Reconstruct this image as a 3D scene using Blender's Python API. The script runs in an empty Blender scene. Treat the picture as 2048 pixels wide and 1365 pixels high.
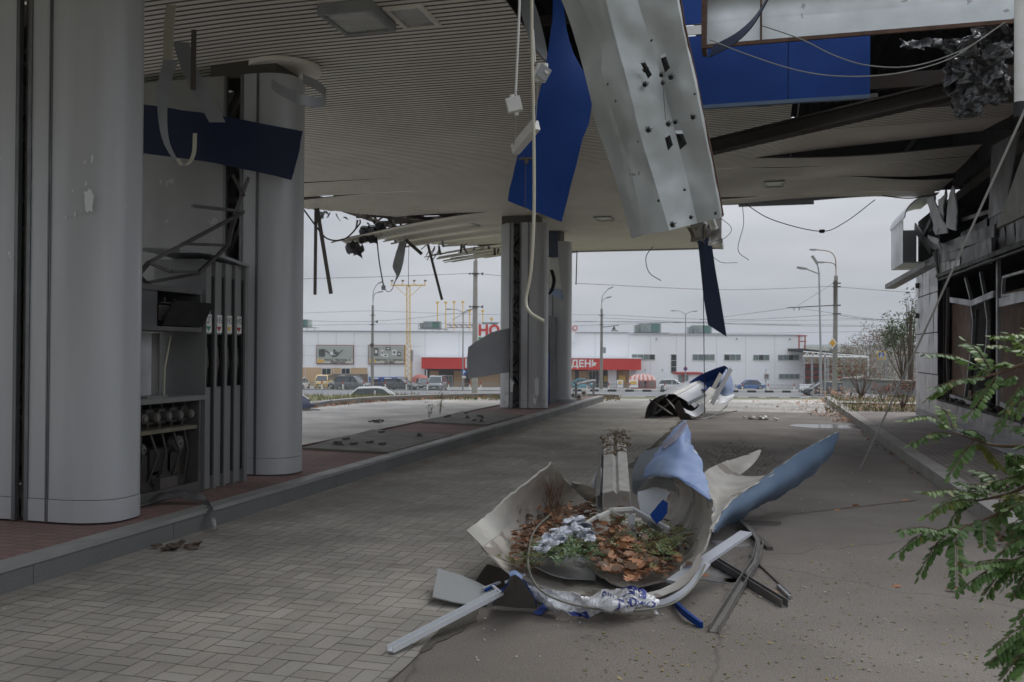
import bpy, bmesh, math, random
from mathutils import Vector, Matrix, noise
sc = bpy.context.scene
col = sc.collection
R = math.radians
# ------------------------------------------------------------------ camera, world, light
FPX = 1800.0
YAW = math.atan2(494, 1800); PITCH = 0.0097; ROLL = 0.006
cam = bpy.data.cameras.new('camera'); camo = bpy.data.objects.new('camera', cam); col.objects.link(camo)
cam.lens = 36*FPX/2048; cam.sensor_width = 36; cam.clip_end = 6000; cam.clip_start = .05
CM = Matrix.Rotation(YAW, 3, 'Z') @ Matrix.Rotation(math.pi/2+PITCH, 3, 'X') @ Matrix.Rotation(ROLL, 3, 'Z')
CP = Vector((0, 0, 1.6))
camo.matrix_world = Matrix.Translation(CP) @ CM.to_4x4()
cam.dof.use_dof = True; cam.dof.focus_distance = 7.5; cam.dof.aperture_fstop = 4.5
sc.camera = camo
w = bpy.data.worlds.new('World'); sc.world = w; w.use_nodes = True
nt = w.node_tree; N = nt.nodes; L = nt.links; N.clear()
out = N.new('ShaderNodeOutputWorld'); bg = N.new('ShaderNodeBackground')
sky = N.new('ShaderNodeTexSky'); sky.sky_type = 'NISHITA'; sky.sun_disc = False
sky.sun_elevation = R(48); sky.sun_rotation = R(30); sky.dust_density = 4
tc = N.new('ShaderNodeTexCoord'); mp = N.new('ShaderNodeMapping'); mp.inputs['Scale'].default_value = (1, 1, 4.5)
nz = N.new('ShaderNodeTexNoise'); nz.inputs['Scale'].default_value = 2.2; nz.inputs['Detail'].default_value = 4
L.new(tc.outputs['Generated'], mp.inputs[0]); L.new(mp.outputs[0], nz.inputs['Vector'])
cr = N.new('ShaderNodeValToRGB'); cr.color_ramp.elements[0].position = .36; cr.color_ramp.elements[1].position = .64
cr.color_ramp.elements[0].color = (4.15, 4.42, 4.95, 1); cr.color_ramp.elements[1].color = (5.9, 6.1, 6.5, 1)
L.new(nz.outputs['Fac'], cr.inputs[0])
# an overcast sky is about three times brighter overhead than at the horizon
sx = N.new('ShaderNodeSeparateXYZ'); L.new(tc.outputs['Generated'], sx.inputs[0])
mr = N.new('ShaderNodeMapRange'); mr.inputs[1].default_value = .12; mr.inputs[2].default_value = 1; mr.inputs[3].default_value = 1; mr.inputs[4].default_value = 3.0; L.new(sx.outputs['Z'], mr.inputs[0])
vm = N.new('ShaderNodeMixRGB'); vm.blend_type = 'MULTIPLY'; vm.inputs[0].default_value = 1; L.new(cr.outputs[0], vm.inputs[1]); L.new(mr.outputs[0], vm.inputs[2])
mx = N.new('ShaderNodeMixRGB'); mx.inputs[0].default_value = .93
L.new(sky.outputs[0], mx.inputs[1]); L.new(vm.outputs[0], mx.inputs[2])
L.new(mx.outputs[0], bg.inputs[0]); bg.inputs[1].default_value = .1; L.new(bg.outputs[0], out.inputs[0])
sl = bpy.data.lights.new('sun', 'SUN'); sl.energy = 1.5; sl.angle = R(25); sl.color = (1, .97, .93)
so = bpy.data.objects.new('sun', sl); col.objects.link(so); so.rotation_euler = (R(42), 0, R(150)); so.location = (0, 0, 40)
sc.view_settings.view_transform = 'Standard'; sc.view_settings.look = 'None'; sc.view_settings.gamma = 1
sc.view_settings.exposure = .02
# ------------------------------------------------------------------ geometry helpers
def ray(px, py): return CM @ Vector(((px-1024)/FPX, (682.5-py)/FPX, -1))
def P(px, py, d): return CP + ray(px, py)*d
def G(px, py, z=0.0): r = ray(px, py); return CP + r*((z-1.6)/r.z)
def PX(px, py, X): r = ray(px, py); return CP + r*(X/r.x)
def PYY(px, py, Y): r = ray(px, py); return CP + r*(Y/r.y)
V = Vector
rnd = random.Random(7)
class MB:
    def __init__(s): s.v = []; s.f = []; s.m = []; s.sm = []
    def add(s, vs, fs, m=0, sm=False):
        o = len(s.v); s.v += [V(x) for x in vs]
        for f in fs: s.f.append([o+i for i in f]); s.m.append(m); s.sm.append(sm)
    def box(s, c, sz, M=None, m=0, taper=1):
        hx, hy, hz = sz[0]/2, sz[1]/2, sz[2]/2; c = V(c)
        vs = [V((x*hx*(taper if z > 0 else 1), y*hy*(taper if z > 0 else 1), z*hz)) for z in (-1, 1) for y in (-1, 1) for x in (-1, 1)]
        if M is not None: vs = [M @ v for v in vs]
        s.add([c+v for v in vs], [(0,2,3,1),(4,5,7,6),(0,1,5,4),(2,6,7,3),(0,4,6,2),(1,3,7,5)], m)
    def b2(s, a, b, m=0):
        a = V(a); b = V(b); s.box((a+b)/2, (abs(b.x-a.x), abs(b.y-a.y), abs(b.z-a.z)), None, m)
    def beam(s, a, b, w, h, up=(0, 0, 1), m=0, lip=0):
        a = V(a); b = V(b); d = (b-a).normalized(); u = V(up)
        if abs(d.dot(u)) > .95: u = V((0, 1, 0))
        x = d.cross(u).normalized(); u = x.cross(d)
        if lip:   # L / U section: three thin plates
            t = lip
            s.beam(a-u*(h/2-t/2), b-u*(h/2-t/2), w, t, u, m)
            s.beam(a-x*(w/2-t/2)+u*t/2, b-x*(w/2-t/2)+u*t/2, t, h-t, u, m)
            s.beam(a+x*(w/2-t/2)+u*t/2, b+x*(w/2-t/2)+u*t/2, t, h-t, u, m)
            return
        vs = [p+x*sx*w/2+u*sy*h/2 for p in (a, b) for sx, sy in ((-1,-1),(1,-1),(1,1),(-1,1))]
        s.add(vs, [(0,3,2,1),(4,5,6,7),(0,1,5,4),(1,2,6,5),(2,3,7,6),(3,0,4,7)], m)
    def tube(s, pts, r, n=8, m=0, r2=None, cap=True):
        pts = [V(p) for p in pts]; k = len(pts); rings = []
        u = None
        for i, p in enumerate(pts):
            d = (pts[min(i+1, k-1)]-pts[max(i-1, 0)])
            if d.length < 1e-9: d = V((0, 0, 1))
            d.normalize()
            if u is None: u = d.orthogonal().normalized()
            u = (u-d*u.dot(d))
            u = u.normalized() if u.length > 1e-6 else d.orthogonal().normalized()
            q = d.cross(u); rr = r if r2 is None else r+(r2-r)*i/(k-1)
            rings.append([p+(u*math.cos(2*math.pi*j/n)+q*math.sin(2*math.pi*j/n))*rr for j in range(n)])
        vs = [v for rg in rings for v in rg]; fs = []
        for i in range(k-1):
            for j in range(n): fs.append((i*n+j, i*n+(j+1) % n, (i+1)*n+(j+1) % n, (i+1)*n+j))
        s.add(vs, fs, m, True)
        if cap: s.add(rings[0], [tuple(range(n))[::-1]], m); s.add(rings[-1], [tuple(range(n))], m)
    def cyl(s, c, r, h, axis='Z', n=20, m=0, r2=None):
        c = V(c); a = {'X': V((1,0,0)), 'Y': V((0,1,0)), 'Z': V((0,0,1))}[axis] if isinstance(axis, str) else V(axis).normalized()
        s.tube([c-a*h/2, c+a*h/2], r, n, m, r2)
    def prism(s, poly, a, b, m=0, mcap=None, sm=False):   # poly: list of Vectors, extruded by vector (a->b offset)
        n = len(poly); A = [V(p)+V(a) for p in poly]; B = [V(p)+V(b) for p in poly]
        s.add(A+B, [(i, (i+1) % n, n+(i+1) % n, n+i) for i in range(n)], m, sm)
        s.add(A, [tuple(range(n))[::-1]], m if mcap is None else mcap); s.add(B, [tuple(range(n))], m if mcap is None else mcap)
    def sheet(s, g, th=.004, mf=0, mb=0, mr=None, sm=True, auto=True):
        nr = len(g); nc = len(g[0]); nm = gnorm(g)
        if auto and mf != mb and sum(nm[i][j].dot(CP-g[i][j]) for i in range(nr) for j in range(nc)) < 0: mf, mb = mb, mf
        A = [g[i][j]+nm[i][j]*th/2 for i in range(nr) for j in range(nc)]
        B = [g[i][j]-nm[i][j]*th/2 for i in range(nr) for j in range(nc)]
        q = [(i*nc+j, i*nc+j+1, (i+1)*nc+j+1, (i+1)*nc+j) for i in range(nr-1) for j in range(nc-1)]
        s.add(A, q, mf, sm); s.add(B, [f[::-1] for f in q], mb, sm)
        k = nr*nc; bd = [j for j in range(nc)]+[i*nc+nc-1 for i in range(1, nr)]+[(nr-1)*nc+j for j in range(nc-2, -1, -1)]+[i*nc for i in range(nr-2, 0, -1)]
        s.add(A+B, [(bd[i], bd[i]+k, bd[(i+1) % len(bd)]+k, bd[(i+1) % len(bd)]) for i in range(len(bd))], mb if mr is None else mr)
    def ribbon(s, pts, wv, th=.004, n=6, m=0, m2=None, wend=None):
        pts = cr_curve([V(p) for p in pts], n); wv = V(wv); we = wv if wend is None else V(wend)
        g = [[p-(wv.lerp(we, i/(len(pts)-1)))/2, p+(wv.lerp(we, i/(len(pts)-1)))/2] for i, p in enumerate(pts)]
        s.sheet(g, th, m, m if m2 is None else m2)
    def mesh(s, name, mats, M=None, ob=None):
        me = bpy.data.meshes.new(name); vs = s.v if M is None else [M @ v for v in s.v]
        me.from_pydata([tuple(v) for v in vs], [], s.f)
        for m in (mats if isinstance(mats, (list, tuple)) else [mats]): me.materials.append(m)
        me.polygons.foreach_set('material_index', s.m); me.polygons.foreach_set('use_smooth', s.sm)
        me.update(); return me
def gnorm(g):
    nr = len(g); nc = len(g[0]); o = []
    for i in range(nr):
        r = []
        for j in range(nc):
            a = g[min(i+1, nr-1)][j]-g[max(i-1, 0)][j]; b = g[i][min(j+1, nc-1)]-g[i][max(j-1, 0)]
            c = b.cross(a); r.append(c.normalized() if c.length > 1e-9 else V((0, 0, 1)))
        o.append(r)
    return o
def cr1(a, b, c, d, t): return .5*((2*b)+(c-a)*t+(2*a-5*b+4*c-d)*t*t+(3*b-a-3*c+d)*t**3)
def cr_curve(p, n):
    o = []; k = len(p)
    if k == 2: return [p[0].lerp(p[1], i/n) for i in range(n+1)]
    for i in range(k-1):
        a = p[i-1] if i else p[0]*2-p[1]; d = p[i+2] if i+2 < k else p[k-1]*2-p[k-2]
        for t in range(n): o.append(cr1(a, p[i], p[i+1], d, t/n))
    o.append(p[-1].copy()); return o
def patch(ctrl, nu=6, nv=6, dent=0, fr=4, seed=0):
    rows = [cr_curve(r, nv) for r in ctrl]; nc = len(rows[0]); cols = [cr_curve([r[j] for r in rows], nu) for j in range(nc)]
    g = [[cols[j][i].copy() for j in range(nc)] for i in range(len(cols[0]))]
    if dent:
        nm = gnorm(g)
        for i in range(len(g)):
            for j in range(nc):
                if (i in (0, len(g)-1) or j in (0, nc-1)) and dent < .03: g[i][j] += V((rnd.gauss(0,1),rnd.gauss(0,1),rnd.gauss(0,.5)))*dent*.2
                g[i][j] += nm[i][j]*dent*(noise.noise(g[i][j]*fr+V((seed, 0, 0)))+.4*noise.noise(g[i][j]*fr*2.7+V((0, seed, 0))))
    return g
def PP(l): return [P(*t) for t in l]
def GG(l): return [G(*t) for t in l]
# ------------------------------------------------------------------ object helpers
def tag(o, label, cat, group=None, kind=None):
    if label: o['label'] = label
    if cat: o['category'] = cat
    if group: o['group'] = group
    if kind: o['kind'] = kind
    return o
def root(name, label, cat, loc, rz=0, group=None):
    o = bpy.data.objects.new(name, None); col.objects.link(o); o.empty_display_size = .2
    o.location = loc; o.rotation_euler = (0, 0, rz); o.rotation_mode = 'XYZ'
    return tag(o, label, cat, group)
def part(name, mb, mats, parent, label=None, world=True, kind=None):
    M = None; p = parent
    if world:
        T = Matrix.Identity(4)
        while p is not None:
            T = (Matrix.Translation(p.location) @ Matrix.Rotation(p.rotation_euler.z, 4, 'Z')) @ T; p = p.parent
        M = T.inverted()
    o = bpy.data.objects.new(name, mb.mesh(name, mats, M)); col.objects.link(o); o.parent = parent
    if label: o['label'] = label
    if kind: o['kind'] = kind
    return o
def one(name, mb, mats, label, cat, group=None, kind=None):
    vs = mb.v; n = len(vs); c = V((sum(v.x for v in vs)/n, sum(v.y for v in vs)/n, min(v.z for v in vs)))
    o = bpy.data.objects.new(name, mb.mesh(name, mats, Matrix.Translation(-c))); col.objects.link(o); o.location = c
    return tag(o, label, cat, group, kind)
def struct(name, mb, mats): 
    o = bpy.data.objects.new(name, mb.mesh(name, mats)); col.objects.link(o); o['kind'] = 'structure'; return o
def dup(o, parent=None):
    c = o.copy(); col.objects.link(c); c.parent = parent
    for ch in [x for x in bpy.data.objects if x.parent == o]: dup(ch, c)
    return c
def text_mb(mb, s, size, tf, m=0, ext=0.0, bold=0):
    cu = bpy.data.curves.new('t', 'FONT'); cu.body = s; cu.size = size; cu.extrude = ext; cu.align_x = 'CENTER'; cu.offset = bold
    ob = bpy.data.objects.new('t', cu); col.objects.link(ob)
    bpy.context.view_layer.update(); dg = bpy.context.evaluated_depsgraph_get(); me = ob.evaluated_get(dg).to_mesh()
    mb.add([tf(v.co.x, v.co.y, v.co.z) for v in me.vertices], [tuple(p.vertices) for p in me.polygons], m)
    ob.evaluated_get(dg).to_mesh_clear(); bpy.data.objects.remove(ob); bpy.data.curves.remove(cu)
# ------------------------------------------------------------------ materials
MC = {}
def mat(name, c, rough=.6, metal=0, c2=None, sc_=4, amt=.5, bump=.1, bs=30, streak=None, spots=None, spotc=None, coat=0, trans=0, detail=6, sharp=.15):
    if name in MC: return MC[name]
    m = bpy.data.materials.new(name); m.use_nodes = True; t = m.node_tree; N = t.nodes; L = t.links
    b = N['Principled BSDF']; b.inputs['Roughness'].default_value = rough; b.inputs['Metallic'].default_value = metal
    if coat: b.inputs['Coat Weight'].default_value = coat
    if trans: b.inputs['Transmission Weight'].default_value = trans
    tc = N.new('ShaderNodeTexCoord'); mp = N.new('ShaderNodeMapping'); L.new(tc.outputs['Object'], mp.inputs[0])
    if streak: mp.inputs['Scale'].default_value = streak
    nz = N.new('ShaderNodeTexNoise'); nz.inputs['Scale'].default_value = sc_; nz.inputs['Detail'].default_value = detail; L.new(mp.outputs[0], nz.inputs['Vector'])
    c2 = c2 or tuple(x*.72 for x in c)
    r = N.new('ShaderNodeValToRGB'); r.color_ramp.elements[0].position = .5-.3*(1-amt)-sharp; r.color_ramp.elements[1].position = .5+.3*(1-amt)+sharp
    r.color_ramp.elements[0].color = (*c2, 1); r.color_ramp.elements[1].color = (*c, 1); L.new(nz.outputs['Fac'], r.inputs[0]); last = r.outputs[0]
    if spots:
        n2 = N.new('ShaderNodeTexNoise'); n2.inputs['Scale'].default_value = spots; n2.inputs['Detail'].default_value = 3; n2.inputs['Roughness'].default_value = .45
        L.new(tc.outputs['Object'], n2.inputs['Vector']); r2 = N.new('ShaderNodeValToRGB'); th = spotc[3] if len(spotc) > 3 else .66
        r2.color_ramp.elements[0].position = th; r2.color_ramp.elements[1].position = th+.015; r2.color_ramp.elements[0].color = (0,0,0,1); r2.color_ramp.elements[1].color = (1,1,1,1)
        L.new(n2.outputs['Fac'], r2.inputs[0]); mm = N.new('ShaderNodeMixRGB'); L.new(r2.outputs[0], mm.inputs[0]); L.new(last, mm.inputs[1]); mm.inputs[2].default_value = (*spotc[:3], 1); last = mm.outputs[0]
    L.new(last, b.inputs['Base Color'])
    rr = N.new('ShaderNodeMapRange'); L.new(nz.outputs['Fac'], rr.inputs[0]); rr.inputs[1].default_value = .3; rr.inputs[2].default_value = .7
    rr.inputs[3].default_value = min(1, rough+.12); rr.inputs[4].default_value = max(.04, rough-.08); L.new(rr.outputs[0], b.inputs['Roughness'])
    if bump:
        n3 = N.new('ShaderNodeTexNoise'); n3.inputs['Scale'].default_value = bs; n3.inputs['Detail'].default_value = 5; L.new(tc.outputs['Object'], n3.inputs['Vector'])
        bp = N.new('ShaderNodeBump'); bp.inputs['Strength'].default_value = bump; bp.inputs['Distance'].default_value = .02; L.new(n3.outputs['Fac'], bp.inputs['Height']); L.new(bp.outputs[0], b.inputs['Normal'])
    MC[name] = m; return m
def leafmat(name, c, c2, rough=.55, tr=.25):
    if name in MC: return MC[name]
    m = mat(name, c, rough, 0, c2, 9, .2, 0, sharp=.02); t = m.node_tree; N = t.nodes; L = t.links
    b = N['Principled BSDF']; o = N['Material Output']; d = N.new('ShaderNodeBsdfTranslucent'); s = N.new('ShaderNodeMixShader'); s.inputs[0].default_value = tr
    L.new(b.inputs['Base Color'].links[0].from_socket, d.inputs[0]); L.new(b.outputs[0], s.inputs[1]); L.new(d.outputs[0], s.inputs[2]); L.new(s.outputs[0], o.inputs[0])
    return m
def attrmat(name, rough=.8, bump=.25, bs=60, speck=.0, damp=None):
    m = bpy.data.materials.new(name); m.use_nodes = True; t = m.node_tree; N = t.nodes; L = t.links; b = N['Principled BSDF']; b.inputs['Roughness'].default_value = rough
    a = N.new('ShaderNodeAttribute'); a.attribute_name = 'tint'; tc = N.new('ShaderNodeTexCoord')
    nz = N.new('ShaderNodeTexNoise'); nz.inputs['Scale'].default_value = 1.1; nz.inputs['Detail'].default_value = 7; L.new(tc.outputs['Object'], nz.inputs['Vector'])
    r = N.new('ShaderNodeMapRange'); L.new(nz.outputs['Fac'], r.inputs[0]); r.inputs[1].default_value = .3; r.inputs[2].default_value = .7; r.inputs[3].default_value = .7; r.inputs[4].default_value = 1.15
    mm = N.new('ShaderNodeMixRGB'); mm.blend_type = 'MULTIPLY'; mm.inputs[0].default_value = 1; L.new(a.outputs['Color'], mm.inputs[1]); L.new(r.outputs[0], mm.inputs[2]); L.new(mm.outputs[0], b.inputs['Base Color'])
    n3 = N.new('ShaderNodeTexNoise'); n3.inputs['Scale'].default_value = bs; n3.inputs['Detail'].default_value = 4; L.new(tc.outputs['Object'], n3.inputs['Vector'])
    bp = N.new('ShaderNodeBump'); bp.inputs['Strength'].default_value = bump; bp.inputs['Distance'].default_value = .01; L.new(n3.outputs['Fac'], bp.inputs['Height']); L.new(bp.outputs[0], b.inputs['Normal'])
    MC[name] = m; return m
def brickmat(name, c1, c2, mortar, w_, h_, rough=.8, msize=.006, rot=0, bump=.4):
    if name in MC: return MC[name]
    m = bpy.data.materials.new(name); m.use_nodes = True; t = m.node_tree; N = t.nodes; L = t.links; b = N['Principled BSDF']; b.inputs['Roughness'].default_value = rough
    tc = N.new('ShaderNodeTexCoord'); mp = N.new('ShaderNodeMapping'); mp.inputs['Rotation'].default_value = (0, 0, rot); L.new(tc.outputs['Object'], mp.inputs[0])
    br = N.new('ShaderNodeTexBrick'); br.inputs['Scale'].default_value = 1; br.inputs['Brick Width'].default_value = w_; br.inputs['Row Height'].default_value = h_; br.inputs['Mortar Size'].default_value = msize
    br.inputs['Color1'].default_value = (*c1, 1); br.inputs['Color2'].default_value = (*c2, 1); br.inputs['Mortar'].default_value = (*mortar, 1); L.new(mp.outputs[0], br.inputs[0])
    nz = N.new('ShaderNodeTexNoise'); nz.inputs['Scale'].default_value = .9; nz.inputs['Detail'].default_value = 8; L.new(tc.outputs['Object'], nz.inputs['Vector'])
    r = N.new('ShaderNodeMapRange'); L.new(nz.outputs['Fac'], r.inputs[0]); r.inputs[1].default_value = .3; r.inputs[2].default_value = .7; r.inputs[3].default_value = .65; r.inputs[4].default_value = 1.15
    mm = N.new('ShaderNodeMixRGB'); mm.blend_type = 'MULTIPLY'; mm.inputs[0].default_value = 1; L.new(br.outputs[0], mm.inputs[1]); L.new(r.outputs[0], mm.inputs[2]); L.new(mm.outputs[0], b.inputs['Base Color'])
    bp = N.new('ShaderNodeBump'); bp.inputs['Strength'].default_value = bump; bp.inputs['Distance'].default_value = .01; bp.invert = True; L.new(br.outputs['Fac'], bp.inputs['Height']); L.new(bp.outputs[0], b.inputs['Normal'])
    MC[name] = m; return m
m_shell = mat('column_paint', (.49,.50,.515), .42, .12, (.37,.373,.38), 2.6, .3, .05, 6, streak=(1.6,1.6,.16), spots=7, spotc=(.64,.65,.655,.77))  # vertical tone streaks stand in for metallic highlights; pale spots are peeled paint
m_shell_dk = mat('column_trim', (.16,.165,.17), .4, .5, bump=.03)
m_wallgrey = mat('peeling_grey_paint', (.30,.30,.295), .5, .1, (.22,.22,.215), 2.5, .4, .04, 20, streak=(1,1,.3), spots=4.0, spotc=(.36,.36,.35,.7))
m_steel = mat('dark_primed_steel', (.075,.07,.067), .6, .2, (.11,.095,.08), 6, .4, .1)
m_burnt = mat('burnt_steel', (.022,.017,.014), .75, .1, (.045,.03,.02), 3, .3, .15)
m_rust = mat('rusty_steel', (.12,.06,.035), .8, .1, (.05,.03,.02), 9, .4, .2)
m_galv = mat('galvanised_steel', (.50,.53,.53), .42, .3, (.33,.345,.335), 3.4, .25, .12, 6, spots=6.5, spotc=(.24,.245,.24,.70))
m_soffit = mat('soffit_slats', (.86,.81,.74), .45, .0, (.74,.69,.63), 1.3, .4, .02, 30)
m_soffit_dk = mat('soffit_groove', (.17,.16,.145), .8)
m_blue = mat('blue_cladding', (.001,.040,.21), .55, 0, (.001,.028,.155), 1.6, .3, .02, 12)
m_blue.node_tree.nodes['Principled BSDF'].inputs['Specular IOR Level'].default_value = .25
m_bluelt = mat('weathered_blue_cladding', (.30,.37,.52), .5, 0, (.13,.21,.42), 3.2, .2, .06, 14, streak=(1,1,.6), spots=9, spotc=(.46,.47,.50,.66))
m_bluemid = mat('dusty_blue_cladding', (.055,.10,.19), .5, 0, (.10,.14,.19), 2.5, .5, .05, 14)
m_beige = mat('cladding_back_beige', (.58,.56,.51), .5, .0, (.33,.30,.26), 5.5, .1, .06, 12, spots=3.2, spotc=(.26,.23,.20,.60))
m_white = mat('white_plastic', (.62,.62,.59), .5, 0, (.5,.49,.46), 6)
m_cream = mat('cream_plastic', (.50,.48,.38), .5, 0, (.38,.36,.28), 6)
m_silver = mat('silver_panel', (.48,.50,.54), .5, .12, (.40,.415,.44), 2.0, .4, .05, 10)
m_graypl = mat('grey_sheet', (.29,.30,.31), .5, .1, (.22,.225,.23), 3)
m_black = mat('black_rubber', (.012,.012,.013), .7)
m_wire = mat('wire_black', (.03,.03,.032), .6)
m_wireg = mat('wire_grey', (.22,.22,.20), .6)
m_conc = mat('concrete', (.27,.265,.25), .85, 0, (.19,.185,.17), 2.5, .4, .25, 40)
m_concl = mat('pale_concrete', (.36,.35,.33), .85, 0, (.27,.26,.24), 2.5, .4, .25, 40)
m_brown = mat('brown_board', (.20,.125,.085), .7, 0, (.13,.08,.055), 4, .4)
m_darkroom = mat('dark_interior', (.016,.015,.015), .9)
m_glass = mat('dark_window_glass', (.05,.06,.065), .12, 0, (.025,.03,.03), .8, .4, 0)
m_glassl = mat('curtained_window_glass', (.22,.27,.26), .2, 0, (.09,.12,.12), .7, .4, 0, streak=(3,3,.3))
m_tin = mat('tin_cladding', (.62,.63,.65), .36, .35, (.42,.43,.45), 1.6, .4, .12, 3.5)
m_tintin = mat('tin_cladding_sooty', (.17,.17,.175), .45, .4, (.07,.07,.072), 2.2, .4, .12, 3.5)
m_alu = mat('aluminium_frame', (.36,.37,.38), .4, .5, (.22,.22,.23), 4)
m_red = mat('red_awning', (.60,.045,.035), .5, 0, (.50,.035,.03), .2)
m_redd = mat('dark_red_paint', (.38,.05,.04), .55)
m_yel = mat('yellow_paint', (.72,.48,.11), .5, 0, (.6,.38,.09), 4)
m_storew = mat('store_white_cladding', (.84,.85,.86), .55, 0, (.80,.81,.83), .08, .5, 0)
m_beigep = mat('store_beige_panel', (.55,.39,.23), .6, 0, (.48,.34,.20), .3)
m_green = mat('green_paint', (.04,.30,.14), .5)
m_hvac = mat('hvac_greygreen', (.27,.31,.29), .6, .1, (.18,.21,.20), .8)
m_ltext = mat('white_lettering', (.82,.82,.80), .5, bump=0)
m_btext = mat('blue_lettering', (.03,.05,.28), .5, bump=0)
m_ktext = mat('black_lettering', (.02,.02,.02), .5, bump=0)
m_bark = mat('bark', (.12,.09,.065), .9, 0, (.06,.045,.035), 12, bump=.4)
m_trail = mat('twig', (.16,.08,.045), .8)
# ================================================================== SETTING
RA = V((math.cos(YAW), math.sin(YAW), 0)); FA = V((-math.sin(YAW), math.cos(YAW), 0))   # camera-aligned right / forward on the ground
TZ = [(-60,-.03),(31.5,-.03),(36,-.9),(54,-2.25),(84,-3.12),(104,-3.16),(111,-3.55),(150,-4.6),(400,-4.8),(5000,-5)]
def tz(d):
    for (a, za), (b, zb) in zip(TZ, TZ[1:]):
        if d <= b: return za+(zb-za)*max(0, (d-a))/(b-a)
    return -5
def T(px, d, dz=0): x = (px-1024)/FPX*d; p = RA*x+FA*d; return V((p.x, p.y, tz(d)+dz))
mb = MB()
ds = [-60,0,20,31.5,33,36,42,54,70,84,86.5,90,97,104,111,120,130,140,150,165,200,300,400,800,1400,1950]
xs = [-1700,-800,-300,-150,-90,-60,-40,-25,-15,-8,0,8,15,25,40,60,90,150,300,800,1700]
g = [[V((*(RA*x+FA*d).xy, tz(d))) for x in xs] for d in ds]
mb.sheet(g, .02)
m_terr = mat('verge_ground', (.16,.155,.09), .95, 0, (.10,.11,.045), .5, .3, .4, 8)
struct('terrain', mb, m_terr)
def strip(name, d0, d1, x0, x1, dz, m, n=24, dx=0):
    mb = MB(); dd = [d0+(d1-d0)*i/4 for i in range(5)]
    g = [[V((*(RA*(x0+(x1-x0)*j/n)+FA*d).xy, tz(d)+dz)) for j in range(n+1)] for d in dd]
    mb.sheet(g, .01); return struct(name, mb, m)
m_road = mat('road_asphalt', (.16,.163,.17), .8, 0, (.13,.13,.135), .4, .4, .2, 20)
strip('road', 88, 103, -200, 200, .03, m_road)
m_lot = mat('car_park_asphalt', (.24,.24,.235), .85, 0, (.19,.19,.185), .2, .4, .2, 20)
strip('car_park', 110.5, 149, -150, 62, .03, m_lot)
m_pw = mat('kerb_white_paint', (.6,.6,.58), .7, 0, (.42,.42,.4), 2); m_pb = mat('kerb_black_paint', (.03,.03,.03), .7)
for nm, d, a, b in (('road_kerb', 87.6, 12, 60), ('road_kerb', 103.3, 6, 60)):
    mb = MB(); x = a; i = 0
    while x < b:
        c = RA*(x+.5)+FA*d; mb.box((c.x, c.y, tz(d)+.1), (.99, .2, .34), Matrix.Rotation(YAW, 3, 'Z'), i % 2); x += 1; i += 1
    struct(nm, mb, [m_pw, m_pb])
strip('road_verge', 104, 109.5, -120, 80, .05, mat('verge_grass', (.13,.17,.055), .95, 0, (.24,.20,.11), .9, .2, .3, 12))
# ---- station plateau
m_slab = brickmat('drive_paving', (.50,.475,.44), (.45,.43,.395), (.33,.31,.285), .4, .2, msize=.008, rot=.3)
edge = GG([(560,822),(640,812),(740,803),(860,797.5),(1000,794.5),(1120,794),(1240,797),(1400,799),(1640,799)])
poly = [V((-30,-6,0)), V((-30,14,0))]+[V((e.x, e.y, 0)) for e in edge]+[V((2.05,29.6,0)), V((2.05,-6,0))]
mb = MB(); mb.prism(poly, (0,0,-.6), (0,0,-.012)); struct('drive_paving', mb, m_slab)
mb = MB()
ec = cr_curve([V((e.x, e.y, .05)) for e in edge[:7]], 6)
for a, b in zip(ec, ec[1:]): mb.beam(a, b, .3, .16)
struct('drive_kerb', mb, m_concl)
m_tile = brickmat('pale_tiles', (.35,.335,.31), (.31,.295,.27), (.22,.21,.19), .4, .4, msize=.01)
mb = MB(); mb.b2((-4.6,24.6,-.3), (2.05,29.2,-.004)); struct('tile_paving', mb, m_tile)
# herringbone block paving, every block a face of one sheet
m_joint = mat('joint_sand', (.15,.137,.12), .95)
mb = MB(); mb.b2((-4.72,-3,-.3), (-1.7,24.6,-.0005)); struct('paving_bed', mb, m_joint)
mb = MB(); cols = []; r2 = random.Random(3)
bw, gp = .105, .007
def blk(x, y, sx, sy):
    if x+sx < -4.7 or x > -1.7 or y+sy < -1 or y > 24.6: return
    x1, y1, x2, y2 = max(x, -4.7), y, min(x+sx, -1.7), y+sy
    if x2-x1 < .02: return
    t = r2.uniform(.88, 1.08); k = r2.random(); zz = r2.uniform(-.0004, .0004)
    mb.add([(x1+gp/2,y1+gp/2,zz+.002),(x2-gp/2,y1+gp/2,zz+.002+r2.uniform(-.0003,.0003)),(x2-gp/2,y2-gp/2,zz+.002),(x1+gp/2,y2-gp/2,zz+.002+r2.uniform(-.0003,.0003))], [(0,1,2,3)])
    cols.append((.305*t, (.283+.006*k)*t, (.248+.011*k)*t))
gp = .006; bw = .104
for k in range(0, 15):
    for yy in range(-6, 120):
        x0, y0 = -4.7+k*2*bw, yy*2*bw+.03*noise.noise(V((k*3.1,0,0)))
        if (k+yy) % 2: blk(x0, y0, 2*bw, bw); blk(x0, y0+bw, 2*bw, bw)
        else: blk(x0, y0, bw, 2*bw); blk(x0+bw, y0, bw, 2*bw)
me_ = struct('block_paving', mb, attrmat('block_paving', .78, .35, 70))
ca = me_.data.color_attributes.new('tint', 'FLOAT_COLOR', 'CORNER'); i = 0
for c in cols:
    for _ in range(4): ca.data[i].color = (*c, 1); i += 1
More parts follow.
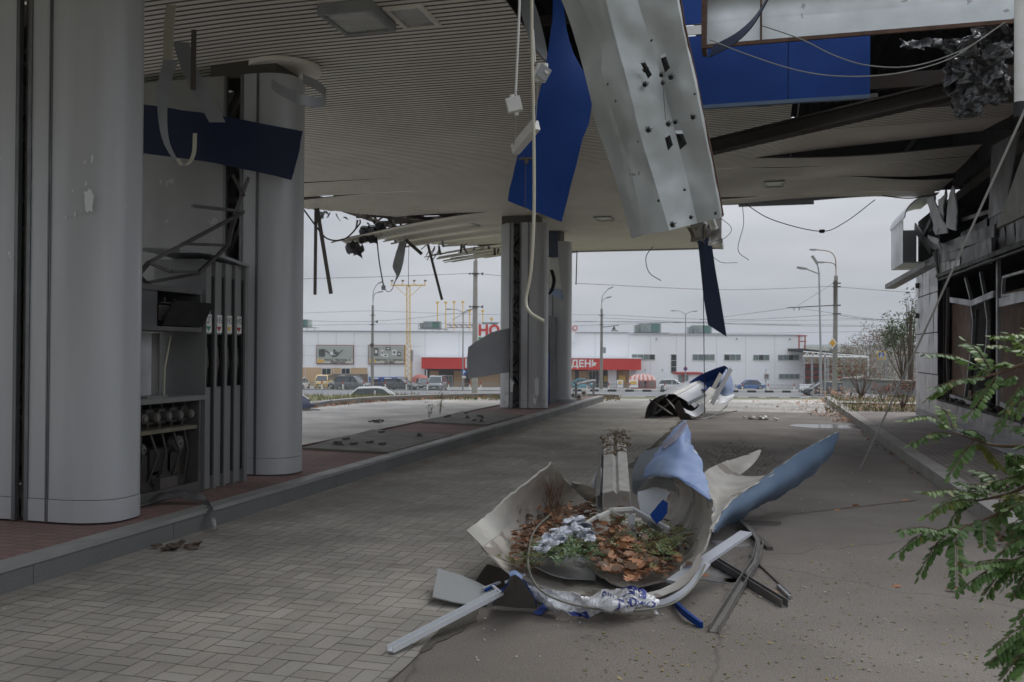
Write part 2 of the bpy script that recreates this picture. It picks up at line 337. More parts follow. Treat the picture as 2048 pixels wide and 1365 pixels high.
# asphalt lane
def asphalt():
    m = mat('lane_asphalt', (.200,.176,.152), .82, 0, (.125,.110,.096), 1.1, .25, 0); t = m.node_tree; N = t.nodes; L = t.links; b = N['Principled BSDF']
    tc = N.new('ShaderNodeTexCoord'); v = N.new('ShaderNodeTexVoronoi'); v.inputs['Scale'].default_value = 85; L.new(tc.outputs['Object'], v.inputs['Vector'])
    r = N.new('ShaderNodeValToRGB'); r.color_ramp.elements[0].position = .0; r.color_ramp.elements[1].position = .28; r.color_ramp.elements[0].color = (1.5,1.45,1.4,1); r.color_ramp.elements[1].color = (.85,.85,.85,1)
    L.new(v.outputs['Distance'], r.inputs[0]); mm = N.new('ShaderNodeMixRGB'); mm.blend_type = 'MULTIPLY'; mm.inputs[0].default_value = .55
    L.new(b.inputs['Base Color'].links[0].from_socket, mm.inputs[1]); L.new(r.outputs[0], mm.inputs[2])
    n2 = N.new('ShaderNodeTexNoise'); n2.inputs['Scale'].default_value = 190; n2.inputs['Detail'].default_value = 2; L.new(tc.outputs['Object'], n2.inputs['Vector'])
    r3 = N.new('ShaderNodeMapRange'); L.new(n2.outputs['Fac'], r3.inputs[0]); r3.inputs[1].default_value = .3; r3.inputs[2].default_value = .7; r3.inputs[3].default_value = .6; r3.inputs[4].default_value = 1.4
    m2 = N.new('ShaderNodeMixRGB'); m2.blend_type = 'MULTIPLY'; m2.inputs[0].default_value = 1; L.new(mm.outputs[0], m2.inputs[1]); L.new(r3.outputs[0], m2.inputs[2]); L.new(m2.outputs[0], b.inputs['Base Color'])
    bp = N.new('ShaderNodeBump'); bp.inputs['Strength'].default_value = .5; bp.inputs['Distance'].default_value = .006; L.new(v.outputs['Distance'], bp.inputs['Height']); L.new(bp.outputs[0], b.inputs['Normal'])
    # cracks
    v2 = N.new('ShaderNodeTexVoronoi'); v2.feature = 'DISTANCE_TO_EDGE'; v2.inputs['Scale'].default_value = .42
    nw = N.new('ShaderNodeTexNoise'); nw.inputs['Scale'].default_value = 2.5; nw.inputs['Detail'].default_value = 5; L.new(tc.outputs['Object'], nw.inputs['Vector'])
    ad = N.new('ShaderNodeMixRGB'); ad.blend_type = 'ADD'; ad.inputs[0].default_value = .35; L.new(tc.outputs['Object'], ad.inputs[1]); L.new(nw.outputs['Color'], ad.inputs[2]); L.new(ad.outputs[0], v2.inputs['Vector'])
    rc = N.new('ShaderNodeValToRGB'); rc.color_ramp.elements[0].position = .0; rc.color_ramp.elements[1].position = .007; rc.color_ramp.elements[0].color = (.66,.66,.66,1); L.new(v2.outputs['Distance'], rc.inputs[0])
    m3 = N.new('ShaderNodeMixRGB'); m3.blend_type = 'MULTIPLY'; m3.inputs[0].default_value = 1; L.new(m2.outputs[0], m3.inputs[1]); L.new(rc.outputs[0], m3.inputs[2]); L.new(m3.outputs[0], b.inputs['Base Color'])
    return m
mb = MB(); pts = []
for i in range(130): y = -3+i*.213; pts.append(V((-1.7+.03*noise.noise(V((y*2.3,0,0)))+.02*noise.noise(V((y*9,3,0))), y, 0)))
poly = pts+[V((2.05, 24.6, 0)), V((2.05, -3, 0))]
mb.prism(poly[::-1], (0,0,-.2), (0,0,.006)); struct('asphalt_lane', mb, asphalt())
mb = MB(); r5 = random.Random(5); row0, row1 = [], []
for i in range(520):
    y = 1+i*.045; c_ = -1.70+.03*noise.noise(V((y*2.3,0,0))); w_ = max(.004, .045+.11*noise.noise(V((y*1.3,7,0)))+.03*noise.noise(V((y*9,2,0)))); row0.append(V((c_-w_*.5, y, .0115))); row1.append(V((c_+w_, y, .0115)))
mb.sheet([row0, row1], .004); struct('edge_soil', mb, mat('edge_soil', (.06,.052,.042), .95, 0, (.10,.09,.075), 14, .2, .6, 60))
# puddle
m_pud = mat('puddle_water', (.10,.10,.10), .05, 0, bump=0)
mb = MB(); c = G(1655,854,0); pl = []
for i in range(40):
    a = i/40*2*math.pi; r = 1+.22*noise.noise(V((math.cos(a)*1.3, math.sin(a)*1.3, 4))); pl.append(V((c.x+math.cos(a)*.78*r, c.y+math.sin(a)*.55*r, 0)))
mb.prism(pl, (0,0,.0), (0,0,.0105)); struct('puddle', mb, m_pud)
# ---- pump island
m_red_br = brickmat('island_bricks', (.26,.155,.14), (.21,.13,.115), (.11,.085,.075), .2, .1, msize=.007)
mb = MB(); mb.b2((-6.45,-4,-.2), (-4.86,27.9,.158)); struct('island_pavement', mb, m_red_br)
mb = MB(); y = -4
while y < 27.9:
    mb.b2((-4.86,y+.003,-.2), (-4.7,min(28,y+1.497),.17+rnd.uniform(-.003,.003))); y += 1.5
mb.b2((-6.5,27.9,-.2), (-4.7,28.03,.168)); struct('island_kerb', mb, mat('island_kerb_stone', (.16,.16,.155), .7, 0, (.11,.11,.105), 1.2, .3, .2, 40))
mb = MB(); mb.b2((-4.86,-4,.171), (-4.69,27.95,.18)); mb.b2((-4.698,-4,.145),(-4.688,27.95,.1795)); struct('kerb_nosing', mb, mat('nosing_steel', (.36,.36,.35), .5, .3, (.24,.24,.23), 2.5))
mb = MB(); mb.b2((-6.52,-4,-.2), (-6.45,27.9,.172)); struct('island_edging', mb, m_rust)
# ---- walkway right
m_walk = brickmat('walkway_bricks', (.23,.19,.175), (.19,.16,.145), (.08,.07,.065), .2, .1, msize=.007, rot=math.pi/2)
mb = MB(); mb.b2((2.25,-3,-.2), (9,23.6,.146)); struct('walkway', mb, m_walk)
mb = MB(); y = -3
while y < 30.5:
    o = rnd.uniform(-.006,.006); mb.b2((2.05+o,y+.004,-.2), (2.25,y+.996,.152+rnd.uniform(-.005,.005))); y += 1
struct('walkway_kerb', mb, mat('kerb_stone', (.34,.325,.30), .85, 0, (.24,.225,.205), 1.8, .3, .3, 30))
m_soil = mat('planting_soil', (.12,.10,.06), .95, 0, (.075,.07,.035), 1.6, .2, .6, 12)
mb = MB(); mb.b2((2.25,23.6,-.2), (16,27.2,.12)); mb.b2((2.25,28.2,-.2), (4.6,31.2,.13)); mb.b2((4.6,28.2,-.2), (16,36,.13)); struct('planting_bed', mb, m_soil)
mb = MB(); mb.b2((2.25,27.2,-.2), (16,28.2,.15)); struct('garden_path', mb, m_tile)
# ---- hills at the horizon
def ridge(name, d, h, seed, m):
    mb = MB(); g = []
    for k, f in enumerate((0, .5, 1, .5, 0)):
        row = []
        for i in range(81):
            x = -1600+i*40; hh = h*(.6+.5*noise.noise(V((x/330, seed, 0)))+.12*noise.noise(V((x/60, seed, 5)))); p = RA*x+FA*(d+(k-2)*90); row.append(V((p.x, p.y, -6+(hh+7.6)*f)))
        g.append(row)
    mb.sheet(g, .5); struct(name, mb, m)
m_hill = mat('hill_woods', (.085,.10,.085), .95, 0, (.05,.062,.05), .02, .3, 0)
ridge('hills', 1300, 12, 2.2, m_hill)
ridge('hills', 700, 4.2, 7.7, mat('hill_fields', (.12,.12,.085), .95, 0, (.06,.07,.05), .03, .3, 0))
# ================================================================== CANOPY
CZ = 4.9
can = root('station_canopy', 'wide damaged filling station canopy with torn slatted ceiling over the lanes', 'canopy', (-5.8, 12, 0))
mb = MB(); rs = random.Random(11)
def slat(x0, x1, y, zf, n, w=.080, jag=0):
    g = []
    for i in range(n+1):
        X = x0+(x1-x0)*i/n; g.append(X)
    vs = []
    for X in g:
        z = zf(X, y); tw = z-zf(X, y+.0001) if False else 0
        vs += [(X,y+.007,z+.012),(X,y+.014,z),(X,y+w,z),(X,y+w+.007,z+.012)]
    mb.add(vs, [(i*4+1, i*4+5, i*4+6, i*4+2) for i in range(n)], 0, False)
    mb.add(vs, [(i*4+k, i*4+4+k, i*4+5+k, i*4+1+k) for i in range(n) for k in (0, 2)], 1, False)  # slat sides take the dark groove colour so the gaps look shaded
    mb.add([(X, y-.004, zf(X, y)+.018) for X in g]+[(X, y+.104, zf(X, y)+.018) for X in g], [(i, i+1, n+2+i, n+1+i) for i in range(n)], 1)
def zmain(X, y):
    z = CZ+.012*noise.noise(V((X*.35, y*.3, 0)))
    if y < 14 and X < -5: z -= .30*((-5-X)/5.5)**1.5*min(1, (14-y)/5)
    t = max(0, (-6.6-X)/4)
    if 16.0 < y <= 17.4: z -= .04*t
    if 17.4 < y <= 20.5: z -= .16*max(0, (-7.6-X)/3)**1.2
    if 20.5 < y <= 24.8: z -= max(0, (-6.2-X)/4.2)**1.45*(.62-(y-20.5)*.06+.05*math.sin(y*5))
    if 24.8 < y <= 26.6: z -= .12*t
    if y > 26.6: z -= max(0, (-7-X)/4)**1.3*(.45+.06*math.sin(y*9))
    return z
y = -14.0  # ceiling and deck lengthened behind the camera to shade the near pillar
while y < 29.35:
    x0 = -10.5
    if 17.4 < y < 20.5: x0 = -10.6+(y-17.4)*.62+rs.uniform(-.04,.04)
    elif 20.5 <= y < 24.8: x0 = -10.4+(.0 if y < 22.2 else .5+rs.uniform(-.1,.4))
    elif 24.8 <= y < 26.6: x0 = -9.2+rs.uniform(-.5,.5)
    elif y >= 26.6: x0 = -10.2+rs.uniform(-.2,1.2)
    x1 = -2.32 if y < 10.8 else -1.2
    slat(x0, x1, y, zmain, 22); y += .1
def zlink(X, y):
    z = CZ+.01*noise.noise(V((X*.5, y*.5, 3)))
    k = max(0, min(1, (X+.1)/3.8))
    if y < 15.8: z += .10*k*math.sin(min(1,(y-12)/3.8)*1.57)+.17*max(0,k)**.9*max(0,(y-14.2)/1.6)
    elif y < 18.1: z -= .06*math.sin(k*4.2)*max(0,1-(y-15.8)/2.3)
    if 18.1 < y < 19.5: z -= .13*max(0, (X-1.5)/2.5)
    if 16.6 < y < 20: z += .035*math.sin(X*2.3+y*.6)*math.exp(-((y-18)/1.3)**2)
    if y > 19.8: z += .05*math.sin(X*1.1)
    return z
y = 12.4
while y < 20.55:
    if y < 13.3: slat(-1.15, .42, y, zlink, 6); slat(2.0, 3.45, y, zlink, 6)
    else: slat(-1.15, 3.45, y, zlink, 18)
    y += .1
part('soffit', mb, [m_soffit, m_soffit_dk], can)
# roof deck (corrugated), with the holes torn over the far left corner
mb = MB()
def deck(x0, x1, y0, y1, z, m=0):
    n = int((x1-x0)/.2); g = [[V((x0+i*.1, yy, z+(.05 if i % 2 else 0))) for i in range(n*2+1)] for yy in (y0, y1)]
    mb.sheet(g, .012, sm=False)
deck(-10.6, -1.2, -15, 19.2, 5.85); deck(-8.6, -1.2, 19.2, 20.9, 5.85); deck(-7.6, -1.2, 20.9, 23.2, 5.85); deck(-8.8,-1.2,23.2,26,5.85); deck(-6.9, -1.2, 26, 29.4, 5.85)
deck(-1.0, 9.0, 12.4, 20.6, 6.7)
mb.b2((-1.0,20.62,5.02),(9,20.66,6.7)); mb.b2((-7.2,29.42,5.06),(-1.2,29.46,5.85)); mb.b2((-1.2,20.7,5.0),(-1.16,29.4,5.85)); mb.b2((3.9,12.4,5.0),(3.95,20.6,6.7))  # dark fascia backs added so no sky shows through the ceiling gaps
part('roof_deck', mb, m_burnt, can)  # burnt steel, kept near black so the void stays dark despite incoming light
mb = MB()   # steel frame in the void
for X in (-10.2, -8.0, -5.85, -3.6, -1.5):
    y1 = 26.5 if X < -10 else 29.2
    mb.beam((X,-8,5.62), (X,y1,5.62), .14, .28); mb.beam((X,-8,5.12), (X,y1,5.12), .08, .08)
    yy = -7
    while yy < y1-1: mb.beam((X,yy,5.14), (X,yy+1,5.6), .045, .045); mb.beam((X,yy+1,5.6), (X,yy+2,5.14), .045, .045); yy += 2
for Y in (-4,-1,2.5,6,9.5,12.5,15,17.5,19.6,20.9,22.3,23.6,25,26.4,27.8,29.1):
    mb.beam((-10.5 if Y<26 else -9.6,Y,5.18), (-1.3,Y,5.18), .06, .10); mb.beam((-10.4,Y,5.5), (-1.3,Y,5.5), .05, .06)
for q in [((-10.6,17.3,4.98),(-9.2,20.7,4.95)),((-9.2,20.7,4.95),(-8.2,25.6,5.0)),((-10.3,17.8,5.1),(-8.5,25.0,5.25)),((-9.9,19.6,5.2),(-8.2,22.6,5.0)),((-9.6,20.5,5.3),(-7.4,23.2,5.1)),((-10.4,26,5.2),(-8.2,29.2,4.98)),((-9.3,20.8,5.4),(-9.6,23.4,4.7)),((-9.8,24.9,5.1),(-7.6,29.3,5.05))]:
    mb.beam(*q, .07, .09)
for Y in (13.2, 16.0, 18.4, 20.4): mb.beam((-1.1,Y,5.3), (6.5,Y,5.3), .1, .2)
for X in (.6, 2.6): mb.beam((X,12.3,5.25), (X,20.5,5.25), .08, .12)
part('truss_frame', mb, m_burnt, can)
mb = MB(); mb.b2((-1.25,10.9,4.88), (-1.13,20.6,5.0)); mb.b2((-5.9,29.38,4.86), (-1.1,29.5,5.02)); mb.b2((-1.2,20.6,4.85),(-1.1,29.5,5.0)); mb.b2((-8.2,29.4,4.84),(-5.9,29.48,4.98))
g = patch([[V((-1.1,20.62,4.86)),V((.6,20.62,4.87)),V((2.0,20.62,4.93)),V((3.5,20.62,4.93))],[V((-1.1,20.66,4.96)),V((.6,20.66,4.95)),V((2.0,20.66,5.0)),V((3.5,20.66,5.0))]], 2, 6)
mb.sheet(g, .01); mb.box((.35,20.72,4.87), (1.6,.04,.09)); part('edge_channel', mb, m_graypl, can)
mb = MB()   # blue fascia towards the camera
Y = 12.25; a = PYY(1740, 185, Y); x1 = a.x; z0 = CZ-.02
for xa, xb, e in ((-1.14, .35, 0), (.36, x1, 0)):
    g = [[V((xa+(xb-xa)*i/6, Y+.02*noise.noise(V((i, xa, 0))), z)) for i in range(7)] for z in (z0, 5.3, 5.82)]; mb.sheet(g, .03, 0, 1)
    g = [[V((xa+(xb-xa)*i/6, Y, z)) for i in range(7)] for z in (5.98, 6.7)]; mb.sheet(g, .03, 0, 1)
mb.b2((-1.14,Y-.015,5.84), (x1,Y+.01,5.96), 2)
mb.b2((-1.14,Y-.05,z0-.05), (x1,Y+.02,z0-.003), 3)
part('blue_fascia', mb, [m_blue, m_galv, m_white, m_bluemid], can)
mb = MB(); mb.b2((-1.2,12.3,4.86), (x1+.1,12.36,4.91)); mb.b2((x1,12.5,4.86), (4,13.0,4.9)); part('fascia_rail', mb, m_steel, can)
mb = MB()   # galvanised gutter band, nearer than the blue fascia
Yb = 10.3; g = []
for z, o in ((4.98,-.16),(5.02,.0),(5.27,.02),(5.30,.07),(5.6,.08),(5.63,.02),(6.3,.0)):
    g.append([V((PX(1418,97,.0).x*0-.03+(4.6)*i/26, Yb+o+.015*noise.noise(V((i*.6, z*3, 0))), z+.004*i/26+.012*noise.noise(V((i*.8, 9, 0))))) for i in range(27)])
for k in range(7): pass
xl = PYY(1414, 60, Yb).x; xr = PYY(2120, 60, Yb).x
for k, row in enumerate(g):
    for i, v in enumerate(row): v.x = xl+(xr-xl)*i/26
mb.sheet(g, .008, 0, 0); part('gutter_panel', mb, m_galv, can)
mb = MB(); mb.b2((xl,Yb-.19,4.945),(xr,Yb-.155,4.985)); mb.b2((xl-.05,Yb-.2,4.94),(xl,Yb+.1,6.4)); xm = PYY(1522,60,Yb-.1).x; mb.b2((xm-.012,Yb-.06,4.99),(xm+.012,Yb-.03,6.3)); part('gutter_flange', mb, m_rust, can)
# ceiling lights
def clight(pts, z, nm, lab, th=.1, proud=.07):
    P4 = [G(a, b, z) for a, b in pts]; cx = sum(p.x for p in P4)/4; cy = sum(p.y for p in P4)/4
    wx = max(p.x for p in P4)-min(p.x for p in P4); wy = max(p.y for p in P4)-min(p.y for p in P4); wx = min(wx, .62); wy = min(wy, .62)
    r = root('canopy_light', lab, 'ceiling light', (cx, cy, z), 0, 'flush lights in the canopy ceiling')
    f = MB(); t = .045
    for s in (-1, 1): f.b2((cx-wx/2,cy+s*(wy/2-t/2)-t/2,z),(cx+wx/2,cy+s*(wy/2-t/2)+t/2,z+th)); f.b2((cx+s*(wx/2-t/2)-t/2,cy-wy/2+t,z),(cx+s*(wx/2-t/2)+t/2,cy+wy/2-t,z+th))
    part('frame', f, m_graypl if nm else m_soffit, r)
    f = MB(); f.b2((cx-wx/2+t,cy-wy/2+t,z+.012),(cx+wx/2-t,cy+wy/2-t,z+th)); part('diffuser', f, mat('frosted_glass', (.36,.36,.34), .25, 0, (.27,.27,.26), 3), r)
clight([(640,22),(742,15),(775,70),(700,76)], 4.80, 1, 'largest ceiling light, with a grey box frame, nearest the camera')
clight([(775,20),(845,20),(880,55),(800,55)], 4.875, 0, 'beige square ceiling panel light just right of the big boxed light')
clight([(905,446),(950,446),(955,456),(912,457)], 4.83, 1, 'ceiling light beside the torn drooping slats left of the far pillars')
clight([(1186,433),(1220,433),(1228,445),(1198,445)], 4.87, 1, 'small ceiling light between the far pillars and the hanging galvanised sheet')
clight([(1528,363),(1568,363),(1568,377),(1528,377)], 4.84, 1, 'ceiling light right of the galvanised sheet near the far canopy edge')
clight([(1514,207),(1545,207),(1545,214),(1514,214)], 4.88, 1, 'ceiling light half hidden right under the blue fascia')
# ================================================================== PILLARS
def arcshell(x0, x1, yf, yb, side, r=.24):
    s = side; xe = x1 if s > 0 else x0; xi = x0 if s > 0 else x1; pl = [V((xi,yf,0)), V((xe-s*r*1.6,yf,0))]
    for k in range(7):
        a = k/6*math.pi/2; pl.append(V((xe-s*r*(1.6-1.6*math.sin(a)) if False else xe-s*r*1.6+s*r*1.6*math.sin(a), yf+r*(1-math.cos(a)), 0)))
    for k in range(7):
        a = k/6*math.pi/2; pl.append(V((xe-s*r*1.6+s*r*1.6*math.cos(a), yb-r+r*math.sin(a), 0)))
    pl.append(V((xi,yb,0))); return pl
def pillar(lab, yf, xr=-5.08, xl=-6.25, yb=None, ztop=4.72, leftmat=None, xg=(-5.92,-5.67)):
    yb = yb or yf+.62; r = root('pillar', lab, 'pillar', ((xl+xr)/2, (yf+yb)/2, .158), 0, 'clad steel pillars on the pump island')
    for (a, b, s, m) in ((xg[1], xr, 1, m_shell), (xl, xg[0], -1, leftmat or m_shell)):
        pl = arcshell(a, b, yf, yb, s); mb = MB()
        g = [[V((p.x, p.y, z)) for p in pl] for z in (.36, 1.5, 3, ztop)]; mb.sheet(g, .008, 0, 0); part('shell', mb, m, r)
        mb = MB(); g = [[V((p.x, p.y, z)) for p in pl] for z in (.175, .355)]; mb.sheet(g, .016, 0, 0); part('base_band', mb, m_shell, r)
        xi = a if s > 0 else b; mb = MB(); mb.b2((xi-.035 if s > 0 else xi, yf-.015, .17), (xi if s > 0 else xi+.035, yf+.03, ztop)); 
        if s > 0: mb.b2((xi+.17,yf-.012,.17),(xi+.183,yf-.004,ztop)); mb.b2((xi+.19,yf-.012,.17),(xi+.2,yf-.004,ztop))
        part('trim_strip', mb, m_shell_dk, r)
    mb = MB(); xa, xb = xg[0]+.0, xg[1]-.0; ya, ybk = yf+.12, yb-.1; xa -= .12; xb += .1
    for X in (xa, xb):
        for Yq in (ya, ybk): mb.beam((X,Yq,.16), (X,Yq,5.5), .07, .07)
    z = .3; k = 0
    while z < 4.7:
        for Yq in (ya, ybk): mb.beam((xa,Yq,z), (xb,Yq,z), .04, .05); mb.beam((xa if k else xb,Yq,z), (xb if k else xa,Yq,z+.75), .04, .05)
        for X in (xa, xb): mb.beam((X,ya,z+.1), (X,ybk,z+.7), .04, .04)
        z += .75; k = 1-k
    part('truss', mb, m_steel, r)
    mb = MB(); mb.b2((xa-.1,yf+.05,ztop-.02), (xb+.28,yb-.05,4.9)); part('head_box', mb, m_steel, r)
    return r
np_ = pillar('nearest grey clad pillar at the left edge of the photo with a peeled white paint spot', 6.1, -5.06, -6.75, xg=(-5.95,-5.79))
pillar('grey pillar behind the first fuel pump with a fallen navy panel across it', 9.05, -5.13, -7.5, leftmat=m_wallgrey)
fp_ = pillar('far grey pillar with a bent cladding sheet peeled off its left side', 21.3, -5.03, -6.2, xg=(-5.92,-5.62))
pillar('farthest grey pillar at the end of the island, with a blue and white panel on its side', 24.2, -5.03, -6.2, ztop=4.6)
mb = MB(); mb.b2((-5.93,6.17,.17),(-5.83,6.22,4.8)); part('post', mb, mat('grey_brown_post', (.20,.19,.17), .6, 0, (.13,.12,.11), 4), np_)
m_peel = mat('peeled_paint', (.72,.73,.73), .5, 0, (.64,.65,.65), 6); m_scuff = mat('scuffed_paint', (.30,.30,.30), .6)
def peel(par, Y, px, py, w_, h_, m, sd):
    c = PYY(px, py, Y-.0075); n = 26; pl = [V((c.x+math.cos(i/n*6.283)*w_*(1+.75*noise.noise(V((math.cos(i/n*6.283)*1.7,math.sin(i/n*6.283)*1.7,sd)))), c.y, c.z+math.sin(i/n*6.283)*h_*(1+.75*noise.noise(V((math.cos(i/n*6.283)*1.9,sd,math.sin(i/n*6.283)*1.9)))))) for i in range(n)]
    k = MB(); k.prism(pl, (0,0,0), (0,-.002,0)); part('bare_patch', k, m, par)
for px, py, w_, h_, sd in ((178,400,.045,.09,3),(184,318,.010,.03,5),(170,325,.008,.014,1),(172,368,.007,.02,8),(145,382,.006,.008,9),(150,430,.006,.02,2),(132,435,.005,.015,7)): peel(np_, 6.1, px, py, w_, h_, m_peel, sd)
for px, py, w_, h_, sd in ((1018,770,.12,.16,3),(1015,800,.08,.14,6),(1073,775,.07,.28,8),(1070,800,.04,.12,2)): peel(fp_, 21.3, px, py, w_, h_, m_peel, sd)
mb = MB(); mb.cyl((-5.5,24.5,.2), .62, .1, n=28); one('pillar_base_plate', mb, m_graypl, 'round grey steel base plate under the farthest pillar', 'base plate')
# ring clamps and cable by the truss of the near pillar
mb = MB()
for yq in (238, 488, 738):
    c = PYY(24, yq, 6.25); mb.tube([c+V((math.cos(a/10*6.28)*.07, math.sin(a/10*6.28)*.07, 0)) for a in range(11)], .012, 6)
mb.tube([PYY(30, 0, 6.35), PYY(24, 980, 6.35)], .035, 8)
one('drain_pipe', mb, m_steel, 'dark vertical pipe with ring clamps left of the nearest pillar', 'pipe')
# ceiling collar
mb = MB(); mb.cyl((-5.35,9.4,4.86), .42, .05, n=32); one('ceiling_collar', mb, m_soffit, 'round ceiling collar above the second pillar', 'collar')
# ================================================================== FUEL DISPENSERS
def dispenser(y0, lab, near):
    x = -5.38; r = root('fuel_dispenser', lab, 'fuel pump', (x-.35, y0+.85, .158), 0)
    cab = MB(); yc = y0+.95      # pump cabinet (open, burnt)
    cab.b2((x-.7,y0,.16),(x,y0+.04,1.08)); cab.b2((x-.7,yc-.04,.16),(x,yc,1.08)); cab.b2((x-.7,y0+.04,.16),(x-.66,yc-.04,1.08)); cab.b2((x-.66,y0+.04,.16),(x,yc-.04,.22)); cab.b2((x-.02,y0+.04,.22),(x,yc-.04,.27))
    part('pump_cabinet', cab, mat('sooty_cabinet', (.12,.118,.11), .6, .2, (.05,.048,.045), 3, .4, .1), r)
    c = MB(); c.b2((x-.72,y0-.02,1.082),(x+.03,yc+.02,1.13)); c.box((x-.1,y0+.3,1.14),(.16,.3,.02)); part('counter', c, mat('counter_grey', (.25,.25,.24), .5, .2), r)
    if near:
        c = MB(); c.b2((x-.62,y0+.05,.80),(x-.01,yc-.05,.835)); part('rail', c, mat('dirty_cream', (.20,.18,.12), .7, 0, (.09,.08,.06), 6), r)
        for k in range(5):
            yy = y0+.12+k*.175; c = MB(); c.cyl((x-.07,yy,.95), .045, .1, 'X', 14); c.cyl((x-.012,yy,.95), .03, .012, 'X', 12, 1); c.tube([(x-.15,yy+.02,.84),(x-.12,yy+.03,.95),(x-.16,yy+.07,1.06)], .014, 6); c.b2((x-.2,yy-.05,.88),(x-.1,yy+.05,1.02))
            part('meter', c, [m_steel, mat('meter_dial', (.15,.145,.135), .5)], r)
        for k, (yy, zz, s) in enumerate(((y0+.14,.66,.055),(y0+.68,.67,.075))):
            c = MB(); c.cyl((x-.1,yy,zz), s, .08, 'X', 18); c.cyl((x-.05,yy,zz), s*.6, .02, 'X', 14, 1); c.cyl((x-.035,yy,zz), s*.22, .02, 'X', 10, 0); part('pulley', c, [m_steel, mat('meter_dial', (.15,.145,.135), .5)], r)
        c = MB()
        for k, (yy, zz, sy, sz) in enumerate(((y0+.16,.45,.2,.3),(y0+.45,.52,.3,.24),(y0+.44,.36,.22,.14),(y0+.66,.42,.2,.36),(y0+.2,.3,.14,.12),(y0+.4,.27,.22,.09),(y0+.8,.5,.05,.5))):
            c.box((x-.25,yy,zz),(.3,sy,sz)); 
        for k in range(6): c.cyl((x-.12,y0+.36+k*.045,.5), .018, .2, 'Z', 8)
        c.cyl((x-.12,y0+.47,.36), .08, .12, 'X', 16); c.cyl((x-.12,y0+.17,.28), .09, .1, 'X', 16); c.cyl((x-.1,y0+.66,.3), .08, .1, 'X', 16)
        for q in range(5): c.tube([(x-.08,y0+.1+q*.17,.8),(x-.05+.03*(q%2),y0+.13+q*.17,.6),(x-.1,y0+.08+q*.18,.3)], .013, 6)
        part('pump_motor', c, mat('oily_metal', (.035,.034,.033), .45, .4, (.07,.06,.05), 9), r)
        c = MB(); c.b2((x-.12,y0+.36,.225),(x-.03,y0+.62,.37)); part('terminal_box', c, m_steel, r)
        c = MB()
        for q in (.72,.8): c.b2((x-.6,y0+q,.55),(x-.585,y0+q+.02,.82))
        part('pipe', c, m_white, r)
    # back screen between counter and head
    c = MB(); c.b2((x-.19,y0-.1,1.13),(x-.17,y0+.40,1.74)); part('back_panel', c, mat('scorched_white', (.55,.56,.57), .6, 0, (.22,.22,.22), 3), r)
    c = MB(); g = [[V((x-.57+.25*math.sin(i/8*3.14)*(1 if i else 0),y0+.5+.38*i/8,z)) for i in range(9)] for z in (1.13,1.45,1.74)]; c.sheet(g, .01); part('side_cowl', c, mat('cowl_grey', (.19,.185,.175), .5, .2), r)
    c = MB(); c.tube([(x-.28,y0+.74,1.13),(x-.26,y0+.72,1.4),(x-.24,y0+.78,1.72)], .011, 6); part('hose', c, m_cream, r)
    # head
    c = MB(); h0, h1 = y0-.05, y0+.92
    c.b2((x-.6,h0,1.76),(x+.02,h1,1.80)); c.b2((x-.6,h0,2.13),(x+.02,h1,2.18)); c.b2((x-.6,h0,1.80),(x+.0,h0+.3,2.13)); c.b2((x-.6,h1-.03,1.8),(x+.02,h1,2.13)); c.b2((x-.6,h0+.3,1.8),(x-.57,h1-.03,2.13))
    part('display_head', c, mat('head_grey', (.13,.13,.13), .5, .2), r)
    c = MB(); c.beam((x+.02,h0+.66,1.815),(x+.14,h0+.66,2.04),.62,.02,(0,0,1)); dp = part('display_panel', c, m_black, r, 'black display panel hanging open')
    c = MB()
    for q in range(7): c.box((x-.02+.02*(q%3),h0+.42+q*.075,1.88+.05*(q%3)),(.006,.05,.012))
    for q in range(3): c.box((x-.15,h0+.45+q*.15,2.05),(.02,.03,.07))
    c.b2((x-.03,h0+.36,1.86),(x-.026,h0+.92,2.0)); c.b2((x-.16,h0+.4,2.02),(x-.03,h0+.8,2.03)); part('circuit_board', c, m_steel, r)
    # hose cabinet
    a, b = y0+1.0, y0+1.73; zt = 2.5; c = MB(); n = 4; wv = (b-a)/n
    c.b2((x-.6,a,.16),(x-.05,b,zt))
    for k in range(n+1):
        yy = a+k*wv; c.b2((x-.049,yy-.025 if k else yy,.16),(x+(.01 if k<n else .02),yy+.012 if k < n else b+.03,zt-.02))
    for k in range(n): yy = a+k*wv; c.b2((x-.049,yy+.013,.17),(x-.012,yy+wv-.062,1.2)); c.b2((x-.049,yy+.013,1.74),(x-.012,yy+wv-.062,zt-.02))
    part('hose_cabinet', c, mat('cabinet_grey', (.235,.235,.23), .45, .2, (.19,.19,.185), 2), r)
    for k in range(n):
        yy = a+k*wv; c = MB(); c.b2((x-.03,yy+wv-.06,.3),(x-.002,yy+wv-.028,2.33)); part('hose', c, m_black, r)
        c = MB(); c.tube([(x-.035,yy+.05,1.28),(x-.02,yy+.055,1.45),(x-.03,yy+.06,1.6)], .02, 8); c.box((x-.03,yy+.06,1.45),(.03,.06,.09)); part('nozzle', c, m_steel, r)
    c = MB(); c.b2((x-.05,a+.01,1.2),(x-.047,b-.02,1.74)); part('nozzle_recess', c, m_black, r)
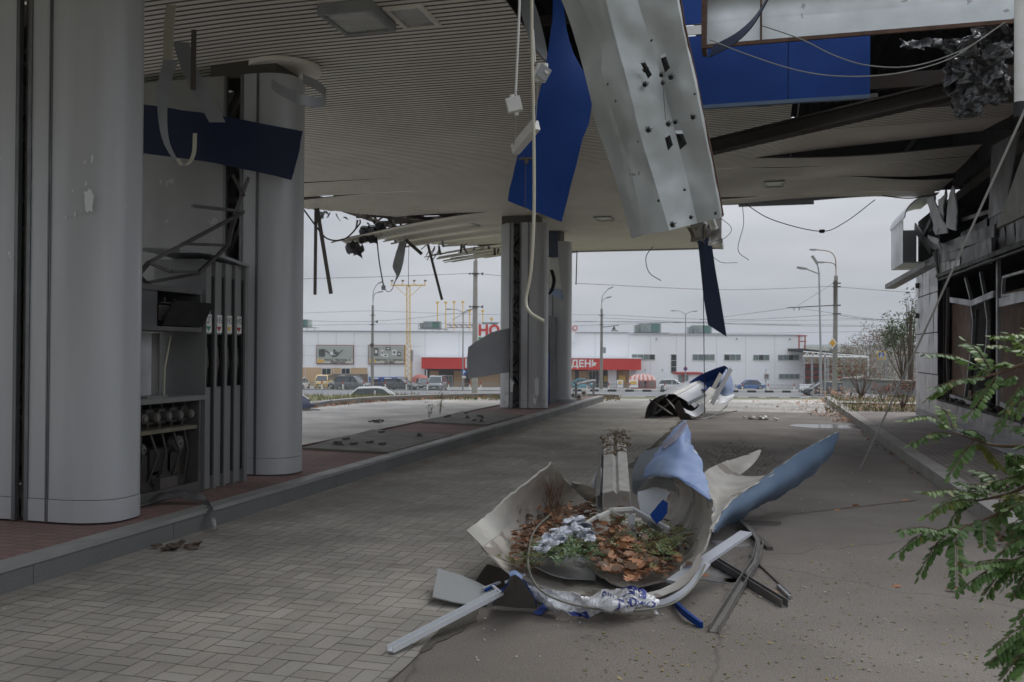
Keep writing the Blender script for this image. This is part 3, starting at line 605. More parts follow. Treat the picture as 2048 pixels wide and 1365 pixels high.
    for k, (tx, cm) in enumerate((('\u0414\u041f', m_green), ('A95', m_redd), ('A92', m_yel), ('A95', m_redd))):
        yy = a+k*wv+.013+(wv-.075)/2; c = MB(); c.b2((x-.012,yy-.055,1.755),(x-.005,yy+.055,1.94)); lb = part('grade_label', c, m_ltext, r)
        c = MB(); text_mb(c, tx, .09, lambda X, Yt, Z: V((x-.003, yy+X*.72, 1.855+Yt))); part('lettering', c, m_ktext, lb)
        c = MB(); c.prism([V((x-.004,yy-.045,1.82)),V((x-.004,yy+.045,1.82)),V((x-.004,yy,1.77))], (0,0,0), (.002,0,0)); part('arrow', c, cm, lb)
    # top tray
    c = MB(); c.sheet(patch([[V((x-.62,a-.6,2.56)),V((x-.6,a,2.58)),V((x-.6,b,2.50))],[V((x+.02,a-.45,2.53)),V((x+.05,a,2.56)),V((x+.05,b,2.49))]],3,3), .03); part('top_tray', c, m_graypl, r)
    return r
dispenser(6.92, 'gutted fuel pump with open motor compartment between the two nearest pillars', True)
d2 = root('fuel_dispenser', 'far fuel pump with a blue lower panel, between the far pillars', 'fuel pump', (-5.7, 23, .158))
c = MB(); c.b2((-6.1,22.05,.16),(-5.36,23.3,1.5)); part('pump_cabinet', c, m_blue, d2)
c = MB(); x = -5.33; c.b2((-6.1,23.3,.16),(x-.03,24.1,2.5)); c.b2((-6.0,22.05,1.5),(-5.5,23.3,2.2))
for k in range(6): c.b2((x-.03,23.3+k*.15,.16),(x,23.34+k*.15,2.5))
part('hose_cabinet', c, m_graypl, d2)
c = MB(); c.b2((x-.03,23.35,1.2),(x-.02,24.05,1.75)); part('nozzle_recess', c, m_black, d2)
# plates over the pump pits
def hatch(c4, lab, seed):
    r_ = random.Random(seed); Q = [G(a, b, .165) for a, b in c4]; cx = sum(p.x for p in Q)/4; cy = sum(p.y for p in Q)/4
    r = root('pit_cover', lab, 'pit cover', (cx, cy, .16), 0); m = MB(); m.prism([V((p.x,p.y,0)) for p in Q], (0,0,.16), (0,0,.19)); part('plate', m, mat('pit_plate', (.17,.155,.135), .7, .1, (.11,.10,.088), 3, .3, .2), r)
    ax = (Q[1]-Q[0]); ay = (Q[3]-Q[0])
    for k in range(8):
        u, v = r_.uniform(.08,.9), r_.uniform(.1,.9); p = Q[0]+ax*u+ay*v; m = MB()
        if k % 3: m.box((p.x,p.y,.205),(.05,.16,.03))
        else: m.box((p.x,p.y,.215),(.05,.05,.05)); m.box((p.x,p.y,.196),(.09,.09,.012))
        part('latch', m, m_steel, r)
hatch([(605,899),(778,908),(905,873),(745,862)], 'large steel pit cover on the island beside the second pillar', 4)
hatch([(842,846),(975,852),(1046,832),(925,825)], 'steel pit cover on the island just before the far pillars', 9)
# guard hoop and small parts at the end of the island
a = G(1152,800,.16); b = G(1187,789,.16); zz = .6
mb = MB(); mb.tube(cr_curve([V((a.x,a.y,zz)), V((a.x*.3+b.x*.7,a.y*.3+b.y*.7,zz+.02)), V((b.x+.05,b.y,zz)), V((b.x,b.y,zz-.12)), V((b.x,b.y,.17))], 6), .04, 10); mb.cyl((a.x,a.y,.38), .04, .44)
one('guard_rail', mb, m_graypl, 'bent grey pipe guard rail at the far end of the island', 'guard rail')
for k, (px, py) in enumerate(((1146,797),(1158,800),(1168,792))):
    p = G(px, py, .165); mb = MB(); mb.box((p.x,p.y,.24),(.16,.1,.15)); mb.box((p.x,p.y-.053,.25),(.07,.01,.06), None, 1); mb.cyl((p.x,p.y,.33), .02, .05)
    one('junction_box', mb, [m_white, m_steel], ['small white electrical box at the foot of the farthest pillar', 'lower white electrical box beside the farthest pillar base plate', 'rear white electrical box near the pipe guard rail'][k], 'electrical box')
# ================================================================== HANGING WRECKAGE
def pgrid(rows, nu=5, nv=5, dent=0, fr=3, seed=0): return patch([PP(r) for r in rows], nu, nv, dent, fr, seed)
# big galvanised sheet
mb = MB(); D = 6.3
rows = [[(1098,-60,6.2),(1132,-60,6.05),(1196,-60,5.95),(1255,-60,6.05),(1342,-60,6.0),(1352,-60,6.1)],
        [(1142,50,6.3),(1200,90,6.15),(1226,60,6.05),(1290,50,6.12),(1362,45,6.05),(1368,45,6.18)],
        [(1180,190,6.4),(1205,150,6.2),(1258,180,6.1),(1325,165,6.2),(1385,150,6.1),(1391,150,6.22)],
        [(1192,248,6.5),(1240,270,6.3),(1280,270,6.15),(1350,265,6.25),(1405,250,6.15),(1411,250,6.25)],
        [(1228,350,6.5),(1262,340,6.3),(1306,355,6.2),(1372,350,6.28),(1424,340,6.2),(1430,340,6.3)],
        [(1264,478,6.45),(1290,470,6.3),(1338,462,6.2),(1395,447,6.3),(1441,436,6.2),(1446,434,6.3)]]
r_ = root('fascia_sheet', 'large bent galvanised sheet with shrapnel holes hanging from the canopy in the middle', 'metal sheet', tuple(P(1350,460,6.3)))
for j in range(5):
    ca_ = cr_curve(PP([r[j] for r in rows]), 8); cb_ = cr_curve(PP([r[j+1] for r in rows]), 8); gg = []
    for a_, b_ in zip(ca_, cb_):
        row = []
        for t in [i/7 for i in range(8)]:
            p = a_.lerp(b_, t); bl = math.sin(math.pi*t); row.append(p+FA*(.055*bl*noise.noise(p*2.6)+.022*bl*noise.noise(p*6)+.008*noise.noise(p*15)))
        gg.append(row)
    mb.sheet(gg, .006, 0, 0)
part('sheet', mb, m_galv, r_)
mb = MB()
def hole(px, py, s0, n=7, d=6.1, seed=0, mm=mb, tilt=0):
    s = s0*1.3; q = random.Random(int(px*7+py)); c = P(px,py,d); rt = RA; up = V((0,0,1)); ring = []; inr = []
    for i in range(n*2):
        a = i/(n*2)*6.283; rr = s*(1 if i % 2 else .62)*q.uniform(.8,1.15); ring.append(c+rt*math.cos(a)*rr+up*math.sin(a)*rr-FA*.035*(1 if i%2 else .3)); inr.append(c+rt*math.cos(a)*s*.5+up*math.sin(a)*s*.5)
    k = len(ring); mm.add(ring+inr, [(i,(i+1)%k,k+(i+1)%k,k+i) for i in range(k)], 0, True)
    mm.add([p+FA*-.004 for p in inr], [tuple(range(k))], 1)
for px, py, s in ((1290,142,.022),(1322,152,.02),(1341,156,.026),(1289,171,.022),(1325,168,.018),(1302,83,.008),(1296,262,.024),(1336,250,.022),(1350,246,.02),(1385,236,.022),(1215,170,.008),(1231,204,.008),(1368,381,.01),(1381,436,.016),(1344,451,.022),(1430,428,.012),(1316,403,.01),(1388,190,.008)): hole(px, py, s)
for (a, b, c_, d_) in (((1279,122),(1288,120),(1304,150),(1296,158)),((1320,112),(1330,108),(1340,136),(1330,146)),((1328,270),(1338,264),(1346,290),(1336,302)),((1350,262),(1364,262),(1374,288),(1360,300))):
    mb.add([P(*a,6.06),P(*b,6.06),P(*c_,6.03),P(*d_,6.06)], [(0,1,2,3)], 1)
    q = [P(*a,6.05),P(*b,6.05)]; q2 = [x-V((0,0,.03))-FA*.04 for x in q]; mb.sheet([q,q2], .004)
part('shrapnel_hole', mb, [m_galv, m_darkroom], r_, kind='stuff')
mb = MB(); mb.tube([P(1352,-60,6.1),P(1368,45,6.15),P(1391,150,6.2),P(1411,250,6.24),P(1430,340,6.28),P(1446,432,6.28)], .008, 6); part('rusty_edge', mb, m_rust, r_)
# blue hanging panel
mb = MB(); mb.sheet(pgrid([[(1108,-20,8.6),(1125,-20,8.6)],[(1103,50,8.5),(1137,85,8.5)],[(1085,160,8.4),(1181,176,8.4)],[(1062,240,8.4),(1179,235,8.4)],[(1035,310,8.45),(1160,300,8.4)],[(1015,402,8.5),(1122,445,8.5)]], 4, 6, .02, 2, 3), .03, 0, 1)
r_ = root('blue_sheet', 'tall bright blue cladding panel hanging vertically left of the galvanised sheet', 'cladding panel', tuple(P(1070,420,8.5)))
part('face', mb, [m_blue, m_beige], r_)
mb = MB(); mb.tube(PP([(1046,312,8.35),(1051,330,8.33),(1050,420,8.35)]), .003, 5); mb.box(P(1051,318,8.33), (.12,.03,.02)); mb.box(P(1053,322,8.32), (.03,.03,.06)); part('torn_fixing', mb, m_steel, r_)
# grey bent bracket beside it
mb = MB(); mb.sheet(pgrid([[(1034,-20,8.9),(1062,-20,8.9)],[(1042,25,8.9),(1085,60,8.9)],[(1064,88,8.9),(1098,122,8.9)],[(1085,118,8.8),(1096,126,8.8)]], 3, 3, .01), .02)
one('torn_flashing', mb, m_graypl, 'narrow grey flashing strip hanging at the torn ceiling edge above the white cables', 'flashing')
# cables and boxes
def cable(pts, r, m, lab, group=None, cat='cable', nm='cable', n=6): mb = MB(); mb.tube(cr_curve(PP(pts), 6), r, n); return one(nm, mb, m, lab, cat, group)
cable([(1063,-30,5),(1064,90,5),(1067,230,5),(1068,420,5),(1062,540,5),(1052,600,5),(1060,625,4.95),(1088,643,4.9)], .0095, m_cream, 'thickest white cable hanging lowest in front of the far pillars', n=8)
cable([(1040,-30,5.2),(1037,60,5.2),(1031,192,5.2)], .0075, m_white, 'white cable holding the square junction box', n=8)
cable([(1066,60,5.05),(1070,125,5.05)], .006, m_white, 'short white cable above the open junction box')
cable([(1029,228,5.2),(1031,255,5.2),(1027,290,5.2)], .003, m_wireg, 'thin dark cable under the square junction box')
cable([(1075,165,5.05),(1074,200,5.05),(1071,245,5.05)], .003, m_wireg, 'thin dark cable below the open junction box')
for (px, py, s, rz, op, lab) in ((1028,211,.085,.25,0,'closed square white junction box hanging on a cable'),(1083,146,.08,-.5,1,'open square white junction box against the blue panel')):
    r_ = root('cable_box', lab, 'junction box', tuple(P(px,py,5.1)-V((0,0,.05)))); mb = MB(); M = Matrix.Rotation(YAW, 3, 'Z') @ Matrix.Rotation(-rz, 3, 'Y') @ Matrix.Rotation(.5*op, 3, 'Z')
    mb.box(P(px,py,5.1), (s,.045,s), M); part('body', mb, m_white, r_)
    mb = MB(); mb.box(P(px,py,5.1)+M@V((0,-.027,0)), (s*.9,.01,s*.9), M, 1 if op else 0)
    if op: mb.box(P(px,py,5.1)+M@V((.01,-.034,.01)), (s*.3,.01,s*.2), M, 0)
    part('cover' if not op else 'terminal', mb, [m_white, m_graypl], r_)
    for q in (-1, 1): mb = MB(); mb.cyl(P(px,py,5.1)+M@V((0,0,q*(s/2+.008))), .014, .02, 'Z', 10); part('cable_gland', mb, m_white, r_)
mb = MB(); mb.beam(P(1072,250,5.05), P(1030,300,5.25), .045, .06, m=0); one('cable_duct', mb, m_white, 'short white cable duct tilted across the blue panel edge', 'cable duct')
cable([(1034,0,6),(1036,-1,6)], .001, m_wireg, 'stub of thin wire at the top of the ceiling tear') if False else None
cable([(1420,160-80,9.2),(1490,108,9.2),(1590,140,9.2),(1680,153,9.2),(1790,148,9.2),(1900,118,9.2),(1985,62,9.2),(2040,30,9.2)], .006, m_wireg, 'longer sagging pale wire strung below the gutter band')
cable([(1525,52,9.0),(1600,78,9.0),(1670,112,9.0),(1740,132,9.0),(1830,132,9.0),(1930,98,9.0),(2010,45,9.0)], .006, m_wireg, 'shorter sagging pale wire starting at the gutter joint')
mb = MB(); mb.ribbon(PP([(1422,104,9.6),(1470,78,9.4),(1510,40,9.2),(1545,-20,9.0)]), V((.05,0,.13)), .012, 5); one('bent_bracket', mb, m_bluemid if False else mat('navy_strip', (.02,.03,.07), .5), 'bent dark navy strip across the gutter band at top right', 'metal strip')
# diagonal burnt beam
mb = MB(); a, b = P(1405,300,13.2), P(1925,178,10.6); mb.beam(a, b, .09, .2); mb.beam(a+V((0,-.05,.09)), b+V((0,-.05,.09)), .2, .02); mb.beam(a-V((0,.05,.09)), b-V((0,.05,.09)), .2, .02)
one('fallen_beam', mb, m_burnt, 'blackened steel beam hanging diagonally under the right ceiling', 'steel beam')
# crumpled foil insulation
mb = MB(); q = random.Random(5)
for k in range(26):
    cx, cy = q.uniform(1905,1995), q.uniform(80,205); h = q.uniform(40,75); w_ = q.uniform(14,34); d0 = q.uniform(9.6,10.3)
    rows = [[(cx-w_+q.uniform(-8,8)+j*w_, cy-h/2+i*h/3, d0+q.uniform(-.12,.12)) for j in range(3)] for i in range(4)]
    mb.sheet(pgrid(rows, 6, 6, .09, 11, k), .003, sm=False)
for k in range(7):
    cx = 1800+k*22; rows = [[(cx+j*12+q.uniform(-4,4), 78+i*10+q.uniform(-3,3), 10.6+q.uniform(-.1,.1)) for j in range(3)] for i in range(3)]; mb.sheet(pgrid(rows, 3, 3, .05, 8, k+30), .003)
one('foil_insulation', mb, mat('sooty_foil', (.20,.20,.205), .4, .4, (.012,.012,.012), 7, .1, .5, 22, sharp=.1), 'crumpled scorched foil insulation hanging in the dark corner at top right', 'insulation')
# white tube at right edge
mb = MB(); mb.tube([P(2040,-40,8.6), P(2040,205,8.6)], .05, 14); mb.tube([P(2040,205,8.6), P(2040,235,8.6)], .056, 14, 1); one('down_pipe', mb, [m_white, m_black], 'white vertical downpipe stub at the upper right edge', 'pipe')
# torn end of the main canopy, with hanging blue strip
mb = MB(); mb.sheet(pgrid([[(1392,452,21),(1418,450,21)],[(1400,520,21),(1428,520,21)],[(1408,600,21),(1441,600,21)],[(1416,650,21),(1453,674,21)]], 4, 3, .03, 1), .04, 0, 1)
one('hanging_blue_strip', mb, [mat('navy_cladding', (.045,.075,.17), .5, 0, (.03,.055,.13), 1.2), m_beige], 'long navy cladding strip hanging point down below the galvanised sheet', 'cladding strip')
mb = MB()
for k in range(10):
    cx, cy = q.uniform(1395,1430), q.uniform(455,478); rows = [[(cx-12+j*12+q.uniform(-4,4), cy-16+i*15+q.uniform(-3,3), 20.8+q.uniform(-.2,.2)) for j in range(3)] for i in range(3)]; mb.sheet(pgrid(rows, 3, 3, .12, 3, k), .008, 0, k % 2)
mb.sheet(pgrid([[(1372,455,21),(1398,450,21)],[(1398,492,21),(1404,490,21)]],2,2), .02)
one('crumpled_cladding', mb, [m_beige, m_silver], 'crumpled cladding lump where the navy strip hangs from the canopy', 'cladding')
for pts, lab, rr in (([(1406,450,19),(1407,600,19),(1409,790,19),(1409,828,19)],'vertical thin cable dropping to the far wreckage heap',.009),
    ([(1432,430,18),(1462,455,18),(1452,475,18),(1425,484,18)],'small looping wire right of the galvanised sheet corner',.006),
    ([(1485,412,19.5),(1487,450,19.5),(1476,500,19.5),(1498,521,19.5)],'thin wire with a kinked end hanging from the right canopy edge',.007),
    ([(1418,470,20),(1416,500,20),(1440,524,20),(1475,526,20)],'thin curved wire beside the navy strip',.006),
    ([(1490,408,19.5),(1545,440,19.3),(1640,463,19.2),(1690,445,19.3),(1750,400,19.5)],'sagging black cable with a knot under the right canopy edge',.01),
    ([(1306,493,28),(1292,515,28),(1298,545,28),(1322,562,28)],'curved black wire hanging from the far canopy edge',.013),
    ([(1325,160,6.02),(1328,200,6.02),(1331,240,6.02)],'hairline wire over the galvanised sheet',.002),
    ([(1154,502,28),(1152,570,28)],'short straight rod hanging beside the farthest pillar',.018),
    ([(602,412,20),(630,450,20.5),(655,478,20.5),(690,478,20.5),(718,450,21),(720,440,21)],'drooping black cable at the torn left ceiling edge',.018),
    ([(752,455,24),(758,520,24),(767,572,24)],'black cable that carries a small box left of the yellow mast',.018),
    ([(768,576,24),(776,584,24),(786,575,24),(800,530,24),(815,480,24)],'thin wire looping up from the small hanging box',.010),
    ([(818,478,25),(817,530,25),(817,575,25)],'thin straight wire in line with the yellow mast',.008),
    ([(1868,390,17),(1820,397,17.5),(1775,393,18),(1765,392,18)],'cable lying along the right canopy edge near the kiosk',.012)):
    cable(pts, rr, m_wire, lab)
mb = MB(); p = P(767,576,24); mb.box(p, (.09,.07,.12)); mb.cyl(p+V((0,0,.08)), .02, .05); one('cable_box', mb, m_graypl, 'small grey box at the end of the black cable left of the yellow mast', 'junction box')
mb = MB(); p = P(1644,463,19.2); mb.box(p, (.1,.06,.07)); mb.tube([p-V((.06,0,0)),p+V((.06,0,.01))], .02, 6); one('cable_knot', mb, m_wire, 'black connector knot on the sagging cable in the sky on the right', 'cable connector')
# strips hanging from the torn left edge
def bar(a, b, w_, h_, m, lab, nm='metal_strip', cat='metal strip', lip=0): mb = MB(); mb.beam(P(*a), P(*b), w_, h_, FA, lip=lip); return one(nm, mb, m, lab, cat)
bar((632,412,20.5),(630,590,20.5),.07,.03,m_steel,'vertical dark strip hanging in the sky right of the second pillar')
bar((634,415,20.5),(662,588,20.3),.085,.03,m_steel,'slanting dark strip beside the vertical one right of the second pillar')
bar((856,490,26),(884,600,25.6),.075,.04,m_steel,'thin slanting dark strip hanging above the parked cars')
bar((811,480,24.5),(843,508,24),.09,.05,m_steel,'short slanting bar under the torn slats')
mb = MB(); mb.sheet(pgrid([[(799,484,24),(812,482,24)],[(793,505,24),(809,512,23.9)],[(785,533,24),(803,540,24)],[(793,553,24),(796,556,24)],[(787,567,24),(788,568,24)]], 3, 3, .03), .015); one('torn_sheet', mb, m_graypl, 'grey torn sheet tapering to a point under the drooping slats', 'metal sheet')
for cx, cy, s, lab in ((738,470,24,'dark crumpled scrap at the tip of the drooping slats'),(713,500,18,'crumpled scrap hanging lowest from the drooping slats'),(757,455,16,'small dark scrap among the broken truss bars')):
    mb = MB()
    for k in range(6):
        a_, b_ = cx+q.uniform(-6,6), cy+q.uniform(-6,6); rows = [[(a_-s*.5+j*s*.5+q.uniform(-4,4), b_-s*.5+i*s*.5+q.uniform(-4,4), 23.2+q.uniform(-.2,.2)) for j in range(3)] for i in range(3)]; mb.sheet(pgrid(rows, 3, 3, .15, 3, k), .01)
    one('crumpled_scrap', mb, mat('scrap_dark', (.10,.10,.105), .6, .2, (.04,.04,.04), 4), lab, 'scrap')
mb = MB()
for k in range(26):
    t = q.random(); b0 = (605+t*150+q.uniform(-6,6), 412+t*34+q.uniform(-3,5), 21+t*2) if k < 11 else (q.uniform(760,1000), 0, 27)
    if k >= 11: b0 = (b0[0], 470+(b0[0]-760)*.11+q.uniform(-4,6), 25.5)
    l_ = q.uniform(5,20); dx = q.uniform(-12,10); mb.ribbon(PP([b0,(b0[0]+dx*.4,b0[1]+l_*.5,b0[2]+.1),(b0[0]+dx,b0[1]+l_*.9,b0[2])]), RA*q.uniform(.03,.09), .008, 3, q.choice([0,0,1]), wend=RA*q.uniform(.01,.08))
one('torn_slats', mb, [m_graypl, m_steel], 'ragged torn slat ends and scraps along the broken left ceiling edge', 'scrap', kind='stuff')
mb = MB()
for k in range(7):
    a_ = (q.uniform(850,880), q.uniform(485,500)); mb.beam(P(*a_,27), P(a_[0]+q.uniform(-18,8), a_[1]+q.uniform(12,30),27), .06, .02)
one('torn_strips', mb, m_steel, 'bunch of short torn strips at the canopy corner left of the far pillars', 'scrap')
# wreckage around the near pump
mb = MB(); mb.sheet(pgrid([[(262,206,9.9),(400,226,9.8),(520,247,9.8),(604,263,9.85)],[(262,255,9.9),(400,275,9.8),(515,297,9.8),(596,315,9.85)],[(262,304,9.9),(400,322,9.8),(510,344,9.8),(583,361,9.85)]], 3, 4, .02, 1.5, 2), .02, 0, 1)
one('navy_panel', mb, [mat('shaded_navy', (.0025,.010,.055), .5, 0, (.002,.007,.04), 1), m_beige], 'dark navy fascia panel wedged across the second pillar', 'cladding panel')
def rib(pts, wv, m, lab, th=.006, nm='bent_strip', cat='metal strip', wend=None): mb = MB(); mb.ribbon(PP(pts), wv, th, 6, wend=wend); return one(nm, mb, m, lab, cat)
rib([(342,10,8.3),(338,60,8.3),(336,125,8.3)], RA*.095, m_cream, 'short cream strip hanging from the ceiling by the nearest pillar')
rib([(342,122,8.25),(328,170,8.1),(325,230,8.0),(333,285,8.0),(357,330,8.05)], RA*.12+FA*.04, m_graypl, 'long curved pale strip ending in a white tip over the navy panel', wend=RA*.03)
rib([(355,318,8),(364,331,8),(378,327,8),(388,305,8),(390,267,8)], RA*.035, m_cream, 'hook shaped thin cream strip over the navy panel')
rib([(362,85,8.8),(380,140,8.8),(405,190,8.8),(435,245,8.9)], RA*.16, m_graypl, 'straight grey strip leaning diagonally behind the navy panel')
rib([(388,60,8.6),(386,180,8.6)], RA*.05, m_steel, 'thin dark vertical strip near the ceiling hatch')
mb = MB(); mb.ribbon(PP([(544,168,8.7),(560,180,8.4),(600,198,8.2),(640,205,8.4),(652,190,8.9),(635,172,9.2),(606,158,9.4)]), V((0,0,.10)), .006, 6); one('curled_band', mb, m_graypl, 'curled metal band sticking out from the top of the second pillar', 'metal band')
mb = MB(); Rr = .04
for a, b in (((497,355,9.6),(470,430,9.5)),((470,430,9.5),(455,492,9.3)),((455,492,9.3),(395,548,8.9)),((487,424,9.4),(385,412,8.9)),((485,426,9.4),(365,490,8.6)),((365,490,8.6),(298,525,8.3)),((298,525,8.3),(268,560,8.1)),((300,527,8.3),(340,543,8.4)),((340,543,8.4),(393,545,8.8)),((365,488,8.6),(452,491,9.3)),((465,350,9.5),(488,392,9.5)),((393,548,8.9),(295,566,8.3)),((282,555,8.3),(298,572,8.3))):
    mb.beam(P(*a), P(*b), Rr, Rr*.7)
one('twisted_frame', mb, mat('twisted_frame_grey', (.085,.08,.078), .5, .3), 'twisted light steel frame bent above the gutted fuel pump', 'metal frame')
mb = MB(); mb.sheet(patch([[V((-5.35,6.9,.17)),V((-5.2,7.1,.23)),V((-5.0,7.2,.21)),V((-4.86,7.15,.19)),V((-4.68,6.95,.16)),V((-4.55,6.85,.02))],[V((-5.35,7.15,.24)),V((-5.2,7.25,.29)),V((-5.0,7.3,.25)),V((-4.88,7.25,.2)),V((-4.66,7.0,.17)),V((-4.53,6.88,.02))]], 4, 5, .03, 9), .006)
one('foil_scrap', mb, mat('foil_scrap', (.22,.22,.22), .35, .5, (.09,.09,.09), 14, .3, .3), 'wrinkled foil strip draped over the kerb by the gutted pump', 'foil')
# peeled sheet and panels on the far pillars
mb = MB(); mb.sheet(pgrid([[(1025,655,22.2),(985,665,21.6),(958,680,21.1),(937,694,20.8)],[(1025,700,22.2),(985,715,21.6),(958,722,21.1),(935,726,20.8)],[(1025,744,22.2),(985,750,21.6),(958,755,21.1),(937,757,20.8)]], 4, 5, .02), .012)
one('peeled_sheet', mb, m_silver, 'curved silver sheet peeled off the far pillar towards the left', 'metal sheet')
mb = MB(); mb.sheet(pgrid([[(1096,462,23.6),(1115,462,23.4)],[(1096,515,23.6),(1116,515,23.3)]],2,2), .02, 0, 0); mb.sheet(pgrid([[(1096,517,23.6),(1116,517,23.3)],[(1098,575,23.4),(1123,578,23.0)]],3,3), .02, 1, 1); mb.sheet(pgrid([[(1098,577,23.4),(1123,580,23.0)],[(1100,588,23.4),(1126,600,22.9)]],2,2), .02, 2, 2)
one('striped_panel', mb, [mat('navy2', (.03,.045,.09), .5), m_white, m_bluelt], 'blue and white cladding panel hanging between the far pillars', 'cladding panel')
rib([(1103,540,22.6),(1108,560,22.5),(1104,580,22.6),(1096,590,22.7)], RA*.09, m_black, 'small black curled strip on the blue and white panel')
# ================================================================== CENTRAL HEAP
H = 'parts of the fallen column cladding'
mb = MB(); A = patch([GG([(932,1065,.32),(1000,1133,.2),(1090,1178,.12),(1190,1196,.08),(1260,1190,.08)]), GG([(975,1030,.42),(1030,1105,.16),(1100,1145,.08),(1200,1150,.05),(1260,1140,.05)]), GG([(1015,995,.52),(1065,1060,.18),(1130,1100,.07),(1220,1100,.05),(1270,1090,.05)]), GG([(1060,958,.64),(1100,1010,.28),(1150,1050,.1),(1230,1055,.05),(1270,1050,.05)]), GG([(1103,924,.76),(1140,972,.45),(1180,1005,.2),(1240,1030,.08),(1270,1030,.06)])], 7, 6, .022, 5, 1)
mb.sheet(A, .012, 0, 1, 0); r_ = root('beige_shell', 'beige curved cladding shell with a raised left flap, holding fallen leaves', 'cladding shell', tuple(G(1150,1150,0)), 0, None)
part('panel', mb, [m_beige, m_bluemid], r_)
mb = MB(); e = [row[0] for row in A]; mb.sheet([[p+V((0,0,.006)) for p in e],[row[3]+V((0,0,.012)) for row in A]], .006); part('edge_strip', mb, mat('cream_edge', (.47,.46,.42), .5, 0, (.38,.37,.33), 5), r_)
mb = MB(); mb.sheet(patch([GG([(1145,965,.45),(1180,970,.4),(1195,985,.3)]),GG([(1125,990,.3),(1160,1000,.2),(1200,1010,.12)])],4,4,.02), .01); part('torn_corner', mb, m_beige, r_)
mb = MB(); B = patch([GG([(1180,1128,.14),(1225,1168,.10),(1300,1170,.09),(1360,1145,.16),(1405,1098,.32),(1426,1040,.50),(1426,1000,.62)]), GG([(1185,1105,.1),(1240,1130,.06),(1300,1130,.05),(1350,1100,.12),(1390,1050,.30),(1405,1010,.48),(1405,975,.62)]), GG([(1215,1070,.07),(1255,1085,.05),(1300,1085,.05),(1335,1060,.1),(1365,1015,.28),(1380,980,.46),(1378,958,.62)]), GG([(1250,1030,.07),(1275,1040,.06),(1300,1030,.08),(1318,1005,.2),(1335,975,.38),(1345,958,.52),(1345,950,.64)])], 7, 6, .022, 5, 3)
mb.sheet(B, .014, 0, 1, 0)
r_ = root('blue_cone_shell', 'rolled cladding shell, beige inside, with a pale blue pointed tip folded over', 'cladding shell', tuple(G(1320,1120,0)))
part('panel', mb, [m_beige, m_bluelt], r_)
mb = MB(); C = patch([PP([(1368,842,6.9),(1370,842,6.9),(1372,842,6.9)]),PP([(1342,868,6.75),(1365,862,6.7),(1384,880,6.75)]), PP([(1322,892,6.75),(1360,888,6.5),(1396,915,6.5)]), PP([(1300,925,6.7),(1350,925,6.4),(1410,955,6.3)]), PP([(1288,950,6.7),(1345,950,6.3),(1418,985,6.1)]), PP([(1300,953,6.65),(1352,957,6.28),(1425,1004,6.0)])], 6, 6, .028, 6, 2)
mb.sheet(C, .014, 0, 1); part('folded_tip', mb, [m_bluelt, m_beige], r_)
mb = MB(); mb.sheet(pgrid([[(1322,893,6.7),(1345,872,6.66),(1370,843,6.82)],[(1330,899,6.62),(1353,880,6.58),(1374,848,6.72)]],2,5), .01); part('folded_seam', mb, mat('dirty_lilac', (.20,.19,.27), .5, 0, (.33,.33,.38), 8), r_)
def pc(nm, rows, mats, lab, cat='cladding sheet', th=.008, nu=4, nv=4, dent=.01, fr=4, seed=0, g=False):
    mb = MB(); gg = patch([(GG(r) if g else PP(r)) for r in rows], nu, nv, dent, fr, seed); mb.sheet(gg, th, 0, 1 if isinstance(mats, list) else 0); return one(nm, mb, mats, lab, cat), gg
pc('cladding_sheet', [[(1272,1000,6.8),(1280,950,7.1),(1310,905,7.3)],[(1275,930,6.9),(1300,915,7.1),(1340,895,7.2)]], m_silver, 'grey blue sheet standing behind the pale blue tip') if False else None
pc('cladding_sheet', [[(1265,985,7.0),(1268,940,7.05),(1285,905,7.1)],[(1285,995,6.95),(1300,945,6.9),(1335,890,7.0)]], mat('slate_sheet', (.20,.225,.25), .45, .1), 'slate grey sheet standing behind the pale blue tip')
pc('cladding_sheet', [[(1275,985,6.7),(1310,978,6.65),(1340,985,6.6)],[(1278,1010,6.6),(1300,1015,6.55),(1320,1018,6.5)],[(1285,1042,6.5),(1295,1045,6.45),(1305,1040,6.45)]], m_silver, 'small silver blue sheet folded between the gutter and the cone')
pc('cladding_sheet', [[(1300,1030,6.3),(1315,1012,6.3),(1325,1000,6.3)],[(1312,1048,6.2),(1330,1030,6.2),(1335,1005,6.25)]], m_blue, 'small deep blue curl inside the rolled shell')
pc('cladding_sheet', [[(1296,960,6.75),(1320,952,6.6),(1345,952,6.5)],[(1275,985,6.75),(1310,975,6.6),(1355,985,6.45)]], mat('dark_grey_sheet', (.13,.13,.125), .5, .1), 'dark grey sheet under the folded blue tip')
# gutter beam with plant debris
r_ = root('gutter_beam', 'pale double channel gutter beam rising from the heap, clogged with dead plants', 'gutter', tuple(G(1240,1025,0)))
a0, a1 = P(1236,1012,6.6), P(1232,893,8.6); ax = (a1-a0); mb = MB()
prof = [(-.11,.0),(-.11,.09),(-.035,.11),(-.01,.085),(.01,.11),(.085,.10),(.095,.0)]
g = [[a0+ax*t+RA*(x)+V((0,0,z+.004*noise.noise(V((t*9,x*20,0))))) for x, z in prof] for t in [i/12 for i in range(13)]]
mb.sheet(g, .008, sm=False); part('channel', mb, mat('gutter_white', (.42,.41,.39), .5, 0, (.24,.23,.21), 7, .4), r_)
mb = MB(); g = [[a0+ax*t+RA*x+V((0,0,z)) for x, z in ((-.115,-.05),(-.15,-.03),(-.16,.08),(-.135,.09))] for t in (-.02,.3,.6,.9)]; mb.sheet(g, .01, sm=False); part('side_plate', mb, mat('dirty_steel', (.15,.145,.135), .6, .1), r_)
mb = MB()
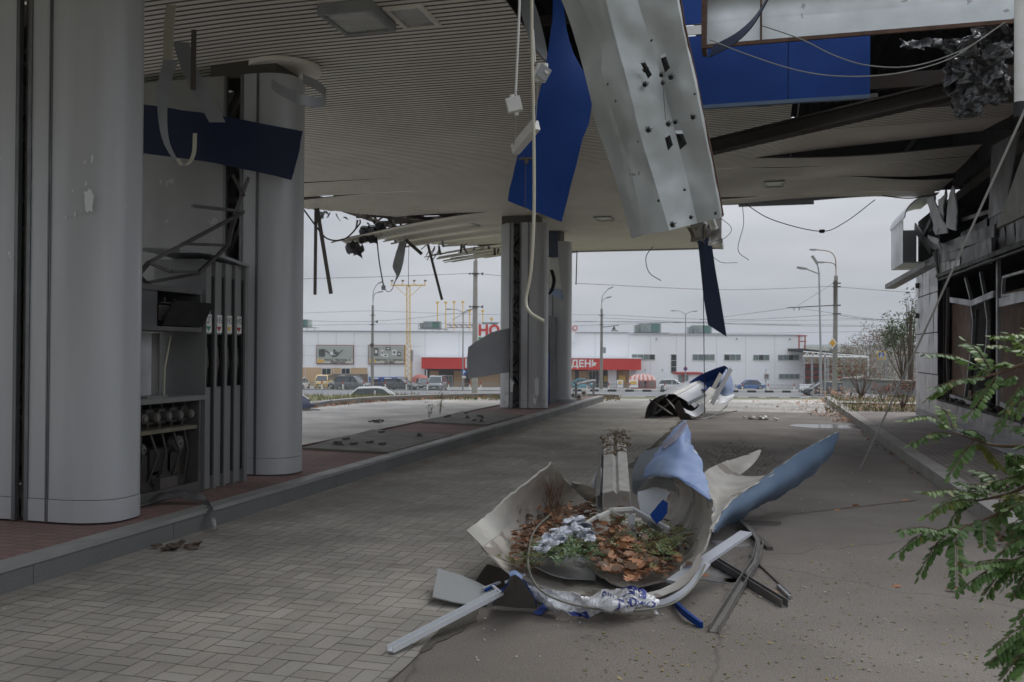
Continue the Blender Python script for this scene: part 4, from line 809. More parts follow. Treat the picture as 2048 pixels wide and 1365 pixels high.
for k in range(520):
    t = q.uniform(.62, 1.1); p = a0+ax*t+RA*q.gauss(0,.05)+V((0,0,.085+abs(q.gauss(0,.02)))); d = V((q.uniform(-1,1),q.uniform(-1,1),q.uniform(-.5,.6)))*.035
    mb.tube([p, p+d*.5+V((0,0,.01)), p+d], .0022, 3, cap=False)
for k in range(90):
    t = q.uniform(.6, 1.05); p = a0+ax*t+RA*q.gauss(0,.05)+V((0,0,.09+q.uniform(0,.02))); mb.box(p, (q.uniform(.02,.05),q.uniform(.02,.05),.02), Matrix.Rotation(q.uniform(0,3),3,'Z') @ Matrix.Rotation(q.uniform(-.6,.6),3,'X'))
part('dead_plants', mb, mat('dead_stems', (.17,.13,.085), .9, 0, (.09,.07,.05), 20), r_, kind='stuff')
pc('cladding_sheet', [[(1183,965,7.2),(1192,945,7.3),(1203,935,7.4)],[(1200,1010,7.0),(1206,985,7.1),(1207,960,7.2)]], m_graypl, 'grey bent plate leaning on the left side of the gutter')
# right boat shell
r_ = root('blue_boat_shell', 'long boat shaped cladding shell, dusty blue outside and beige inside, right of the heap', 'cladding shell', tuple(G(1540,1012,0)))
top = [(1674,864,9.7),(1640,882,9.4),(1600,905,9.0),(1540,946,8.4),(1500,978,8.0),(1455,1008,7.6),(1424,1062,7.2)]
mid = [(1672,880,9.75),(1645,912,9.3),(1600,945,8.8),(1545,985,8.2),(1500,1010,7.9),(1455,1035,7.5),(1426,1064,7.2)]
bot = [(1668,888,9.8),(1650,922,9.5),(1603,965,9.15),(1550,998,8.9),(1510,1018,8.6),(1460,1048,8.0),(1428,1066,7.3)]
mb = MB(); mb.sheet(patch([PP(top),PP(mid),PP(bot)], 6, 6, .026, 4.5), .016, 0, 1); part('blue_side', mb, [mat('dusty_blue_side', (.12,.17,.24), .6, 0, (.075,.12,.19), 2.0, .4, .05, 12, streak=(.4,1,1)), m_beige], r_)
mb = MB(); inn = [(1672,868,9.8),(1640,888,9.7),(1600,912,9.5),(1545,952,9.0),(1500,984,8.5),(1458,1012,8.0),(1424,1062,7.3)]
mb.sheet(patch([PP([(1548,948,8.4),(1500,976,8.0),(1455,1008,7.6),(1424,1062,7.2)]),PP([(1515,955,8.7),(1480,975,8.3),(1440,1000,7.9),(1418,1040,7.4)]),PP([(1480,952,9.0),(1455,960,8.6),(1430,975,8.2),(1412,1000,7.7)]),PP([(1455,922,9.3),(1435,930,8.9),(1415,940,8.5),(1403,955,8.1)])], 5, 5, .012, 2), .012)
part('inner_side', mb, m_beige, r_)
mb = MB(); mb.sheet(patch([PP([(1450,925,9.25),(1490,912,9.3),(1519,901,9.3),(1521,904,9.3)]),PP([(1450,960,8.9),(1480,950,8.9),(1505,930,9.1),(1518,910,9.2)])],4,4), .012); part('torn_tongue', mb, m_beige, r_)
mb = MB(); ee = cr_curve(PP([(x,y-1,d+.02) for x,y,d in top]), 5); gg = [[p, p+V((.02,.05,-.02+.012*noise.noise(p*9)))] for p in ee]; mb.sheet(gg, .014); part('torn_rim', mb, mat('dirty_rim', (.16,.15,.13), .8), r_)
mb = MB()
for k in range(260):
    p = G(q.gauss(1478,30), q.gauss(945,12), 0)+V((0,0,q.uniform(.02,.30))); d = V((q.uniform(-1,1),q.uniform(-1,1),q.uniform(-.3,1)))*.07; mb.tube([p,p+d*.5+V((0,0,.015)),p+d], .003, 3, cap=False)
one('dead_plants', mb, mat('dead_stems', (.17,.13,.085), .9), 'tangle of dead plant stems behind the beige inside of the boat shaped shell', 'dead plants', kind='stuff')
# layers under the bowl, front
pc('cladding_layer', [[(1180,1188,.06),(1250,1205,.05),(1320,1195,.08),(1380,1160,.15),(1405,1120,.25)],[(1185,1178,.10),(1250,1190,.09),(1320,1180,.12),(1375,1145,.2),(1400,1108,.3)]], m_beige, 'lower beige layer curving under the rolled shell', g=True)
pc('cladding_layer', [[(1040,1170,.12),(1110,1200,.06),(1200,1215,.05),(1290,1218,.04),(1370,1190,.10),(1420,1130,.2)],[(1045,1160,.15),(1115,1190,.09),(1200,1203,.08),(1290,1207,.07),(1362,1180,.13),(1412,1122,.23)]], m_silver, 'lowest long silver layer with a curved rim in front of the heap', g=True)
pc('cladding_layer', [[(1058,1128,.2),(1120,1155,.14),(1190,1160,.1)],[(1100,1090,.18),(1150,1100,.14),(1200,1105,.12)]], mat('pale_sheet', (.42,.44,.45), .4, .2), 'pale flat sheet under the green twigs', g=True, dent=.004)
mb = MB(); qs = random.Random(4)
for k,(cx,cy,w_,h_,a_) in enumerate(((1108,1078,30,12,-.3),(1128,1066,26,10,-.2),(1160,1058,24,13,.2),(1172,1070,18,9,.1),(1150,1044,22,8,-.1),(1098,1088,18,7,-.5),(1085,1095,14,6,-.3))):
    gg = patch([[G(cx+(u*math.cos(a_)*w_)+qs.uniform(-3,3), cy+v*h_+u*math.sin(a_)*w_*.6+qs.uniform(-2,2), .36+.02*k*.5+qs.uniform(-.012,.03)-v*.03) for u in (-1,-.35,.35,1)] for v in (1,.3,-.3,-1)], 3, 3, .028, 12, k); mb.sheet(gg, .003, sm=False)
one('white_scrap', mb, mat('pale_blue_white', (.56,.59,.65), .4, 0, (.46,.49,.54), 6), 'crumpled bluish white scraps in the middle of the leaves', 'scrap', kind='stuff')
pc('white_scrap', [[(1288,1018,.45),(1300,1030,.4),(1325,1055,.35)],[(1298,1055,.32),(1310,1060,.3),(1330,1062,.32)]], MC['pale_blue_white'], 'triangular bluish white scrap right of the gutter foot', 'scrap', g=True)
def gb(a, b, w_, h_, m, lab, lip=0, nm='metal_bar', cat='metal bar', g=True):
    mb = MB(); A_, B_ = (G(*a), G(*b)) if g else (P(*a), P(*b)); mb.beam(A_, B_, w_, h_, lip=lip); return one(nm, mb, m, lab, cat)
gb((1105,1088,.3),(1200,1030,.42),.022,.018,m_white,'white frame strip lying over the leaves, left arm')
gb((1195,1035,.43),(1228,1020,.46),.03,.022,m_white,'white frame strip, bent joint left of the gutter')
gb((1222,1020,.47),(1262,1018,.45),.04,.022,m_white,'short white frame strip under the gutter end')
gb((1262,1016,.45),(1338,1058,.36),.03,.02,m_silver,'silver frame strip sloping down right of the gutter foot')
gb((1262,1030,.42),(1272,1140,.06),.05,.01,m_graypl,'thin grey blade standing among the leaves')
# white bar and plates at left front
gb((780,1299,.03),(1000,1184,.16),.055,.03,mat('white_bar', (.58,.60,.62), .4, .1, (.48,.5,.52), 3),'long white square bar sticking out to the lower left',.006)
pc('flat_plate', [[(865,1195,.05),(920,1208,.03),(975,1210,.02)],[(876,1138,.13),(930,1155,.10),(985,1180,.06)]], mat('plate_grey', (.36,.38,.385), .45, .15, (.30,.32,.32), 3), 'flat pale grey plate lying left of the heap', g=True, dent=.004)
pc('flat_plate', [[(985,1208,.04),(1030,1214,.03),(1075,1216,.03)],[(1010,1178,.2),(1035,1160,.25),(1060,1180,.2)],[(1022,1150,.3),(1030,1148,.31),(1042,1155,.3)]], [mat('brown_grey_panel', (.20,.185,.165), .7, 0, (.15,.14,.125), 3), m_blue], 'brownish triangular plate with a blue top edge at the front left', g=True)
mb = MB(); mb.sheet(patch([GG([(1018,1146,.32),(1030,1142,.33),(1043,1150,.32)]),GG([(1020,1153,.31),(1031,1150,.32),(1045,1160,.3)])],3,3), .006); one('blue_trim', mb, m_bluelt, 'short pale blue trim on top of the brown triangular plate', 'trim')
gb((1075,1228,.02),(1098,1206,.05),.05,.01,mat('bright_blue_scrap', (.05,.10,.36), .5),'small bright blue tab in front of the brown plate',nm='blue_tab',cat='scrap')
pc('shadow_sheet', [[(950,1165,.03),(990,1180,.03),(1030,1190,.03)],[(975,1130,.12),(1010,1140,.15),(1040,1160,.18)]], m_burnt, 'dark sheet standing in for the shadow in the gap behind the flat grey plate', g=True)  # shade of the gap put in as a dark sheet
mb = MB()
for a, b in (((965,1178,.08),(1000,1165,.1)),((975,1190,.08),(1010,1178,.09)),((985,1172,.12),(1000,1185,.1)),((1010,1165,.2),(1050,1150,.25)),((970,1182,.1),(990,1170,.12))): mb.beam(G(*a), G(*b), .018, .012, m=q.choice([0,1,1]))
one('small_brackets', mb, [m_blue, m_silver], 'cluster of small silver and blue brackets beside the white bar', 'brackets', kind='stuff')
mb = MB(); mb.tube(cr_curve(GG([(1100,1030,.35),(1070,1060,.35),(1058,1100,.34),(1058,1140,.3),(1080,1180,.22),(1130,1205,.14),(1200,1218,.09),(1290,1220,.07),(1350,1205,.1),(1390,1170,.16),(1410,1130,.22)]), 5), .007, 8)
one('hoop_hose', mb, mat('grey_hose', (.19,.185,.15), .5), 'long grey hose looped around the front of the heap', 'hose')
# foil banner with lettering
fg = patch([GG([(1042,1168,.16),(1090,1178,.17),(1150,1188,.16),(1170,1190,.15),(1215,1182,.16),(1262,1175,.17),(1300,1190,.13),(1312,1200,.1)]), GG([(1058,1185,.12),(1100,1196,.13),(1150,1205,.10),(1172,1205,.12),(1215,1198,.14),(1265,1192,.15),(1300,1200,.11),(1318,1206,.08)]), GG([(1070,1200,.08),(1110,1212,.09),(1150,1220,.06),(1175,1216,.09),(1218,1214,.11),(1265,1210,.11),(1300,1212,.08),(1310,1216,.05)]), GG([(1110,1218,.04),(1135,1226,.05),(1165,1233,.02),(1185,1228,.04),(1222,1226,.05),(1268,1224,.05),(1300,1222,.04),(1314,1230,.01)])], 9, 8, .038, 13, 4)
r_ = root('foil_banner', 'crumpled white foil banner with blue lettering along the front of the heap', 'banner', tuple(G(1180,1225,0)))
mb = MB(); mb.sheet(fg, .003, sm=False); part('foil', mb, mat('banner_foil', (.72,.73,.75), .35, .15, (.55,.56,.58), 9, .4, .25, 25), r_)
fn = gnorm(fg)
def onp(u, v, off=.006):
    i = max(0, min(len(fg)-1.001, v*(len(fg)-1))); j = max(0, min(len(fg[0])-1.001, u*(len(fg[0])-1))); a, b = int(i), int(j); fi, fj = i-a, j-b
    p = fg[a][b].lerp(fg[a][b+1], fj).lerp(fg[a+1][b].lerp(fg[a+1][b+1], fj), fi); n = fn[a][b]; n = n if n.dot(CP-p) > 0 else -n; return p+n*off
mb = MB(); text_mb(mb, 'om', 1, lambda x, y, z: onp(.575+x*.055, .27-y*.26), bold=.01)
text_mb(mb, 'aLU', 1, lambda x, y, z: onp(.735+x*.055, .28-y*.27, .014), 1, bold=.015); text_mb(mb, '\u041b\u042e\u041c\u041a\u0425', 1, lambda x, y, z: onp(.76+x*.075, .70-y*.32), bold=.02)
n = 12; mb.add([onp(.655+.16*i/n, v, .009) for v in (.34, .0) for i in range(n+1)], [(i,i+1,n+2+i,n+1+i) for i in range(n)]); mb.add([onp(.2+.2*i/n, v, .008) for v in (1, .8) for i in range(n+1)], [(i,i+1,n+2+i,n+1+i) for i in range(n)])
part('lettering', mb, [m_btext, m_ltext], r_)
# angle irons and bars to the right
m_angle = mat('angle_iron', (.22,.21,.20), .5, .4, (.14,.135,.125), 5)
gb((1570,1208,.03),(1420,1115,.05),.045,.05,m_angle,'straight grey box bar lying lower right of the heap',.005)
gb((1428,1258,.03),(1512,1120,.06),.055,.045,m_angle,'grey box bar with an open end pointing at the camera',.005)
gb((1512,1120,.06),(1520,1085,.1),.055,.045,m_angle,'short upper piece of the open ended grey bar',.005)
gb((1345,1165,.14),(1492,1066,.30),.09,.02,m_silver,'flat silver strip sloping up to the right of the heap')
mb = MB(); mb.ribbon(GG([(1478,1040,.06),(1500,1060,.07),(1516,1085,.06),(1512,1120,.05),(1490,1150,.03)]), V((.03,.05,.0)), .02, 5); one('curved_rail', mb, m_angle, 'curved dark rail behind the crossed bars', 'metal rail')
gb((1450,1018,.05),(1540,1098,.02),.05,.03,m_steel,'dark bar under the boat shaped shell pointing to the lower right')
gb((1500,1112,.02),(1580,1188,.01),.012,.012,m_steel,'thin dark rod crossing the grey bars')
gb((1556,1172,.02),(1580,1195,.02),.02,.02,m_alu,'short shiny tube at the end of the thin rod')
gb((1470,1042,.04),(1562,1046,.03),.03,.02,m_steel,'thin dark bar in the shadow of the boat shaped shell')
gb((1522,1035,.015),(1832,1001,.012),.014,.014,mat('rod_brown', (.16,.13,.11), .7),'long thin rod lying on the asphalt towards the kiosk',nm='rod',cat='rod')
mb = MB(); mb.ribbon(GG([(1345,1200,.04),(1365,1222,.05),(1385,1238,.04),(1404,1252,.02)]), V((0,0,.04)), .02, 5, 0, 1); one('curved_blue_strip', mb, [m_blue, m_graypl], 'curved blue edged strip on the asphalt in front of the heap', 'metal strip')
gb((1720,942,.02),(2060,215,0),.03,.03,m_alu,'x') if False else None
mb = MB(); a = G(1719,942,.0); b = P(2075,165,8.2); mb.tube([a, a.lerp(b,.5)-V((0,0,.03)), b], .012, 8); one('leaning_pole', mb, mat('pale_rod', (.52,.52,.49), .5, .1), 'long thin grey pole leaning from the asphalt up to the wrecked kiosk roof', 'pole')
# wet patches
mb = MB()
for cx, cy, s in ((1445,1155,.22),(1462,1090,.16),(1475,1165,.1)):
    c = G(cx, cy, 0); mb.prism([V((c.x+math.cos(i/22*6.283)*s*(1+.5*noise.noise(V((i*.8,cx,0)))), c.y+math.sin(i/22*6.283)*s*.8*(1+.5*noise.noise(V((i*.8,cy,2)))), 0)) for i in range(22)], (0,0,0), (0,0,.0095))
struct('plaster_stain', mb, mat('plaster_stain', (.26,.25,.24), .7, 0, (.12,.115,.11), 9, .3, .4))
# ================================================================== FAR HEAP
hd = 21.5
mb = MB()
g = patch([[P(x,y,21.2+.1*k) for k,(x,y) in enumerate([(1291,838),(1294,818),(1305,801),(1325,791),(1345,789),(1362,796),(1376,806),(1388,817)])],[P(x,y,22.2+.06*k) for k,(x,y) in enumerate([(1306,832),(1310,806),(1326,786),(1350,777),(1372,776),(1388,781),(1399,791),(1405,801)])],[P(x,y,23.3) for x,y in [(1322,828),(1330,795),(1348,774),(1375,763),(1395,762),(1407,767),(1414,777),(1417,787)]]], 6, 4, .015, 2)
r_ = root('half_pipe_shell', 'half cylinder cladding shell, silver outside and black inside, on the far heap', 'cladding shell', tuple(G(1340,840,0)))
mb.sheet(g, .012, 0, 1, auto=False); part('shell', mb, [m_silver, m_burnt], r_)
mb = MB(); mb.sheet(patch([PP([(1318,803,22.4),(1345,786,22.6),(1378,786,22.8),(1402,798,22.9)]),PP([(1312,820,22.2),(1345,812,22.3),(1378,812,22.5),(1405,812,22.7)]),PP([(1306,836,21.9),(1345,838,21.9),(1378,836,22.1),(1405,832,22.3)])],4,4,.02,2), .01); part('dark_backing', mb, m_burnt, r_)  # black sheet added inside so the shell's opening reads dark
mb = MB(); g2 = [[r0[16]*1, r0[18]*1] for r0 in g]; mb.sheet([[p+V((0,0,.02)) for p in r0] for r0 in g2], .008); part('seam', mb, m_white, r_)
mb = MB(); 
for a, b in (((1310,828,21.2),(1360,790,22)),((1300,800,21.6),(1345,830,21)),((1330,795,21.6),(1365,835,21)),((1322,834,21),(1338,834,21))): mb.beam(P(*a), P(*b), .04, .03)
part('inner_bracing', mb, m_steel, r_)
far = [([[(1378,765,23),(1410,745,23.3),(1450,732,23.5)],[(1390,775,23),(1420,765,23.6),(1456,742,23.6)],[(1408,782,22.8),(1430,780,23.2),(1440,782,23.4)]], [m_blue, m_beige], 'large deep blue curved sheet standing at the back of the far heap'),
 ([[(1452,738,23.5),(1462,755,23.4),(1468,775,23.3)],[(1440,760,22.9),(1455,772,22.9),(1466,785,23)],[(1435,785,22.8),(1448,792,22.7),(1460,790,22.8)]], [m_bluelt, m_beige], 'pale blue curled sheet at the right end of the far heap'),
 ([[(1435,792,22.6),(1450,794,22.6),(1468,790,22.8)],[(1438,808,22.2),(1450,806,22.3),(1466,798,22.5)]], [m_silver, m_beige], 'grey lower sheet under the pale blue curl of the far heap'),
 ([[(1365,815,21.2),(1385,822,21.1),(1405,805,21.4)],[(1368,825,20.9),(1392,835,20.8),(1412,818,21)]], [m_silver, m_blue], 'silver folded tongue in front of the half cylinder shell'),
 ([[(1390,805,21.8),(1405,790,22),(1420,775,22.4)],[(1400,812,21.6),(1418,800,21.8),(1432,782,22.2)]], [m_white, m_silver], 'white crumpled sheet in the middle of the far heap'),
 ([[(1348,812,21.2),(1358,835,20.9),(1366,845,20.8)],[(1358,800,21.2),(1372,825,20.9),(1388,842,20.8)]], [m_burnt, m_burnt], 'black flap on the ground before the half cylinder shell'),
 ([[(1412,836,21.3),(1440,825,21.6),(1456,810,22)],[(1400,842,21),(1430,832,21.3),(1455,815,21.8)]], [m_graypl, m_graypl], 'grey flat layer on the ground at the right of the far heap')]
for k, (rows, mt, lab) in enumerate(far): pc('cladding_sheet', rows, mt, lab, nu=5, nv=5, dent=.03, fr=2, seed=k, th=.012)
for a, b, w_, m, lab in (((1424,808,22),(1462,738,23),.11,m_graypl,'tall grey strip standing upright in the far heap'),((1420,790,22.3),(1442,748,22.8),.10,m_beige,'shorter grey beige strip beside the upright one in the far heap'),((1395,812,21.7),(1446,770,22.6),.06,m_white,'white bar sloping through the far heap'),((1376,808,21.6),(1412,790,21.9),.08,m_silver,'silver strip in the middle of the far heap'),((1385,838,21),(1475,822,21.2),.02,m_white,'thin white rod lying at the foot of the far heap')):
    mb = MB(); mb.beam(P(*a), P(*b), w_, .015, FA); one('metal_strip', mb, m, lab, 'metal strip')
p = G(1520,839,.01); mb = MB()
for k in range(14): mb.box(p+V((q.gauss(0,.16),q.gauss(0,.12),q.uniform(.01,.05))), (q.uniform(.05,.14),q.uniform(.04,.1),.03), Matrix.Rotation(q.uniform(0,3),3,'Z') @ Matrix.Rotation(q.uniform(-.5,.5),3,'X'))
one('plaster_lump', mb, m_white, 'broken white plaster lump on the asphalt by the puddle', 'rubble', kind='stuff')
# left lane debris beyond the second pillar
p = G(612,818,0); mb = MB(); mb.sheet(pgrid([[(560,818,23.4),(600,820,23.2),(632,812,23.4)],[(560,800,23.6),(600,803,23.4),(622,808,23.4)],[(560,788,23.8),(600,792,23.8),(618,800,23.6)]],4,4,.04,2), .02, 0, 1); one('cladding_sheet', mb, [mat('navy_beige', (.03,.04,.09), .6), m_beige], 'navy sheet lying on the left lane beyond the second pillar', 'cladding sheet')
mb = MB(); mb.sheet(pgrid([[(560,790,24),(600,788,24),(618,797,23.8)],[(560,798,23.7),(600,800,23.6),(616,803,23.6)]],3,3,.03), .02); one('cladding_sheet', mb, m_beige, 'beige curved sheet on top of the navy one on the left lane', 'cladding sheet')
mb = MB(); mb.beam(P(612,812,23.6), P(664,802,23.9), .14, .04); mb.beam(P(600,818,23.3), P(640,820,23.3), .06, .03); one('metal_strip', mb, m_graypl, 'pale strip sticking out to the right on the left lane', 'metal strip')
for (px, py, lab) in ((753,845,'small dark clump of debris on the left lane'),(360,1100,'small dark leaf clump on the block paving by the island kerb')):
    p = G(px, py, 0); mb = MB()
    for k in range(16): mb.box(p+V((q.gauss(0,.07),q.gauss(0,.06),q.uniform(.01,.05))), (.07,.05,.012), Matrix.Rotation(q.uniform(0,3),3,'Z') @ Matrix.Rotation(q.uniform(-.9,.9),3,'X'))
    one('debris_clump', mb, m_bark, lab, 'debris')
# ================================================================== LEAVES AND LITTER
def leaf(mb, c, s, q, m=0, kind=0, nrm=None):
    a = q.uniform(0, 6.283); ti = q.uniform(-.7,.7) if nrm is None else nrm; M = Matrix.Rotation(a,3,'Z') @ Matrix.Rotation(ti,3,'X') @ Matrix.Rotation(q.uniform(-.4,.4),3,'Y')
    if kind: pl = [(-.5,0),(-.25,.16),(.1,.2),(.5,0),(.1,-.2),(-.25,-.16)]
    else: pl = [(-.5,0),(-.3,.28),(-.12,.2),(0,.5),(.15,.2),(.42,.3),(.32,.05),(.6,0),(.32,-.1),(.4,-.3),(.12,-.2),(0,-.45),(-.15,-.2),(-.32,-.28)]
    b = q.uniform(-.5,.5); mb.add([c+M@V((x*s,y*s,b*s*(abs(y)+x*x))) for x, y in pl], [tuple(range(len(pl)))], m)
LM = [leafmat('leaf_brown', (.36,.19,.105), (.24,.12,.07)), leafmat('leaf_orange', (.50,.25,.13), (.38,.18,.09)), leafmat('leaf_darkbrown', (.16,.09,.05), (.10,.06,.035)), leafmat('leaf_yellow', (.34,.26,.05), (.25,.18,.04)), leafmat('leaf_green', (.10,.18,.07), (.065,.13,.045)), leafmat('leaf_olive', (.19,.21,.07), (.13,.155,.05))]
mb = MB()
def fill(n, cx, cy, sx, sy, z0, z1, mats, s0=.05, s1=.1, kind=0):
    for k in range(n):
        px, py = q.gauss(cx, sx), q.gauss(cy, sy); leaf(mb, G(px, py, q.uniform(z0, z1)), q.uniform(s0, s1), q, q.choice(mats), kind)
Mx = [0,0,1,1,2,2,2]
fill(200,1085,1060,28,20,.22,.34,Mx,.04,.085); fill(170,1150,1022,40,8,.24,.34,Mx,.04,.08); fill(120,1060,1085,18,14,.25,.32,Mx,.04,.08); fill(70,1050,1115,20,10,.2,.24,[0,2,5,1],.03,.06)
fill(380,1240,1090,32,26,.20,.36,Mx,.05,.11); fill(230,1305,1100,34,22,.13,.26,Mx,.045,.10); fill(40,1270,1132,34,9,.12,.2,[0,1,1],.07,.11)
one('fallen_leaves', mb, LM, 'heap of brown and orange fallen leaves inside the beige shells', 'leaves', kind='stuff')
mb = MB()
def spray(cx, cy, sx, sy, n, z, mats, s):
    for k in range(n):
        p = G(q.gauss(cx, sx), q.gauss(cy, sy), z+q.uniform(0,.08)); a = q.uniform(0,6.28); d = V((math.cos(a),math.sin(a),q.uniform(-.1,.5)))*q.uniform(.05,.11)
        for t in range(6):
            for s_ in (-1, 1):
                cpt = p+d*t/5; sd = V((-d.y, d.x, 0)).normalized()*s_; tip = cpt+sd*s+d*.12+V((0,0,q.uniform(-.006,.012))); w_ = d.normalized()*s*.28
                mb.add([cpt, (cpt+tip)/2+w_, tip, (cpt+tip)/2-w_], [(0,1,2,3)], q.choice(mats))
spray(1135,1100,34,8,190,.27,[0,0,1,2],.028); spray(1250,1060,26,20,50,.28,[0,1,1],.024); spray(1315,1080,26,20,70,.24,[0,1,1],.026); spray(1345,1075,12,10,30,.25,[1],.026); spray(1075,1118,25,9,60,.22,[2,1],.016); spray(1220,1130,22,6,50,.13,[2,1],.02)
one('green_twigs', mb, [LM[4], LM[5], leafmat('leaf_palegreen', (.30,.36,.24), (.2,.27,.15))], 'cut green leafy twigs among the brown leaves in the heap', 'twigs', kind='stuff')
mb = MB()
for k in range(60): a = P(q.uniform(1090,1120), q.uniform(990,1040), 6.9); mb.tube([a, a+V((q.uniform(-.06,.06),q.uniform(-.05,.05),q.uniform(.05,.18)))], .0018, 3, cap=False)
one('dry_stems', mb, m_trail, 'thin reddish dry stems against the raised beige flap', 'dry stems', kind='stuff')
mb = MB()   # litter on the asphalt and paving
for k in range(620):
    px = q.uniform(1150,2040); py = q.uniform(1080,1360); p = G(px, py, .012)
    if p.x < 2.0: leaf(mb, p, q.uniform(.015,.036), q, q.choice([3,5,5,6,6]), 1, q.uniform(-.25,.25))
for k in range(420):
    y = q.uniform(1,24); x = q.uniform(-4.6,2.0); leaf(mb, V((x,y,.012)), q.uniform(.008,.022), q, q.choice([6,6,6,2,5,0]), 1, q.uniform(-.3,.3))
for k in range(330):   # leaf drift along kerbs
    y = abs(q.gauss(0,4.5))+21.5; leaf(mb, V((2.03-abs(q.gauss(0,.18+.14*max(0,y-22))),y,.02+q.uniform(0,.02))), q.uniform(.05,.09), q, q.choice([0,1,1,2]))
for k in range(60): y = q.uniform(2,20); leaf(mb, V((2.02-abs(q.gauss(0,.08)),y,.02)), q.uniform(.04,.08), q, q.choice([0,2,1]))
for k in range(520): t = q.uniform(0,1)**.9; e_ = ec[int(t*(len(ec)-1))]; leaf(mb, V((e_.x,e_.y,.03))-FA*abs(q.gauss(.25,.22))+RA*q.uniform(-.3,.3), q.uniform(.07,.15), q, q.choice([0,1,1,2]))
for k in range(120): p = G(q.gauss(1640,42), q.gauss(803,2.2), .015); leaf(mb, p, q.uniform(.05,.085), q, q.choice([0,1,1]))
for px, py in ((1905,1180),(2035,1190),(1672,1018),(1712,1010),(1812,1001),(1410,1150),(1395,1148),(1550,1180),(1790,1170)): leaf(mb, G(px, py, .02), .09, q, 1)
for k in range(90): leaf(mb, G(q.gauss(2000,14), q.gauss(1068,8), .02), q.uniform(.03,.07), q, q.choice([2,2,0,5]))
one('leaf_litter', mb, LM+[leafmat('leaf_pale', (.26,.25,.14), (.18,.17,.10))], 'scattered dry leaves on the asphalt and along the kerbs', 'leaves', kind='stuff')
mb = MB()
for k in range(230):
    p = V((q.uniform(-4.6,2.0), q.uniform(1,20)**1.0, .01)) if k > 110 else G(q.uniform(950,1950), q.uniform(870,1330), .01)
    if p.x > 2 or p.x < -4.6: continue
    s = q.uniform(.003,.008); mb.box(p+V((0,0,s*.3)), (s*1.6,s,s*.8), Matrix.Rotation(q.uniform(0,3),3,'Z'))
one('glass_crumbs', mb, m_white, 'tiny pale crumbs of glass and plaster scattered on the paving', 'debris', kind='stuff')
# ================================================================== KIOSK BUILDING
KX = 3.5
r_ = root('kiosk_building', 'wrecked station shop clad in dented grey tin with blown out windows, on the right', 'building', (6.2, 17.5, .146))
mb = MB(); q = random.Random(8)
def panel(mb, y0, y1, z0, z1, X=KX, m=0, dent=.012, g_=.006):
    n = 5; o = q.uniform(0,50); tl = q.uniform(-.008,.008)
    g = [[V((X-.012+tl*(j/n-.5)-dent*abs(noise.noise(V((y0*3+i*.35,z0*3+j*.35,o))))*2-.004*math.sin(math.pi*i/n), y0+g_+(y1-y0-2*g_)*i/n, z0+g_+(z1-z0-2*g_)*j/n)) for i in range(n+1)] for j in range(n+1)]
    mb.sheet(g, .01, m, m)
ys = [19.82+i*.43 for i in range(7)]
for a, b in zip(ys, ys[1:]):
    for z0, z1 in ((.33,1.14),(1.15,2.0),(2.01,2.83),(2.84,3.6)): panel(mb, a, b, z0, z1)
y = 11.0
while y < 19.8: panel(mb, y, min(y+.46,19.81), .33, .64, m=1); y += .46
part('tin_cladding', mb, [m_tin, mat('tin_lower', (.42,.42,.44), .4, .35, (.3,.3,.31), 1.6, .4, .12, 4)], r_)
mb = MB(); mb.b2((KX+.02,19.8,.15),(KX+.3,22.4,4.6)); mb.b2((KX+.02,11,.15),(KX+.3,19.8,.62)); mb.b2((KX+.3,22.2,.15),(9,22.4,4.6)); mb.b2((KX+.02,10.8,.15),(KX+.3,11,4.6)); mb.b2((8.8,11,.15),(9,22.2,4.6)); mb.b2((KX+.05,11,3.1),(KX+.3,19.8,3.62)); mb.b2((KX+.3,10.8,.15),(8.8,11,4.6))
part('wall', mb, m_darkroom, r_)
mb = MB(); mb.b2((KX+.3,11,4.62),(9,22.4,4.8)); mb.b2((KX+.3,11,3.3),(8.8,22.2,3.36)); part('roof', mb, m_burnt, r_)
mb = MB(); mb.b2((KX-.005,11,.15),(KX+.02,22.4,.33)); y = 11.0
while y < 22.4: mb.b2((KX-.03,y,.17),(KX-.005,y+.03,.32)); y += .07
mb.b2((KX-.045,11,.147),(KX-.005,22.4,.168)); part('plinth_grille', mb, m_tin, r_)
mb = MB(); mb.b2((KX-.04,13,.63),(KX+.2,19.8,.67)); part('sill', mb, mat('charred_sill', (.09,.085,.08), .8, 0, (.03,.03,.03), 9, .3, .4), r_)
def kf(pts, w_, m, nm, X=KX+.03, lab=None):
    mb = MB()
    for a, b in zip(pts, pts[1:]): mb.beam(PX(*a, X), PX(*b, X), w_, .05, (1,0,0))
    return part(nm, mb, m, r_, lab)
kf([(1889,560),(1889,798)], .16, m_black, 'window_frame', KX+.1); kf([(1897,575),(1894,700),(1898,790)], .05, m_steel, 'window_frame', KX+.08)
kf([(1932,556),(1942,595),(1948,640),(1946,690),(1936,760),(1930,800)], .05, m_alu, 'window_mullion', KX+.05, 'bent left window mullion'); kf([(1962,545),(1970,590),(1977,640),(1975,690),(1966,745)], .05, m_alu, 'window_mullion', KX+.05, 'bent right window mullion'); kf([(1955,620),(1950,700),(1940,780)], .035, m_steel, 'window_mullion', KX+.12)
kf([(1997,520),(1997,812)], .09, m_alu, 'window_mullion'); kf([(1902,600),(1945,607),(1990,588)], .10, m_alu, 'transom'); kf([(2001,606),(2060,592)], .13, m_alu, 'transom')
kf([(2008,555),(2060,540)], .035, m_alu, 'window_sash'); kf([(2008,555),(2006,592),(2060,583)], .035, m_alu, 'window_sash')
kf([(1902,792),(1975,818)], .07, m_alu, 'sill_strip'); kf([(2003,808),(2070,838)], .07, m_alu, 'sill_strip')
